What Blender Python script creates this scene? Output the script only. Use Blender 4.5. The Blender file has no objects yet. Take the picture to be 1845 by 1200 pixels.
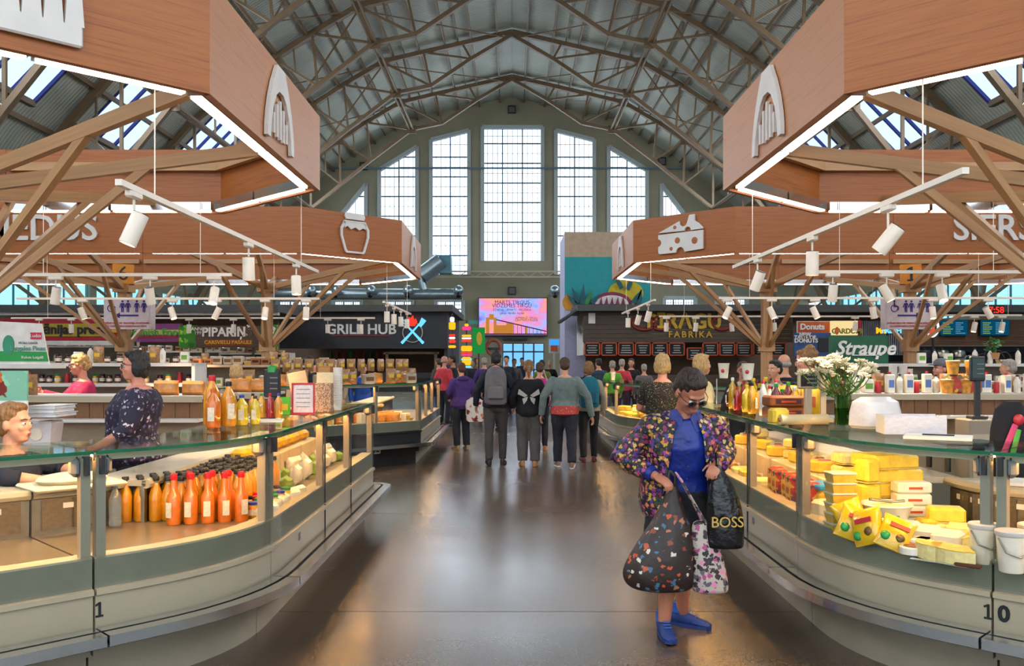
import bpy, math, random
from mathutils import Vector, Matrix, Euler
random.seed(7)
R = math.radians
scene = bpy.context.scene
col = scene.collection

# ------------------------------------------------------------------ camera, sky, exposure
EYE = 1.64                     # camera height in metres
FPX = 1600.0                   # focal length in pixels of the 1845 x 1200 frame
cam_d = bpy.data.cameras.new('camera')
cam = bpy.data.objects.new('camera', cam_d); col.objects.link(cam)
cam.location = (0, 0, EYE); cam.rotation_euler = (R(90), 0, 0)
cam_d.sensor_width = 36.0; cam_d.lens = 36.0 * FPX / 1845.0
cam_d.shift_y = (648 - 600) / 1845.0
cam_d.clip_start = 0.05; cam_d.clip_end = 400
scene.camera = cam
scene.view_settings.view_transform = 'Standard'
scene.view_settings.look = 'None'
scene.view_settings.gamma = 1.0
scene.view_settings.use_curve_mapping = False
scene.view_settings.exposure = 0.36
scene.cycles.use_denoising = True
scene.cycles.use_adaptive_sampling = True
scene.cycles.adaptive_threshold = .1
scene.cycles.adaptive_min_samples = 12
scene.cycles.max_bounces = 5
scene.cycles.diffuse_bounces = 3
scene.cycles.glossy_bounces = 3
scene.cycles.transmission_bounces = 6
scene.cycles.transparent_max_bounces = 14
scene.cycles.sample_clamp_indirect = 4.0
scene.cycles.caustics_reflective = False
scene.cycles.caustics_refractive = False

world = bpy.data.worlds.new('overcast sky'); scene.world = world
world.use_nodes = True
wn = world.node_tree; wn.nodes.clear()
w_out = wn.nodes.new('ShaderNodeOutputWorld'); w_bg = wn.nodes.new('ShaderNodeBackground')
w_bg.inputs[0].default_value = (0.78, 0.89, 1.0, 1); w_bg.inputs[1].default_value = 1.9
wn.links.new(w_bg.outputs[0], w_out.inputs[0])

def daylight(name, loc, size, energy, target, color=(.93, .97, 1.0)):
    ld = bpy.data.lights.new(name, 'AREA'); ld.shape = 'RECTANGLE'; ld.size, ld.size_y = size; ld.energy = energy; ld.color = color
    o = bpy.data.objects.new(name, ld); col.objects.link(o); o.location = loc
    o.rotation_euler = (Vector(target) - Vector(loc)).to_track_quat('-Z', 'Y').to_euler(); return o
# area lamps added to boost the daylight: under the roof lights and inside the gable
for k in range(8):
    y = 44.5 - 6.5 * k
    for sx in (-1, 1): daylight('roof_light_boost_lamp', (sx * 12.5, y, 10.4), (3.4, 3.2), 310, (sx * 2.0, y, 4.0))
daylight('gable_boost_lamp', (0, 51.2, 11), (15, 8), 420, (0, 20, 4), (.72, .86, 1.0))
daylight('rear_fill_lamp', (0, -8.8, 9), (16, 9), 300, (0, 30, 6))  # unseen fill lamp added behind the camera; no rear glazing is built

# ------------------------------------------------------------------ colour and material helpers
def C(h, a=1.0):
    h = h.lstrip('#'); v = [int(h[i:i+2], 16) / 255 for i in (0, 2, 4)]
    return tuple((x / 12.92 if x <= .04045 else ((x + .055) / 1.055) ** 2.4) for x in v) + (a,)
_mats = {}
def _new(name):
    m = bpy.data.materials.new(name); m.use_nodes = True
    n = m.node_tree; n.nodes.clear()
    o = n.nodes.new('ShaderNodeOutputMaterial')
    return m, n, o
def _noise(n, scale, detail=3, coords='Object', stretch=None):
    tc = n.nodes.new('ShaderNodeTexCoord'); t = n.nodes.new('ShaderNodeTexNoise')
    t.inputs['Scale'].default_value = scale; t.inputs['Detail'].default_value = detail
    if stretch:
        mp = n.nodes.new('ShaderNodeMapping'); mp.inputs['Scale'].default_value = stretch
        n.links.new(tc.outputs[coords], mp.inputs[0]); n.links.new(mp.outputs[0], t.inputs[0])
    else:
        n.links.new(tc.outputs[coords], t.inputs[0])
    return t
def _ramp(n, src, stops):
    r = n.nodes.new('ShaderNodeValToRGB'); e = r.color_ramp.elements
    while len(e) < len(stops): e.new(.5)
    for q, (p, c) in zip(e, stops): q.position = p; q.color = c
    n.links.new(src, r.inputs[0]); return r
def sc4(c, k): return tuple(min(1, x * k) for x in c[:3]) + (1,)
def M(name, hexcol, rough=.5, metal=0, var=.1, scale=8, bump=0, stretch=None, coat=0, sss=0, detail=3, alpha=None, trans=0, spec=.5):
    if name in _mats: return _mats[name]
    m, n, o = _new(name); c = C(hexcol) if isinstance(hexcol, str) else hexcol
    b = n.nodes.new('ShaderNodeBsdfPrincipled')
    t = _noise(n, scale, detail, stretch=stretch)
    r = _ramp(n, t.outputs[0], [(.3, sc4(c, 1 - var)), (.7, sc4(c, 1 + var))])
    n.links.new(r.outputs[0], b.inputs['Base Color'])
    b.inputs['Roughness'].default_value = rough; b.inputs['Metallic'].default_value = metal
    b.inputs['Coat Weight'].default_value = coat; b.inputs['Specular IOR Level'].default_value = spec
    if sss: b.inputs['Subsurface Weight'].default_value = sss; b.inputs['Subsurface Radius'].default_value = (.02, .008, .004)
    if trans: b.inputs['Transmission Weight'].default_value = trans
    if bump:
        bp = n.nodes.new('ShaderNodeBump'); bp.inputs['Strength'].default_value = min(1, bump); bp.inputs['Distance'].default_value = .02
        n.links.new(t.outputs[0], bp.inputs['Height']); n.links.new(bp.outputs[0], b.inputs['Normal'])
    n.links.new(b.outputs[0], o.inputs[0]); _mats[name] = m; return m
def MG(name, tint='#f4fffb', refl=.12, rough=.02, cap=.3):
    """thin clear sheet: lets light straight through, mirrors a little"""
    if name in _mats: return _mats[name]
    m, n, o = _new(name)
    t = n.nodes.new('ShaderNodeBsdfTransparent'); t.inputs[0].default_value = C(tint)
    g = n.nodes.new('ShaderNodeBsdfGlossy'); g.inputs[1].default_value = rough
    ns = _noise(n, 3); rr = _ramp(n, ns.outputs[0], [(0, (rough,) * 3 + (1,)), (1, (rough * 3,) * 3 + (1,))]); n.links.new(rr.outputs[0], g.inputs[1])
    lw = n.nodes.new('ShaderNodeLayerWeight'); lw.inputs[0].default_value = refl
    mx = n.nodes.new('ShaderNodeMixShader')
    ml = n.nodes.new('ShaderNodeMath'); ml.operation = 'MULTIPLY'; ml.inputs[1].default_value = cap; n.links.new(lw.outputs[0], ml.inputs[0])
    n.links.new(ml.outputs[0], mx.inputs[0]); n.links.new(t.outputs[0], mx.inputs[1]); n.links.new(g.outputs[0], mx.inputs[2])
    n.links.new(mx.outputs[0], o.inputs[0]); _mats[name] = m; return m
def ME(name, hexcol, strength, base=None):
    if name in _mats: return _mats[name]
    m, n, o = _new(name)
    e = n.nodes.new('ShaderNodeEmission'); e.inputs[1].default_value = strength
    ns = _noise(n, 2); c = C(hexcol); r = _ramp(n, ns.outputs[0], [(0, sc4(c, .97)), (1, c)])
    n.links.new(r.outputs[0], e.inputs[0]); n.links.new(e.outputs[0], o.inputs[0]); _mats[name] = m; return m
def MV(name, base, spots, scale=25, rough=.75, width=.33, rand=1.0, bump=.15, dist=True, stretch=None):
    """cloth printed with blotches (flowers): cells of several colours on a ground colour"""
    if name in _mats: return _mats[name]
    m, n, o = _new(name); b = n.nodes.new('ShaderNodeBsdfPrincipled'); b.inputs['Roughness'].default_value = rough
    tc = n.nodes.new('ShaderNodeTexCoord')
    src = tc.outputs['Object']
    if stretch:
        mp = n.nodes.new('ShaderNodeMapping'); mp.inputs['Scale'].default_value = stretch; n.links.new(src, mp.inputs[0]); src = mp.outputs[0]
    if dist:
        ns = n.nodes.new('ShaderNodeTexNoise'); ns.inputs['Scale'].default_value = scale * 1.6; n.links.new(src, ns.inputs[0])
        ad = n.nodes.new('ShaderNodeVectorMath'); ad.operation = 'MULTIPLY_ADD'; ad.inputs[1].default_value = (1.2 / scale,) * 3
        n.links.new(ns.outputs['Color'], ad.inputs[0]); n.links.new(src, ad.inputs[2]); src = ad.outputs[0]
    v = n.nodes.new('ShaderNodeTexVoronoi'); v.inputs['Scale'].default_value = scale; v.inputs['Randomness'].default_value = rand
    n.links.new(src, v.inputs[0])
    sp = n.nodes.new('ShaderNodeSeparateColor'); n.links.new(v.outputs['Color'], sp.inputs[0])
    r = _ramp(n, sp.outputs[0], [(i / len(spots), C(s)) for i, s in enumerate(spots)]); r.color_ramp.interpolation = 'CONSTANT'
    k = _ramp(n, v.outputs['Distance'], [(width, (1, 1, 1, 1)), (width + .06, (0, 0, 0, 1))])
    mx = n.nodes.new('ShaderNodeMix'); mx.data_type = 'RGBA'
    mx.inputs[6].default_value = C(base); n.links.new(r.outputs[0], mx.inputs[7]); n.links.new(k.outputs[0], mx.inputs[0])
    n.links.new(mx.outputs[2], b.inputs['Base Color'])
    if bump:
        nb = n.nodes.new('ShaderNodeTexNoise'); nb.inputs['Scale'].default_value = 14; n.links.new(tc.outputs['Object'], nb.inputs[0])
        bp = n.nodes.new('ShaderNodeBump'); bp.inputs['Strength'].default_value = bump * 2; bp.inputs['Distance'].default_value = .02
        n.links.new(nb.outputs[0], bp.inputs['Height']); n.links.new(bp.outputs[0], b.inputs['Normal'])
    n.links.new(b.outputs[0], o.inputs[0]); _mats[name] = m; return m
def MW(name, c0, c1, rough=.45, sx=.5, sy=22):
    """oak-look laminate, grain along the object's X axis"""
    if name in _mats: return _mats[name]
    m, n, o = _new(name); b = n.nodes.new('ShaderNodeBsdfPrincipled'); b.inputs['Roughness'].default_value = rough
    t = _noise(n, 3.0, 8, stretch=(sx, sy, sy)); r = _ramp(n, t.outputs[0], [(.3, C(c0)), (.5, C(c1)), (.72, C(c0))])
    n.links.new(r.outputs[0], b.inputs['Base Color'])
    bp = n.nodes.new('ShaderNodeBump'); bp.inputs['Strength'].default_value = .08; n.links.new(t.outputs[0], bp.inputs['Height']); n.links.new(bp.outputs[0], b.inputs['Normal'])
    n.links.new(b.outputs[0], o.inputs[0]); _mats[name] = m; return m

# ------------------------------------------------------------------ mesh helpers
class MB:
    """collects shapes, links them as ONE mesh object"""
    def __init__(s): s.v = []; s.f = []; s.mi = []; s.cur = 0
    def mat(s, i): s.cur = i; return s
    def add(s, vs, fs, mtx=None):
        k = len(s.v)
        s.v += [tuple(mtx @ Vector(p)) for p in vs] if mtx is not None else [tuple(p) for p in vs]
        s.f += [tuple(k + i for i in f) for f in fs]; s.mi += [s.cur] * len(fs); return s
    def box(s, c, d, rot=None, ch=0):
        x, y, z = d[0] / 2, d[1] / 2, d[2] / 2
        mt = Matrix.Translation(c) @ (Euler(rot).to_matrix().to_4x4() if rot else Matrix())
        if ch <= 0:
            vs = [(a * x, b * y, e * z) for e in (-1, 1) for a, b in ((-1, -1), (1, -1), (1, 1), (-1, 1))]
            return s.add(vs, [(3, 2, 1, 0), (4, 5, 6, 7), (0, 1, 5, 4), (1, 2, 6, 5), (2, 3, 7, 6), (3, 0, 4, 7)], mt)
        ch = min(ch, x * .9, y * .9, z * .9)
        rings = []
        for zz, ins in ((-z, ch), (-z + ch, 0), (z - ch, 0), (z, ch)):
            X, Y = x - ins, y - ins; q = ch if ins == 0 else ch * .5
            rings.append([(X - q, -Y, zz), (X, -Y + q, zz), (X, Y - q, zz), (X - q, Y, zz), (-X + q, Y, zz), (-X, Y - q, zz), (-X, -Y + q, zz), (-X + q, -Y, zz)])
        return s.loft(rings, mt)
    def loft(s, rings, mt=None, cap=True, closed=True):
        n = len(rings[0]); vs = [p for r in rings for p in r]; fs = []
        for i in range(len(rings) - 1):
            for j in range(n if closed else n - 1):
                a, b = i * n + j, i * n + (j + 1) % n
                fs.append((a, b, b + n, a + n))
        if cap: fs += [tuple(range(n))[::-1], tuple(range((len(rings) - 1) * n, len(rings) * n))]
        return s.add(vs, fs, mt)
    def lathe(s, prof, n=12, mt=None, cap=True):
        return s.loft([[(r * math.cos(2 * math.pi * j / n), r * math.sin(2 * math.pi * j / n), z) for j in range(n)] for r, z in prof], mt, cap)
    def cyl(s, p0, p1, r0, r1=None, n=8):
        return s.tube([p0, p1], [r0, r0 if r1 is None else r1], n)
    def tube(s, pts, rad, n=8, cap=True, sq=None):
        pts = [Vector(p) for p in pts]; m = len(pts)
        if not hasattr(rad, '__len__'): rad = [rad] * m
        rings = []; ref = None
        for i, p in enumerate(pts):
            d = (pts[min(i + 1, m - 1)] - pts[max(i - 1, 0)]).normalized()
            if ref is None: ref = Vector((0, 0, 1)) if abs(d.z) < .9 else Vector((0, 1, 0))
            a = d.cross(ref).normalized(); b = a.cross(d).normalized(); ref = b
            ry = rad[i] * (sq or 1)
            rings.append([tuple(p + a * rad[i] * math.cos(2 * math.pi * j / n) + b * ry * math.sin(2 * math.pi * j / n)) for j in range(n)])
        return s.loft(rings, None, cap)
    def ell(s, c, r, rot=None, n=12, m=8):
        mt = Matrix.Translation(c) @ (Euler(rot).to_matrix().to_4x4() if rot else Matrix()) @ Matrix.Diagonal((r[0], r[1], r[2], 1))
        pr = [(max(.02, math.sin(math.pi * i / m)), -math.cos(math.pi * i / m)) for i in range(m + 1)]
        return s.lathe(pr, n, mt)
    def prism(s, outline, h, mt=None):
        """outline of (x, z) points, thickness h along y"""
        n = len(outline)
        vs = [(x, 0, z) for x, z in outline] + [(x, h, z) for x, z in outline]
        fs = [tuple(range(n)), tuple(range(n, 2 * n))[::-1]] + [(j, n + j, n + (j + 1) % n, (j + 1) % n) for j in range(n)]
        return s.add(vs, fs, mt)
    def mesh(s, name, mats, smooth=False):
        me = bpy.data.meshes.new(name); me.from_pydata(s.v, [], s.f)
        for m in (mats if isinstance(mats, (list, tuple)) else [mats]): me.materials.append(m)
        if any(s.mi): me.polygons.foreach_set('material_index', s.mi)
        if smooth:
            me.polygons.foreach_set('use_smooth', [True] * len(me.polygons))
            try: me.set_sharp_from_angle(angle=R(40))
            except Exception: pass
        me.validate(); me.update(); return me
    def build(s, name, mats, parent=None, smooth=False, loc=(0, 0, 0), rot=(0, 0, 0)):
        return OB(name, s.mesh(name, mats, smooth), parent, loc, rot)
def OB(name, me, parent=None, loc=(0, 0, 0), rot=(0, 0, 0), scale=(1, 1, 1)):
    o = bpy.data.objects.new(name, me); col.objects.link(o)
    o.parent = parent; o.location = loc; o.rotation_euler = rot; o.scale = scale; return o
def tag(o, label, cat, group=None, kind=None):
    if label: o['label'] = label
    if cat: o['category'] = cat
    if group: o['group'] = group
    if kind: o['kind'] = kind
    return o
def T(name, label, cat, loc=(0, 0, 0), rz=0, group=None, kind=None):
    o = bpy.data.objects.new(name, None); col.objects.link(o); o.empty_display_size = .1
    o.location = loc; o.rotation_euler = (0, 0, rz); return tag(o, label, cat, group, kind)
def S(o):
    o['kind'] = 'structure'; return o
_unit = {}
def ubox(mat):
    if mat.name not in _unit:
        _unit[mat.name] = MB().box((0, 0, 0), (1, 1, 1)).mesh('beam', mat)
    return _unit[mat.name]
def member(name, p0, p1, w, h, mat, parent=None, up=(0, 0, 1)):
    """straight bar between two points (shared unit mesh), w across, h along 'up'"""
    p0, p1 = Vector(p0), Vector(p1); d = p1 - p0; L = d.length; x = d / L
    u = Vector(up); y = u.cross(x)
    if y.length < 1e-4: y = Vector((0, 1, 0)).cross(x)
    y.normalize(); z = x.cross(y)
    o = OB(name, ubox(mat), parent)
    m = Matrix(((x.x * L, y.x * w, z.x * h, 0), (x.y * L, y.y * w, z.y * h, 0), (x.z * L, y.z * w, z.z * h, 0), (0, 0, 0, 1)))
    o.matrix_local = Matrix.Translation((p0 + p1) / 2) @ m; return o
def bx(name, c, d, mat, parent=None, rz=0):
    o = OB(name, ubox(mat), parent, c, (0, 0, rz), d); return o
def copy_tree(o, parent=None):
    c = o.copy(); col.objects.link(c)
    if parent is not None: c.parent = parent
    for ch in o.children: copy_tree(ch, c)
    return c
def at(px, py, d):
    """world point seen at a pixel of the photograph, d metres in front of the camera"""
    return Vector(((px - 922) * d / FPX, d, EYE - (py - 648) * d / FPX))
_fonts = {}
def text_mesh(body, size, depth, mat, bold=0.0, align='CENTER', shear=0, space=1.0):
    key = (body, size, depth, mat.name, bold, align, shear)
    if key in _fonts: return _fonts[key]
    cu = bpy.data.curves.new('lettering', 'FONT'); cu.body = body; cu.size = size; cu.extrude = depth / 2; cu.offset = bold
    cu.align_x = align; cu.align_y = 'CENTER'; cu.shear = shear; cu.space_character = space; cu.resolution_u = 3
    o = bpy.data.objects.new('lettering', cu); col.objects.link(o)
    me = bpy.data.meshes.new_from_object(o); me.name = 'lettering'
    me.materials.clear(); me.materials.append(mat)
    bpy.data.objects.remove(o); bpy.data.curves.remove(cu)
    _fonts[key] = me; return me
def text(body, size, mat, parent=None, loc=(0, 0, 0), rz=0, depth=.01, bold=0.0, align='CENTER', name='lettering', sx=1.0, shear=0, rx=90, space=1.0):
    """upright lettering facing local -Y before the turn rz"""
    return OB(name, text_mesh(body, size, depth, mat, bold, align, shear, space), parent, loc, (R(rx), 0, rz), (sx, 1, 1))

# ------------------------------------------------------------------ shared materials
CREAM = M('cream_paint', '#b3a68c', .45, var=.06, scale=3)
STEELP = M('beige_steel', '#b58a5e', .5, var=.12, scale=4)
TRUSS = M('truss_paint', '#715b40', .55, var=.15, scale=5)
WHITE = M('white_paint', '#e6e2da', .4, var=.03)
LAMPW = M('lamp_white', '#e9dccb', .35, var=.03)
SILVER = M('brushed_aluminium', '#dfe3e8', .2, 1, var=.08, scale=30, stretch=(1, 20, 20))
STEEL = M('stainless_steel', '#a9a194', .32, 1, var=.12, scale=12)
GREY = M('grey_plastic', '#77767a', .45, var=.06)
BLACK = M('black_plastic', '#15151a', .4, var=.1)
DARK = M('dark_panel', '#2a2a2e', .55, var=.15)
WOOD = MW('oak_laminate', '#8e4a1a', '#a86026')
WOODLIT = MW('lit_oak_laminate', '#ad6c40', '#ba7b4c')  # same oak, paler: skylight on the aisle faces put into the colour
GLASS = MG('counter_glass', '#fafdfb', .10)
GLASSG = MG('green_edge_glass', '#eff8f3', .16)
EDGEG = M('glass_edge_green', '#1f6b4a', .15, var=.15, coat=.5)
LED = ME('led_white', '#ffe2c6', 11)
LEDW = ME('led_warm', '#ffb45e', 80)
RED = M('red_plastic', '#c02630', .35); GREENP = M('green_plastic', '#2f9a45', .4)
PAPER = M('paper', '#e6dfd0', .7, var=.05); CARD = M('cardboard', '#b98552', .8, var=.1)
YEL = M('yellow_print', '#e2b52a', .5); BLUE = M('blue_plastic', '#2a4fa8', .4)

# ------------------------------------------------------------------ the hall: floor
def floor_material():
    m, n, o = _new('polished_concrete'); b = n.nodes.new('ShaderNodeBsdfPrincipled')
    t = _noise(n, .9, 3); r = _ramp(n, t.outputs[0], [(.2, C('#54473c')), (.5, C('#605144')), (.8, C('#6e5e4e'))])
    t2 = _noise(n, 60, 2); r2 = _ramp(n, t2.outputs[0], [(.3, (.88, .88, .88, 1)), (.7, (1.05, 1.05, 1.05, 1))])
    mx = n.nodes.new('ShaderNodeMix'); mx.data_type = 'RGBA'; mx.blend_type = 'MULTIPLY'; mx.inputs[0].default_value = 1
    n.links.new(r.outputs[0], mx.inputs[6]); n.links.new(r2.outputs[0], mx.inputs[7]); n.links.new(mx.outputs[2], b.inputs['Base Color'])
    t3 = _noise(n, .8, 2); r3 = _ramp(n, t3.outputs[0], [(.2, (.2, .2, .2, 1)), (.8, (.3, .3, .3, 1))])
    n.links.new(r3.outputs[0], b.inputs['Roughness']); b.inputs['Specular IOR Level'].default_value = .8
    bp = n.nodes.new('ShaderNodeBump'); bp.inputs['Strength'].default_value = .05; n.links.new(t2.outputs[0], bp.inputs['Height']); n.links.new(bp.outputs[0], b.inputs['Normal'])
    n.links.new(b.outputs[0], o.inputs[0]); return m
CONC = floor_material()
JOINT = M('joint_filler', '#241d18', .8)
HALFW, YB, YW = 17.4, -9.0, 52.0
floor = S(MB().box((0, (YB + YW) / 2, -.06), (2 * HALFW, YW - YB, .1)).build('floor', JOINT))
ys = [YB, -5.3, -1.6, 2.09, 5.78, 9.47, 13.16, 16.85, 20.54, 24.23, 27.92, 31.61, 35.3, 38.99, 42.68, 46.37, YW]
xs = [-HALFW, -11.6, -5.8, 5.6, 11.5, HALFW]
for i in range(len(ys) - 1):
    for j in range(len(xs) - 1):
        x0, x1, y0, y1 = xs[j] + .005, xs[j + 1] - .005, ys[i] + .005, ys[i + 1] - .005
        MB().box(((x0 + x1) / 2, (y0 + y1) / 2, -.02), (x1 - x0, y1 - y0, .04)).build('slab', CONC, floor)

# ------------------------------------------------------------------ roof
PROF = [(0, 17.04), (6, 15.74), (9.3, 13.64), (12, 11.64), (15, 8.54), (17.3, 5.3)]
def roof_z(x):
    x = abs(x)
    for (a, za), (b, zb) in zip(PROF, PROF[1:]):
        if x <= b: return za + (zb - za) * (x - a) / (b - a)
    return PROF[-1][1]
def roof_material():
    m, n, o = _new('corrugated_roof'); b = n.nodes.new('ShaderNodeBsdfPrincipled'); b.inputs['Roughness'].default_value = .6
    t = _noise(n, .35, 5); r = _ramp(n, t.outputs[0], [(.3, C('#a3a698')), (.7, C('#bfc2b2'))])
    tc = n.nodes.new('ShaderNodeTexCoord'); w = n.nodes.new('ShaderNodeTexWave'); w.bands_direction = 'Y'; w.inputs['Scale'].default_value = 1.9
    n.links.new(tc.outputs['Object'], w.inputs[0])
    r2 = _ramp(n, w.outputs[1], [(0, (.72, .72, .72, 1)), (.6, (1, 1, 1, 1))])
    mx = n.nodes.new('ShaderNodeMix'); mx.data_type = 'RGBA'; mx.blend_type = 'MULTIPLY'; mx.inputs[0].default_value = 1
    n.links.new(r.outputs[0], mx.inputs[6]); n.links.new(r2.outputs[0], mx.inputs[7]); n.links.new(mx.outputs[2], b.inputs['Base Color'])
    bp = n.nodes.new('ShaderNodeBump'); bp.inputs['Strength'].default_value = .4; bp.inputs['Distance'].default_value = .05
    n.links.new(w.outputs[1], bp.inputs['Height']); n.links.new(bp.outputs[0], b.inputs['Normal'])
    n.links.new(b.outputs[0], o.inputs[0]); return m
ROOFM = roof_material()
SKYG = MG('skylight_glass', '#b3c9ea', .05); SKYM = M('skylight_bar_blue', '#2a2d78', .5)
ceiling = T('ceiling', None, None); S(ceiling)
TY = [47.7 - 6.5 * k for k in range(9)]            # truss positions along the hall
bays = [YW] + TY + [YB]
def slope_pt(sx, u, zoff=0):      # u runs along x
    return (sx * u, roof_z(u) + zoff)
for k in range(len(bays) - 1):
    y1, y0 = bays[k], bays[k + 1]
    for sx in (-1, 1):
        for (xa, za), (xb, zb) in zip(PROF, PROF[1:]):
            cuts = [(xa, xb)]
            light = xa >= 9 and xb <= 15.1 and y1 - y0 > 5
            def panel(u0, u1, w0, w1):
                MB().add([(sx * u0, w0, roof_z(u0)), (sx * u1, w0, roof_z(u1)), (sx * u1, w1, roof_z(u1)), (sx * u0, w1, roof_z(u0)),
                          (sx * u0, w0, roof_z(u0) + .12), (sx * u1, w0, roof_z(u1) + .12), (sx * u1, w1, roof_z(u1) + .12), (sx * u0, w1, roof_z(u0) + .12)],
                         [(0, 1, 2, 3), (7, 6, 5, 4), (0, 4, 5, 1), (1, 5, 6, 2), (2, 6, 7, 3), (3, 7, 4, 0)]).build('roof_panel', ROOFM, ceiling)
            if not light: panel(xa, xb, y0, y1); continue
            # a skylight strip cut out of the bay, running down the slope
            ua, ub = (11.0, 12.0) if xa < 11 else (12.0, 14.3)
            s0, s1 = y0 + 1.3, y1 - 1.7
            panel(xa, xb, y0, s0); panel(xa, xb, s1, y1)
            if ua > xa: panel(xa, ua, s0, s1)
            if ub < xb: panel(ub, xb, s0, s1)
            for q in range(3):
                a, b = s0 + (s1 - s0) * q / 3, s0 + (s1 - s0) * (q + 1) / 3
                MB().add([(sx * ua, a + .05, roof_z(ua) + .03), (sx * ub, a + .05, roof_z(ub) + .03), (sx * ub, b - .05, roof_z(ub) + .03), (sx * ua, b - .05, roof_z(ua) + .03)], [(0, 1, 2, 3)]).build('skylight_pane', SKYG, ceiling)
            for q in range(4):
                a = s0 + (s1 - s0) * q / 3
                member('skylight_bar', (sx * ua, a, roof_z(ua) + .02), (sx * ub, a, roof_z(ub) + .02), .1, .1, SKYM, ceiling)
            for u in ([ua] if xa < 11 else [ub]):
                member('skylight_curb', (sx * u, s0, roof_z(u)), (sx * u, s1, roof_z(u)), .18, .18, TRUSS, ceiling)
for sx in (-1, 1):
    for u in [.7, 1.9, 3.1, 4.3, 5.5, 6.8, 8.0, 9.2, 10.4, 11.9, 13.2, 14.6, 16.0]:
        member('purlin', (sx * u, YB, roof_z(u) - .13), (sx * u, YW, roof_z(u) - .13), .07, .16, TRUSS, ceiling)
    for u in (2.5, 5.0, 7.4, 9.8):
        member('purlin', (sx * u, YB, roof_z(u) - .08), (sx * u, YW, roof_z(u) - .08), .04, .06, TRUSS, ceiling)

# ------------------------------------------------------------------ roof trusses
TN = [(0, 16.84), (2.3, 16.3), (4.1, 15.89), (6.0, 15.44), (7.8, 14.38), (9.3, 13.4), (10.8, 12.3), (12.4, 11.0), (14.0, 9.25), (15.6, 7.3), (17.0, 5.0)]
BN = [(0, 16.7), (1.9, 15.59), (3.76, 14.34), (5.4, 14.0), (7.6, 12.34), (9.2, 11.04), (10.8, 9.74), (12.4, 7.74), (13.7, 5.9), (14.9, 3.4), (15.6, .1)]
proto_parts = []
def build_truss(y):
    k = TY.index(y)
    t = T('roof_truss', 'brown steel lattice roof truss spanning the hall, %s from the gable window' % ['first', 'second', 'third', 'fourth', 'fifth', 'sixth', 'seventh', 'eighth', 'ninth'][k], 'roof truss', (0, y, 0), 0, 'roof trusses of the hall')
    P = lambda n, sx: (sx * n[0], 0, n[1])
    for sx in (-1, 1):
        for a, b in zip(TN, TN[1:]): member('top_chord', P(a, sx), P(b, sx), .26, .2, TRUSS, t)
        for a, b in zip(BN, BN[1:]): member('bottom_chord', P(a, sx), P(b, sx), .2, .16, TRUSS, t)
        for i in range(1, 10):
            member('web_bar', P(TN[i], sx), P(BN[i], sx), .1, .09, TRUSS, t)
            if i < 10: member('web_bar', P(BN[i], sx), P(TN[i + 1], sx), .1, .09, TRUSS, t)
            # secondary bars from the middle of the diagonal
            mx = ((BN[i][0] + TN[i + 1][0]) / 2, (BN[i][1] + TN[i + 1][1]) / 2)
            if 2 <= i <= 8: member('web_bar', P(mx, sx), P(((TN[i][0] + TN[i + 1][0]) / 2, (TN[i][1] + TN[i + 1][1]) / 2), sx), .07, .06, TRUSS, t)
        for n in (TN[3], BN[3], TN[5], BN[6]):
            OB('gusset_plate', ubox(TRUSS), t, P(n, sx), (0, 0, 0), (.5, .06, .42))
    return t
for y in TY[:8]: build_truss(y)
for sx in (-1, 1):
    for (u, z) in (BN[3], BN[6]):
        for q in range(7):
            r = T('tie_beam', 'double steel tie beam linking %s trusses high on the %s' % (['the first two', 'the second and third', 'the third and fourth', 'the fourth and fifth', 'the fifth and sixth', 'the sixth and seventh', 'the last two'][q], ('left' if sx < 0 else 'right') + (' beside the ridge' if u < 8 else ' above the canopies')), 'tie beam', (0, 0, 0), 0, 'tie beams between the trusses')
            for dx in (-.1, .1):
                member('bar', (sx * u + dx, TY[q] - .1, z), (sx * u + dx, TY[q + 1] + .1, z), .07, .09, TRUSS, r)
    for q in range(6):
        member('wind_brace', (sx * .3, TY[q], 16.6), (sx * 6, TY[q + 1], 15.3), .05, .05, TRUSS, ceiling)
        member('wind_brace', (sx * 6, TY[q], 15.3), (sx * 11, TY[q + 1], 11.9), .05, .05, TRUSS, ceiling)
        member('wind_brace', (sx * 11, TY[q], 11.9), (sx * 6, TY[q + 1], 15.3), .05, .05, TRUSS, ceiling)

# ------------------------------------------------------------------ gable wall with its arched windows
WALLM = M('gable_plaster', '#8f8b74', .75, var=.08, scale=.6); REVEAL = M('window_reveal', '#a9b4b4', .6, var=.06, scale=2)
MULL = M('window_bar_grey', '#56707c', .5, var=.08); PANE = MG('window_pane', '#fbfdff', .03); LEADM = M('fine_window_bar', '#b9b6a8', .6)
K = YW / FPX
wx = lambda p: (p - 922) * K
wz = lambda p: EYE - (p - 648) * K
WINS = [  # (left px, right px, top-left py, top-right py, bottom py, columns)
    (868.8, 977, 229, 229, 470.5, 3), (776, 844.5, 252, 234.7, 495, 2), (683, 751, 306, 264, 495, 2), (617, 659, 384, 332, 495, 1),
    (1001, 1070, 234.7, 252, 495, 2), (1096, 1165, 264, 306, 495, 2), (1191, 1231, 332, 384, 495, 1)]
LOW = [(694, 743, 541, 541, 575, 3), (785, 834, 541, 541, 575, 3), (600, 651, 541, 541, 575, 3), (1196, 1252, 537, 537, 572, 3), (1290, 1345, 537, 537, 572, 3), (500, 560, 541, 541, 575, 3)]
wall = MB(); reveal = MB()
allw = sorted([(wx(a), wx(b), wz(tl), wz(tr), wz(bt)) for a, b, tl, tr, bt, c in WINS])
loww = sorted([(wx(a), wx(b), wz(tl), wz(tr), wz(bt)) for a, b, tl, tr, bt, c in LOW])
DOOR = (wx(905), wx(980), 2.6, 2.6, 0.0)
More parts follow.
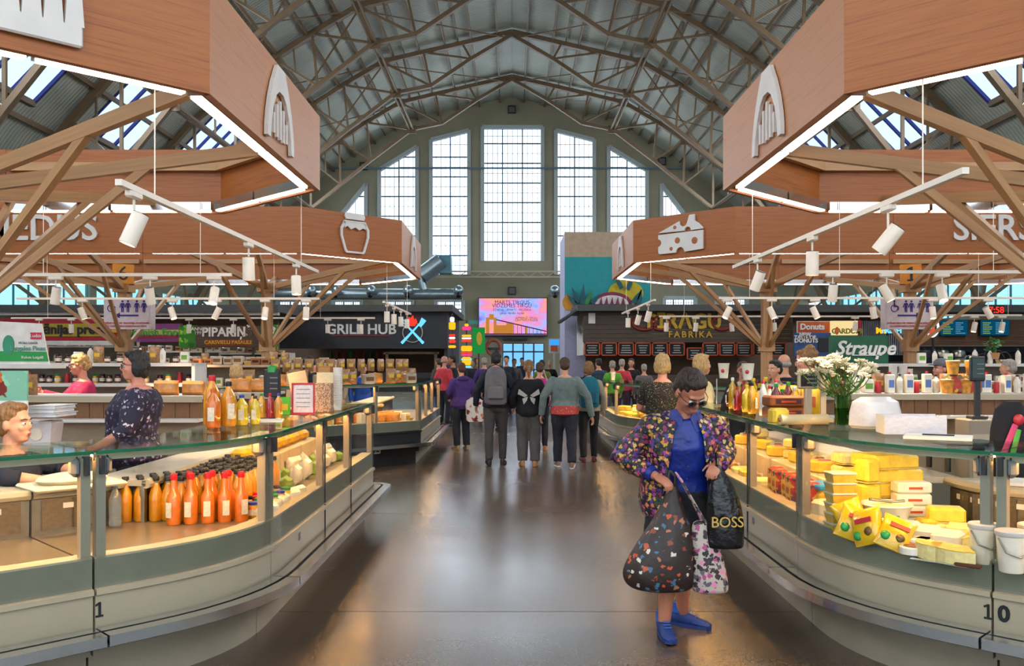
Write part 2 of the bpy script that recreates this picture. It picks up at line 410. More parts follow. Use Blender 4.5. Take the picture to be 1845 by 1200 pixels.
brk = sorted(set([-HALFW, HALFW] + [s * p[0] for p in PROF for s in (-1, 1) if p[0] < HALFW] + [v for w in allw + loww + [DOOR] for v in w[:2]]))
def lerp(a, b, t): return a + (b - a) * t
for x0, x1 in zip(brk, brk[1:]):
    xm = (x0 + x1) / 2; holes = []
    for w in loww + allw + [DOOR]:
        if w[0] < xm < w[1]:
            f = lambda x: lerp(w[2], w[3], (x - w[0]) / (w[1] - w[0]))
            holes.append((w[4], w[4], f(x0), f(x1)))
    holes.sort(); lo = (0.0, 0.0)
    for b0, b1, t0, t1 in holes:
        if b0 > lo[0] + 1e-3: wall.add([(x0, YW, lo[0]), (x1, YW, lo[1]), (x1, YW, b1), (x0, YW, b0)], [(0, 1, 2, 3)])
        lo = (t0, t1)
    wall.add([(x0, YW, lo[0]), (x1, YW, lo[1]), (x1, YW, roof_z(x1) + .1), (x0, YW, roof_z(x0) + .1)], [(0, 1, 2, 3)])
wall_far = S(wall.build('wall_far', WALLM))
def window(n, w, cols, rows_step, depth=.35):
    x0, x1, tl, tr, bt = w; y = YW + depth
    wo = T('window_%d' % n, None, None); S(wo)
    rv = MB(); c4 = [(x0, bt), (x1, bt), (x1, tr), (x0, tl)]
    for (a, b), (c, d) in zip(c4, c4[1:] + c4[:1]): rv.add([(a, YW, b), (c, YW, d), (c, y + .05, d), (a, y + .05, b)], [(0, 1, 2, 3)])
    rv.build('reveal', REVEAL, wo)
    f = .14
    for (a, b), (c, d) in zip(c4, c4[1:] + c4[:1]): member('frame_bar', (a, y, b), (c, y, d), .1, f, MULL, wo, (0, 1, 0))
    # raised surround
    for (a, b), (c, d) in zip(c4[1:] + c4[:1], c4[2:] + c4[:2]):
        if abs(b - bt) + abs(d - bt) > .01: member('surround', (a, YW - .05, b), (c, YW - .05, d), .22, .1, REVEAL, wo, (0, 1, 0))
    top = lambda x: lerp(tl, tr, (x - x0) / (x1 - x0))
    xsn = [lerp(x0, x1, i / cols) for i in range(cols + 1)]
    zs = [bt]
    while zs[-1] + rows_step * 1.3 < max(tl, tr): zs.append(zs[-1] + rows_step)
    zs.append(max(tl, tr) + .01)
    for x in xsn[1:-1]: member('mullion', (x, y, bt), (x, y, top(x)), .07, .09, MULL, wo, (0, 1, 0))
    for z in zs[1:-1]:
        # clip the transom to the sloping head
        a, b = x0, x1
        if tl < z or tr < z:
            t = (z - tl) / (tr - tl) if tr != tl else 2
            if not 0 < t < 1: continue
            xc = lerp(x0, x1, t); a, b = (xc, x1) if tr > tl else (x0, xc)
        member('transom', (a, y, z), (b, y, z), .07, .09, MULL, wo, (0, 1, 0))
    lead = MB()
    for i in range(cols):
        a, b = xsn[i], xsn[i + 1]
        for z0, z1 in zip(zs, zs[1:]):
            ta, tb = top(a), top(b); za, zb = min(z1, ta), min(z1, tb)
            if max(za, zb) <= z0 + .05: continue
            za, zb = max(za, z0 + .01), max(zb, z0 + .01)
            MB().add([(a, y + .01, z0), (b, y + .01, z0), (b, y + .01, zb), (a, y + .01, za)], [(0, 1, 2, 3)]).build('pane', PANE, wo)
            for q in (1, 2, 3):
                xq = lerp(a, b, q / 4); zt = min(z1, top(xq))
                if zt > z0 + .1: lead.box((xq, y + .03, (z0 + zt) / 2), (.03, .02, zt - z0))
            zq = (z0 + z1) / 2
            if zq < min(ta, tb): lead.box(((a + b) / 2, y + .03, zq), (b - a, .02, .03))
    o = lead.build('fine_bars', LEADM, wo); o['kind'] = 'stuff'
n = 1
for w in [tuple(v) for v in [(wx(a), wx(b), wz(tl), wz(tr), wz(bt)) + (c,) for a, b, tl, tr, bt, c in WINS]]:
    window(n, w[:5], w[5], 1.16); n += 1
for w in [(wx(a), wx(b), wz(tl), wz(tr), wz(bt)) + (c,) for a, b, tl, tr, bt, c in LOW]:
    window(n, w[:5], w[5], .6); n += 1
# glazed entrance doors under the screen
DOORM = M('door_frame_blue_grey', '#39505c', .4)
do = T('door_1', None, None); S(do)
dx0, dx1 = DOOR[0], DOOR[1]
for x in (dx0, lerp(dx0, dx1, .25), lerp(dx0, dx1, .5), lerp(dx0, dx1, .75), dx1): member('stile', (x, YW + .1, 0), (x, YW + .1, 2.6), .09, .09, DOORM, do, (0, 1, 0))
for z in (.05, 1.05, 2.1, 2.6): member('rail', (dx0, YW + .1, z), (dx1, YW + .1, z), .09, .09, DOORM, do, (0, 1, 0))
for i in range(4):
    a, b = lerp(dx0, dx1, i / 4), lerp(dx0, dx1, (i + 1) / 4)
    bx('pane', ((a + b) / 2, YW + .1, 1.3), (b - a - .06, .01, 2.5), MG('door_glass', '#9fc4e0', .1), do)
# long tie pipe crossing in front of the windows
member('trim_1', (-13.8, YW - .6, wz(307)), (13.8, YW - .6, wz(307)), .09, .09, MULL)['kind'] = 'structure'
for px, py in ((922, 198), (655, 300), (1192, 291), (922, 524)):
    vb = T('wall_box', 'square dark vent box on the gable wall %s' % {198: 'above the middle window', 300: 'up beside the leftmost arched window', 291: 'up beside the rightmost arched window', 524: 'just above the screen'}[py], 'vent', (wx(px), YW - .05, wz(py)), 0, 'vent boxes on the gable wall')
    for dx, dz, w, h in ((-.2, 0, .06, .46), (.2, 0, .06, .46), (0, .2, .46, .06), (0, -.2, .46, .06)): bx('frame_bar', (dx, -.03, dz), (w, .1, h), DARK, vb)
    for q in range(4): bx('slat', (0, -.02, -.13 + q * .087), (.36, .05, .04), GREY, vb)
# side walls with a window band
SIDEG = MG('side_window_glass', '#bfe3ee', .08)
for sx, nm in ((-1, 'left'), (1, 'right')):
    wl = S(MB().box((sx * 17.45, (YB + YW) / 2, 1.65), (.2, YW - YB, 3.3)).build('wall_' + nm, WALLM))
    MB().box((sx * 17.45, (YB + YW) / 2, 5.15), (.2, YW - YB, .4)).build('lintel', WALLM, wl)
    y = YB; k = 0
    while y < YW - 3:
        MB().box((sx * 17.45, y + .3, 4.1), (.2, .6, 1.7)).build('pier', WALLM, wl)
        MB().box((sx * 17.45, y + 2.05, 4.1), (.02, 2.9, 1.7)).build('pane', SIDEG, wl)
        for q in (1, 2): bx('glazing_bar', (sx * 17.45, y + .6 + q * .97, 4.1), (.06, .05, 1.7), MULL, wl)
        y += 3.5; k += 1

# ------------------------------------------------------------------ timber-clad canopies over the stalls
EMBLEM = M('emblem_white', '#d9d2cb', .5, var=.08, scale=3)
CZ, CH = 3.245, .70            # underside and height of the canopy band
def arch_emblem(parent, loc, rz, w=.78, h=.6):
    """pointed hangar-arch emblem with five bars, standing proud of the board; local -Y is outward"""
    e = OB('arch_emblem', None, parent, loc, (0, 0, rz)) if False else None
    out = [(-.5, 0), (-.5, .12), (-.47, .3), (-.4, .52), (-.3, .74), (-.14, 1), (.14, 1), (.3, .74), (.4, .52), (.47, .3), (.5, .12), (.5, 0)]
    inn = [(.4, 0), (.37, .2), (.3, .42), (.19, .6), (.08, .68), (-.08, .68), (-.19, .6), (-.3, .42), (-.37, .2), (-.4, 0)]
    m = MB().prism([(x * w, z * h) for x, z in out + inn], -.03)
    o = m.build('arch_emblem', EMBLEM, parent, loc=loc, rot=(0, 0, rz))
    for x, z0, z1 in ((-.24, .1, .36), (-.12, .08, .5), (0, .08, .58), (.12, .08, .5), (.24, .1, .36)):
        bx('emblem_bar', (x * w, -.012, (z0 + z1) / 2 * h), (.035, .025, (z1 - z0) * h), EMBLEM, o)
    return o
def slot_board(parent, loc, rz):
    m = MB(); w, h = .62, .5; pts = []
    o = MB().box((0, -.015, -.19), (w, .03, .12), ch=.01).build('comb_emblem', EMBLEM, parent, loc=loc, rot=(0, 0, rz))
    for i in range(6):
        x = -w / 2 + .045 + i * (w - .09) / 5
        MB().prism([(x - .05, -.14), (x + .05, -.14), (x + .022, .24), (x - .022, .24)], -.03).build('comb_tooth', EMBLEM, o)
def jar_emblem(parent, loc, rz):
    out = [(-.16, -.29), (.16, -.29), (.19, -.26), (.27, -.02), (.27, .1), (.2, .22), (-.2, .22), (-.27, .1), (-.27, -.02), (-.19, -.26)]
    o = T('x', None, None); bpy.data.objects.remove(o)
    ring = MB()
    inn = [(x * .86, z * .88 - .005) for x, z in out]
    for i in range(len(out)):
        a, b, c, d = out[i], out[(i + 1) % 10], inn[(i + 1) % 10], inn[i]
        ring.prism([a, b, c, d], -.03)
    o = ring.build('jar_emblem', EMBLEM, parent, loc=loc, rot=(0, 0, rz))
    MB().prism([(-.17, .24), (.17, .24), (.19, .29), (.17, .34), (-.17, .34), (-.19, .29)], -.03).build('jar_lid', EMBLEM, o)
    MB().prism([(-.22, .2), (-.2, .1), (-.14, .13), (-.08, .08), (0, .12), (.08, .08), (.15, .12), (.2, .1), (.22, .2)], -.03).build('jar_cloth', EMBLEM, o)
def cheese_emblem(parent, loc, rz):
    def circ(cx, cz, r, n=12, a0=0, a1=360): return [(cx + r * math.cos(R(a0 + (a1 - a0) * i / n)), cz + r * math.sin(R(a0 + (a1 - a0) * i / n))) for i in range(n + 1)]
    low = [(-.42, .04), (-.42, -.03)] + circ(-.42, -.09, .06, 8, 90, -90) + [(-.42, -.24), (-.4, -.27), (-.08, -.27)] + circ(0, -.27, .08, 8, 180, 0) + [(.42, -.25), (.42, .04)]
    o = MB().prism(low, -.03).build('cheese_emblem', EMBLEM, parent, loc=loc, rot=(0, 0, rz))
    up = [(-.42, .07), (-.02, .22)] + circ(.06, .2, .07, 6, 180, 330) + [(.17, .3), (.27, .3), (.27, .2), (.34, .16), (.42, .08), (.42, .06), (.2, .06)] + circ(.14, .06, .06, 8, 0, 180)
    MB().prism(up, -.03).build('cheese_rind', EMBLEM, o)
    for x, z, r in ((-.05, -.08, .05), (.27, -.11, .055), (-.17, -.2, .03), (-.1, .13, .03)):
        MB().prism(circ(x, z, r)[:-1], -.006).build('cheese_hole', WOOD, o, loc=(0, -.027, 0))
def canopy(sx, Xa, yc, label, near):
    t = T('stall_canopy', label, 'canopy', (0, 0, 0), 0, 'oak canopies over the market stalls')
    hb, dd, ch, L = 1.54, 2.9, 1.35, 9.85
    pl = [(Xa, yc - hb), (Xa, yc + hb), (Xa + sx * ch, yc + dd), (Xa + sx * (L - ch), yc + dd), (Xa + sx * L, yc + hb), (Xa + sx * L, yc - hb), (Xa + sx * (L - ch), yc - dd), (Xa + sx * ch, yc - dd)]
    cx, cy = Xa + sx * L / 2, yc
    for i in range(8):
        a, b = Vector(pl[i]), Vector(pl[(i + 1) % 8]); e = b - a; mid = (a + b) / 2
        nrm = Vector((e.y, -e.x)).normalized()
        if nrm.dot(mid - Vector((cx, cy))) < 0: nrm = -nrm
        rz = math.atan2(nrm.y, nrm.x) + math.pi / 2          # local -Y points outward
        k = 3 if e.length > 5 else 1
        for q in range(k):
            p = a + e * ((q + .5) / k); w = e.length / k
            pw = OB('fascia_panel', MB().box((0, .03, CH / 2), (w - .006, .05, CH)).mesh('fascia_panel', WOODLIT if i == 0 else WOOD), t, (p.x, p.y, CZ), (0, 0, rz))
            bx('batten', (0, .1, CH - .2), (w - .1, .07, .09), STEELP, pw)
            ns = 2 if w > 1.8 else 1
            for s in range(ns):
                ww = (w - .16) / ns
                xo = -w / 2 + .08 + ww * (s + .5)
                MB().box((xo, .13, .06), (ww - .03, .09, .09)).build('light_channel', SILVER, pw)
                MB().box((xo, .13, .008), (ww - .06, .06, .012)).build('led_strip', LED, pw)
        if i == 0: arch_emblem(t, (Xa - sx * .002, yc, CZ + .05), rz)
        pm = mid + nrm * .005
        if i == 7:
            if near: slot_board(t, (pm.x - e.x * (.05 if sx < 0 else .3), pm.y - e.y * (.05 if sx < 0 else .3), CZ + .33), rz)
            elif sx < 0: jar_emblem(t, (pm.x, pm.y, CZ + .36), rz)
            else: cheese_emblem(t, (pm.x, pm.y, CZ + .36), rz)
    if not near:
        x = (-6.22 if sx < 0 else 6.62)
        OBt = text('MEDUS' if sx < 0 else 'SIERS', .54, EMBLEM, t, (x, yc - dd - .012, CZ + .36), 0, .03, .008, 'RIGHT' if sx < 0 else 'LEFT')
    for n_, cxx in enumerate((Xa + sx * 2.66, Xa + sx * 5.28)):
        bx('column', (cxx, yc, 1.5), (.17, .17, 3.0), STEELP, t)
        ends = [(Xa + sx * .08, yc - 1.35), (Xa + sx * .08, yc + .35), (cxx - sx * .6, yc + dd - .1), (cxx - sx * .6, yc - dd + .1), (cxx + sx * .6, yc + dd - .1), (cxx + sx * .6, yc - dd + .1)]
        if n_ == 1: ends = ends[2:] + [(cxx + sx * 2.6, yc - 1.2), (cxx + sx * 2.6, yc + 1.2)]
        if near: ends = [e for e in ends if e[1] > yc - 2]
        for ex, ey in ends:
            p0, p1 = Vector((cxx, yc, 2.95)), Vector((ex, ey, CZ + .13))
            rf = member('rafter', p0, p1, .06, .1, STEELP, t)
            m = p0.lerp(p1, .62); b = Vector((cxx, yc, 1.87)) + (m - p0).normalized() * .08
            member('strut', (b.x, b.y, 1.87), m, .055, .065, STEELP, t)
        bx('collar', (cxx, yc, 1.9), (.24, .24, .22), STEELP, t)
        bx('cap_plate', (cxx, yc, 2.95), (.3, .3, .16), STEELP, t)
    return t
XL, XR, YC1, YC2 = -1.82, 2.0, 6.9, 16.25
canopy(-1, XL, YC1, 'near oak canopy on the left, its comb emblem cut off at the corner', True)
canopy(-1, XL, YC2, 'far left oak canopy lettered MEDUS with a honey jar emblem', False)
canopy(1, XR, YC1, 'near oak canopy on the right over the cheese counter numbered 10', True)
canopy(1, XR, YC2, 'far right oak canopy lettered SIERS with a cheese emblem', False)

# ------------------------------------------------------------------ lighting tracks and spotlights
LENS = ME('lamp_lens', '#ffd9a8', 14)
def _spot_meshes():
    ad = MB().box((0, 0, -.035), (.16, .045, .05), ch=.012).mesh('adapter', LAMPW, True)
    st = MB().cyl((0, 0, -.05), (0, 0, -.16), .008).mesh('stem', LAMPW)
    hd = MB().lathe([(.02, .095), (.046, .095), (.048, .09), (.05, -.09), (.044, -.092), (.042, -.07), (.01, -.07)], 14).mesh('head', LAMPW, True)
    bk = MB().lathe([(.044, .096), (.044, .1), (.01, .1)], 14).mesh('heat_sink', BLACK)
    ln = MB().lathe([(.04, -.071), (.04, -.075)], 14).mesh('lens', LENS)
    return ad, st, hd, bk, ln
SPM = _spot_meshes()
def track(p0, p1, spots, label, slabels, wires=(.1, .85), lamp=True):
    p0, p1 = Vector(p0), Vector(p1); d = (p1 - p0)
    t = T('lighting_track', label, 'lighting track', tuple(p0), 0, 'suspended white lighting tracks')
    member('rail', (0, 0, 0), d, .038, .034, LAMPW, t)
    for f in wires: member('wire', d * f, d * f + Vector((0, 0, CZ + .1 - p0.z)), .006, .006, LAMPW, t)
    ang = math.atan2(d.y, d.x)
    for (f, tilt, turn), lb in zip(spots, slabels):
        s = T('track_spotlight', lb, 'spotlight', tuple(p0 + d * f), 0, 'white spotlights on the lighting tracks')
        OB('adapter', SPM[0], s, (0, 0, 0), (0, 0, ang)); OB('stem', SPM[1], s)
        h = OB('head', SPM[2], s, (0, 0, -.23), (R(tilt), 0, R(turn)))
        OB('heat_sink', SPM[3], h); OB('lens', SPM[4], h)
        if lamp:
            ld = bpy.data.lights.new('spot_lamp', 'SPOT'); ld.energy = lamp if lamp is not True else 120; ld.color = (1, .66, .36); ld.spot_size = R(75); ld.spot_blend = .6; ld.shadow_soft_size = .04
            lo = bpy.data.objects.new('spot_lamp', ld); col.objects.link(lo); lo.parent = h; lo.location = (0, 0, -.11)
TZ = 2.60
nth = ['first', 'second', 'third', 'fourth', 'fifth', 'sixth']
def spl(where, n): return ['white spotlight %s, %s from its left end' % (where, nth[i]) for i in range(n)]
def fx(pxs, pa, pb): return [(p - pa) / (pb - pa) for p in pxs]
def frontal(px0, px1, d, py, pxs, nm, tilt=None, lamp=True):
    p0, p1 = at(px0, py, d), at(px1, py, d)
    sp = [(f, (random.choice([-25, -14, 12, 20, -30]) if tilt is None else tilt), random.choice([0, 60, 90, -70])) for f in fx(pxs, px0, px1)]
    track(p0, p1, sp, 'white lighting track ' + nm, spl('on the track ' + nm, len(sp)), lamp=lamp)
def receding(X, y0, y1, z, ys_, nm, tilts, lamp=True):
    sp = [((y - y0) / (y1 - y0), tl, tr) for y, (tl, tr) in zip(ys_, tilts)]
    track((X, y0, z), (X, y1, z), sp, 'white lighting track ' + nm, ['white spotlight on the track %s, %s from the camera' % (nm, nth[i]) for i in range(len(sp))], lamp=lamp)
receding(-2.15, 4.85, 9.8, 2.61, [5.05, 7.25, 8.85], 'over the juice counter', [(-22, -65), (4, 0), (-8, 30)])
receding(2.35, 4.6, 9.4, 2.62, [5.55, 6.95, 8.5], 'over the cheese counter', [(38, 60), (3, 0), (24, 40)])
receding(-2.14, 14.8, 18.7, 2.6, [15.2, 16.1, 17.1, 18.1], 'beside the honey jar emblem', [(4, 0)] * 4)
receding(2.3, 14.3, 18.5, 2.6, [15.0, 16.2, 17.6], 'under the cheese emblem', [(20, 40), (24, 30), (5, 0)])
frontal(40, 417, 9.6, 495, [100, 270, 385], 'below the letters MEDUS')
frontal(1475, 1845, 9.6, 490, [1500, 1597, 1697], 'below the letters SIERS')
frontal(30, 575, 13.8, 538, [148, 310, 390, 477, 551], 'before the orange six')
frontal(1295, 1845, 13.8, 537, [1310, 1390, 1468, 1573, 1680, 1780], 'before the orange one')
frontal(20, 675, 18.9, 573, [70, 128, 340, 420, 590, 650], 'above the red shop sign', 3, False)
frontal(1187, 1640, 18.9, 570, [1200, 1253, 1318, 1395, 1540], 'before the yellow lettering', 6, False)
frontal(1680, 1840, 17.0, 568, [1755, 1805], 'by the turquoise menu screens', -15, False)

# ------------------------------------------------------------------ glazed display counters
def make_path(P45, V, E, t, n=8):
    """plan line of the front glass: 45-degree side, rounded corner, aisle side; gives (x, y, nx, ny)"""
    P45, V, E = Vector(P45), Vector(V), Vector(E)
    d0, d1 = (V - P45).normalized(), (E - V).normalized()
    sg = 1 if d1.y > 0 and P45.x < V.x else -1
    nr = lambda d: Vector((d.y, -d.x)) * sg
    a, b = V - d0 * t, V + d1 * t
    pts = []
    m0 = 6
    for i in range(m0): p = P45.lerp(a, i / m0); pts.append((p, nr(d0)))
    for i in range(n + 1):
        u = i / n; p = a.lerp(V, u).lerp(V.lerp(b, u), u); d = d0.lerp(d1, u).normalized(); pts.append((p, nr(d)))
    m1 = 14
    for i in range(1, m1 + 1): p = b.lerp(E, i / m1); pts.append((p, nr(d1)))
    return pts
def cut(path, f0, f1):
    """piece of the path between the fractions of its length f0 and f1"""
    L = [0]
    for (p, _), (q, _) in zip(path, path[1:]): L.append(L[-1] + (q - p).length)
    tot = L[-1]; s0, s1 = f0 * tot, f1 * tot; out = []
    def pt(s):
        for i in range(len(path) - 1):
            if L[i] <= s <= L[i + 1] + 1e-9:
                u = (s - L[i]) / (L[i + 1] - L[i]); return (path[i][0].lerp(path[i + 1][0], u), path[i][1].lerp(path[i + 1][1], u).normalized())
        return path[-1]
    out.append(pt(s0)); out += [path[i] for i in range(len(path)) if s0 + 1e-3 < L[i] < s1 - 1e-3]; out.append(pt(s1)); return out
def frac(path, target):
    """fraction of the length where the path passes nearest to a plan point"""
    best = (1e9, 0); N = 400
    for i in range(N + 1):
        c = cut(path, 0, max(1e-6, i / N))[-1][0]; d = (c - Vector(target)).length
        if d < best[0]: best = (d, i / N)
    return best[1]
def sweep(m, path, prof):
    rings = [[(p.x + n.x * o, p.y + n.y * o, z) for o, z in prof] for p, n in path]
    return m.loft(rings)
def rect(o0, o1, z0, z1): return [(o0, z0), (o1, z0), (o1, z1), (o0, z1)]
POSTM = M('post_grey_beige', '#9b9182', .4, .2, var=.06)
BODYM = M('counter_cream_panel', '#b3a68c', .42, var=.05, scale=2); BANDM = M('counter_grey_band', '#7f7b6c', .4, var=.06)
KICKM = M('counter_plinth', '#968b78', .55, var=.08, scale=3); DECKM = M('display_deck', '#8c7c66', .3, .4, var=.12, scale=4)
INNER = M('counter_inside', '#6f6456', .5, var=.1); WORKT = M('worktop', '#b9ae9c', .4)
def counter(path, label, ztop=1.20, body=None, kick=None, posts=(0, 1), lampstr=True, seams=(), depth=1.0, smooth=True, group='glazed display counters of the market stalls', zb=0.0):
    t = T('display_counter', label, 'display counter', (0, 0, 0), 0, group)
    sw = lambda nm, prof, mat, pp=None: sweep(MB(), path, prof).build(nm, mat, pp or t, smooth)
    body = body or BODYM; kick = kick or KICKM
    sw('plinth', rect(-.6, -.09, 0, .2), kick); sw('plinth_band', rect(-.6, -.03, .2, .285), kick)
    rl = sw('bumper_rail', rect(.012, .08, .315, .347), SILVER)
    sw('rail_lip', rect(.104, .18, .295, .347), SILVER, rl); sw('rail_gap', rect(-.05, .16, .287, .31), DARK, rl)
    sw('front_panel', [(-.03, .286), (0, .34), (0, .50), (.018, .505), (.018, .53), (-.02, .535), (-.06, .286)], body)
    sw('lower_band', rect(-.05, -.008, .53, .675), BANDM)
    sw('sill', rect(-.12, -.01, .66, .685), CREAM)
    sw('deck', rect(-depth + .05, -.1, .62, .65), DECKM)
    sw('carcass', rect(-depth - .2, -.06, .29, .61), INNER)
    sw('back_riser', rect(-depth + .02, -depth + .05, .65, .87), STEEL)
    wt = sw('worktop', rect(-depth - .32, -depth + .06, .87, .905), WORKT)
    sw('worktop_edge', [(-depth + .06 + .03 * math.cos(a), .885 + .03 * math.sin(a)) for a in [i * math.pi / 4 for i in range(8)]], CREAM, wt)
    sw('front_glass', rect(.0, .008, .55, ztop - .02), GLASS)
    tg = sw('top_glass', rect(-.64, .006, ztop - .012, ztop), GLASSG)
    sw('glass_edge', rect(.0062, .014, ztop - .016, ztop + .001), EDGEG, tg)
    if lampstr:
        lh = sw('lamp_housing', [(-.075, ztop - .018), (-.03, ztop - .018), (-.03, ztop - .05), (-.034, ztop - .05), (-.034, ztop - .022), (-.075, ztop - .022)], CREAM)
        sw('lamp_strip', rect(-.065, -.04, ztop - .032, ztop - .024), LEDW, lh)
    L = len(path)
    for f in posts:
        c = cut(path, max(0, f - 1e-4), f)[-1] if f > 0 else path[0]
        p, n = c; tg_ = Vector((-n.y, n.x)); s = 1 if f < .5 else -1
        if f in (0, 1):
            tg_ = (cut(path, .02, .03)[0][0] - p) if f == 0 else (cut(path, .97, .98)[0][0] - p); tg_.normalize(); off = .03
        else: off = 0
        q = p - n * .035 + tg_ * off; ang = math.atan2(n.y, n.x) + math.pi / 2
        po = bx('post', (q.x, q.y, (ztop + .55) / 2), (.045, .05, ztop - .62), POSTM, t, ang)
        q2 = p - n * .05 + tg_ * (off + .035)
        cl = MB().box((0, 0, 0), (.05, .075, .1), ch=.02).build('glass_clamp', GREY, t, True, (q2.x, q2.y, ztop - .075), (0, 0, ang))
        bx('clamp_strap', (q.x + n.x * .03, q.y + n.y * .03, ztop - .07), (.02, .05, .09), DARK, t, ang)
    for f in seams:
        p, n = cut(path, 0, f)[-1]; ang = math.atan2(n.y, n.x) + math.pi / 2
        bx('seam', (p.x + n.x * .004, p.y + n.y * .004, .42), (.006, .012, .24), DARK, t, ang)
        bx('seam', (p.x + n.x * .004, p.y + n.y * .004, .86), (.006, .012, .62), DARK, t, ang)
    return t
def drawers(t, path, depth=1.0):
    L = sum((b[0] - a[0]).length for a, b in zip(path, path[1:])); n = max(1, int(L / .34))
    for i in range(n):
        p, nn = cut(path, 0, (i + .5) / n)[-1]; q = p - nn * (depth - .056); ang = math.atan2(nn.y, nn.x) + math.pi / 2
        d = bx('drawer_front', (q.x, q.y, .765), (L / n * .72, .014, .17), M('drawer_steel', '#8a7a66', .35, .7, var=.15), t, ang)
        q2 = p - nn * (depth - .068); bx('label_plate', (q2.x, q2.y, .81), (.07, .01, .03), PAPER, t, ang)
def rail_end(t, path):
    p, nn = path[-1]; tg_ = (path[-1][0] - path[-2][0]).normalized()
    pc_ = [(p - nn * .03, (nn * math.cos(a) + tg_ * math.sin(a))) for a in [i * math.pi / 14 for i in range(10)]]
    for nm, pr in (('rail_end', rect(.042, .11, .315, .347)), ('rail_end', rect(.134, .21, .295, .347)), ('rail_end_gap', rect(.03, .2, .29, .31))): sweep(MB(), pc_, pr).build(nm, SILVER if nm == 'rail_end' else DARK, t, True)
ONE = [(-.16, -.36), (.2, -.36), (.2, -.27), (.09, -.27), (.09, .36), (.0, .36), (-.18, .26), (-.15, .17), (-.03, .23), (-.03, -.27), (-.16, -.27)]
def numeral_one(path, f, size, z, mat, parent, dx=0):
    p, n = cut(path, 0, f)[-1]; tx = Vector((-n.y, n.x)); q = p + tx * dx + n * .004
    MB().prism([(a * size, b * size) for a, b in ONE], .004).build('lettering', mat, parent, loc=(q.x, q.y, z), rot=(0, 0, math.atan2(n.y, n.x) + math.pi / 2))
def numeral(body, path, f, size, z, mat, parent, off=.003):
    p, n = cut(path, 0, f)[-1]; return text(body, size, mat, parent, (p.x + n.x * off, p.y + n.y * off, z), math.atan2(n.y, n.x) + math.pi / 2, .004, .004)
# left near stall (juices)
PL1 = make_path((-3.6, 2.7), (-1.43, 4.87), (-1.43, 9.15), .62)
f2, f1 = frac(PL1, (-2.02, 4.28)), frac(PL1, (-1.43, 5.30))
cL1 = counter(cut(PL1, 0, f2 - .0008), 'left display counter module cut by the frame edge, with the seated vendor behind', posts=(1,))
cL2 = counter(cut(PL1, f2 + .0008, f1 - .0008), 'curved corner display counter numbered 1, filled with juice bottles', posts=(0, 1))
pc = cut(PL1, f1 + .0008, 1)
cL3 = counter(pc, 'straight aisle-side display counter numbered 15 on the left, with packaged food', posts=(.01, .38, .665, 1), seams=(.38, .665), depth=.85)
numeral_one(PL1, f2 + .003, .1, .43, BLACK, cL2); drawers(cL1, cut(PL1, 0, f2)); drawers(cL2, cut(PL1, f2, f1)); rail_end(cL3, pc); numeral('15', pc, .17, .06, .45, GREY, cL3)
# right near stall (cheese)
PR1 = make_path((4.0, 2.55), (1.78, 4.77), (1.78, 9.15), .62)
g2, g1 = frac(PR1, (2.295, 4.255)), frac(PR1, (1.78, 5.53))
cR1 = counter(cut(PR1, 0, g2 - .0008), 'right display counter module at the frame edge, holding white buckets', posts=(1,))
cR2 = counter(cut(PR1, g2 + .0008, g1 - .0008), 'curved corner display counter numbered 10, piled with yellow cheese', posts=(0, 1))
pc2 = cut(PR1, g1 + .0008, 1)
cR3 = counter(pc2, 'straight aisle-side cheese counter numbered 16, behind the woman with bags', posts=(.01, .32, .62, 1), seams=(.32, .62), depth=.7)
numeral_one(PR1, g2 + .0028, .1, .43, BLACK, cR2); numeral('0', PR1, g2 - .0068, .105, .43, BLACK, cR1); drawers(cR1, cut(PR1, 0, g2)); drawers(cR2, cut(PR1, g2, g1)); rail_end(cR3, pc2); numeral('16', pc2, .28, .06, .45, GREY, cR3)
# far stalls
BLKP = M('black_counter_panel', '#1d1b1c', .5, var=.1)
PL2 = make_path((-4.2, 11.23), (-1.43, 14.0), (-1.43, 17.7), .05, 2)
h1 = frac(PL2, (-1.43, 14.0))
cL4 = counter(cut(PL2, 0, h1), 'angled display counter with a black base numbered 25', ztop=1.27, body=BLKP, kick=BLKP, posts=(.45, .78, 1))
cL5 = counter(cut(PL2, h1, 1), 'far left aisle-side display counter with steel rails, behind the black base', ztop=1.27, posts=(0, .3, .6, 1))
numeral('25', PL2, frac(PL2, (-2.02, 13.41)), .13, .26, WHITE, cL4, -.02)
PR2 = make_path((4.4, 11.88), (1.78, 14.5), (1.78, 18.8), 1.0)
k1 = frac(PR2, (1.78, 15.5))
cR4 = counter(cut(PR2, 0, k1), 'rounded corner display counter glowing yellow beyond the woman with bags', ztop=1.24, posts=(.3, .6, 1))
cR5 = counter(cut(PR2, k1, 1), 'far right aisle-side display counter beside the teal backpack', ztop=1.24, posts=(.5, 1))

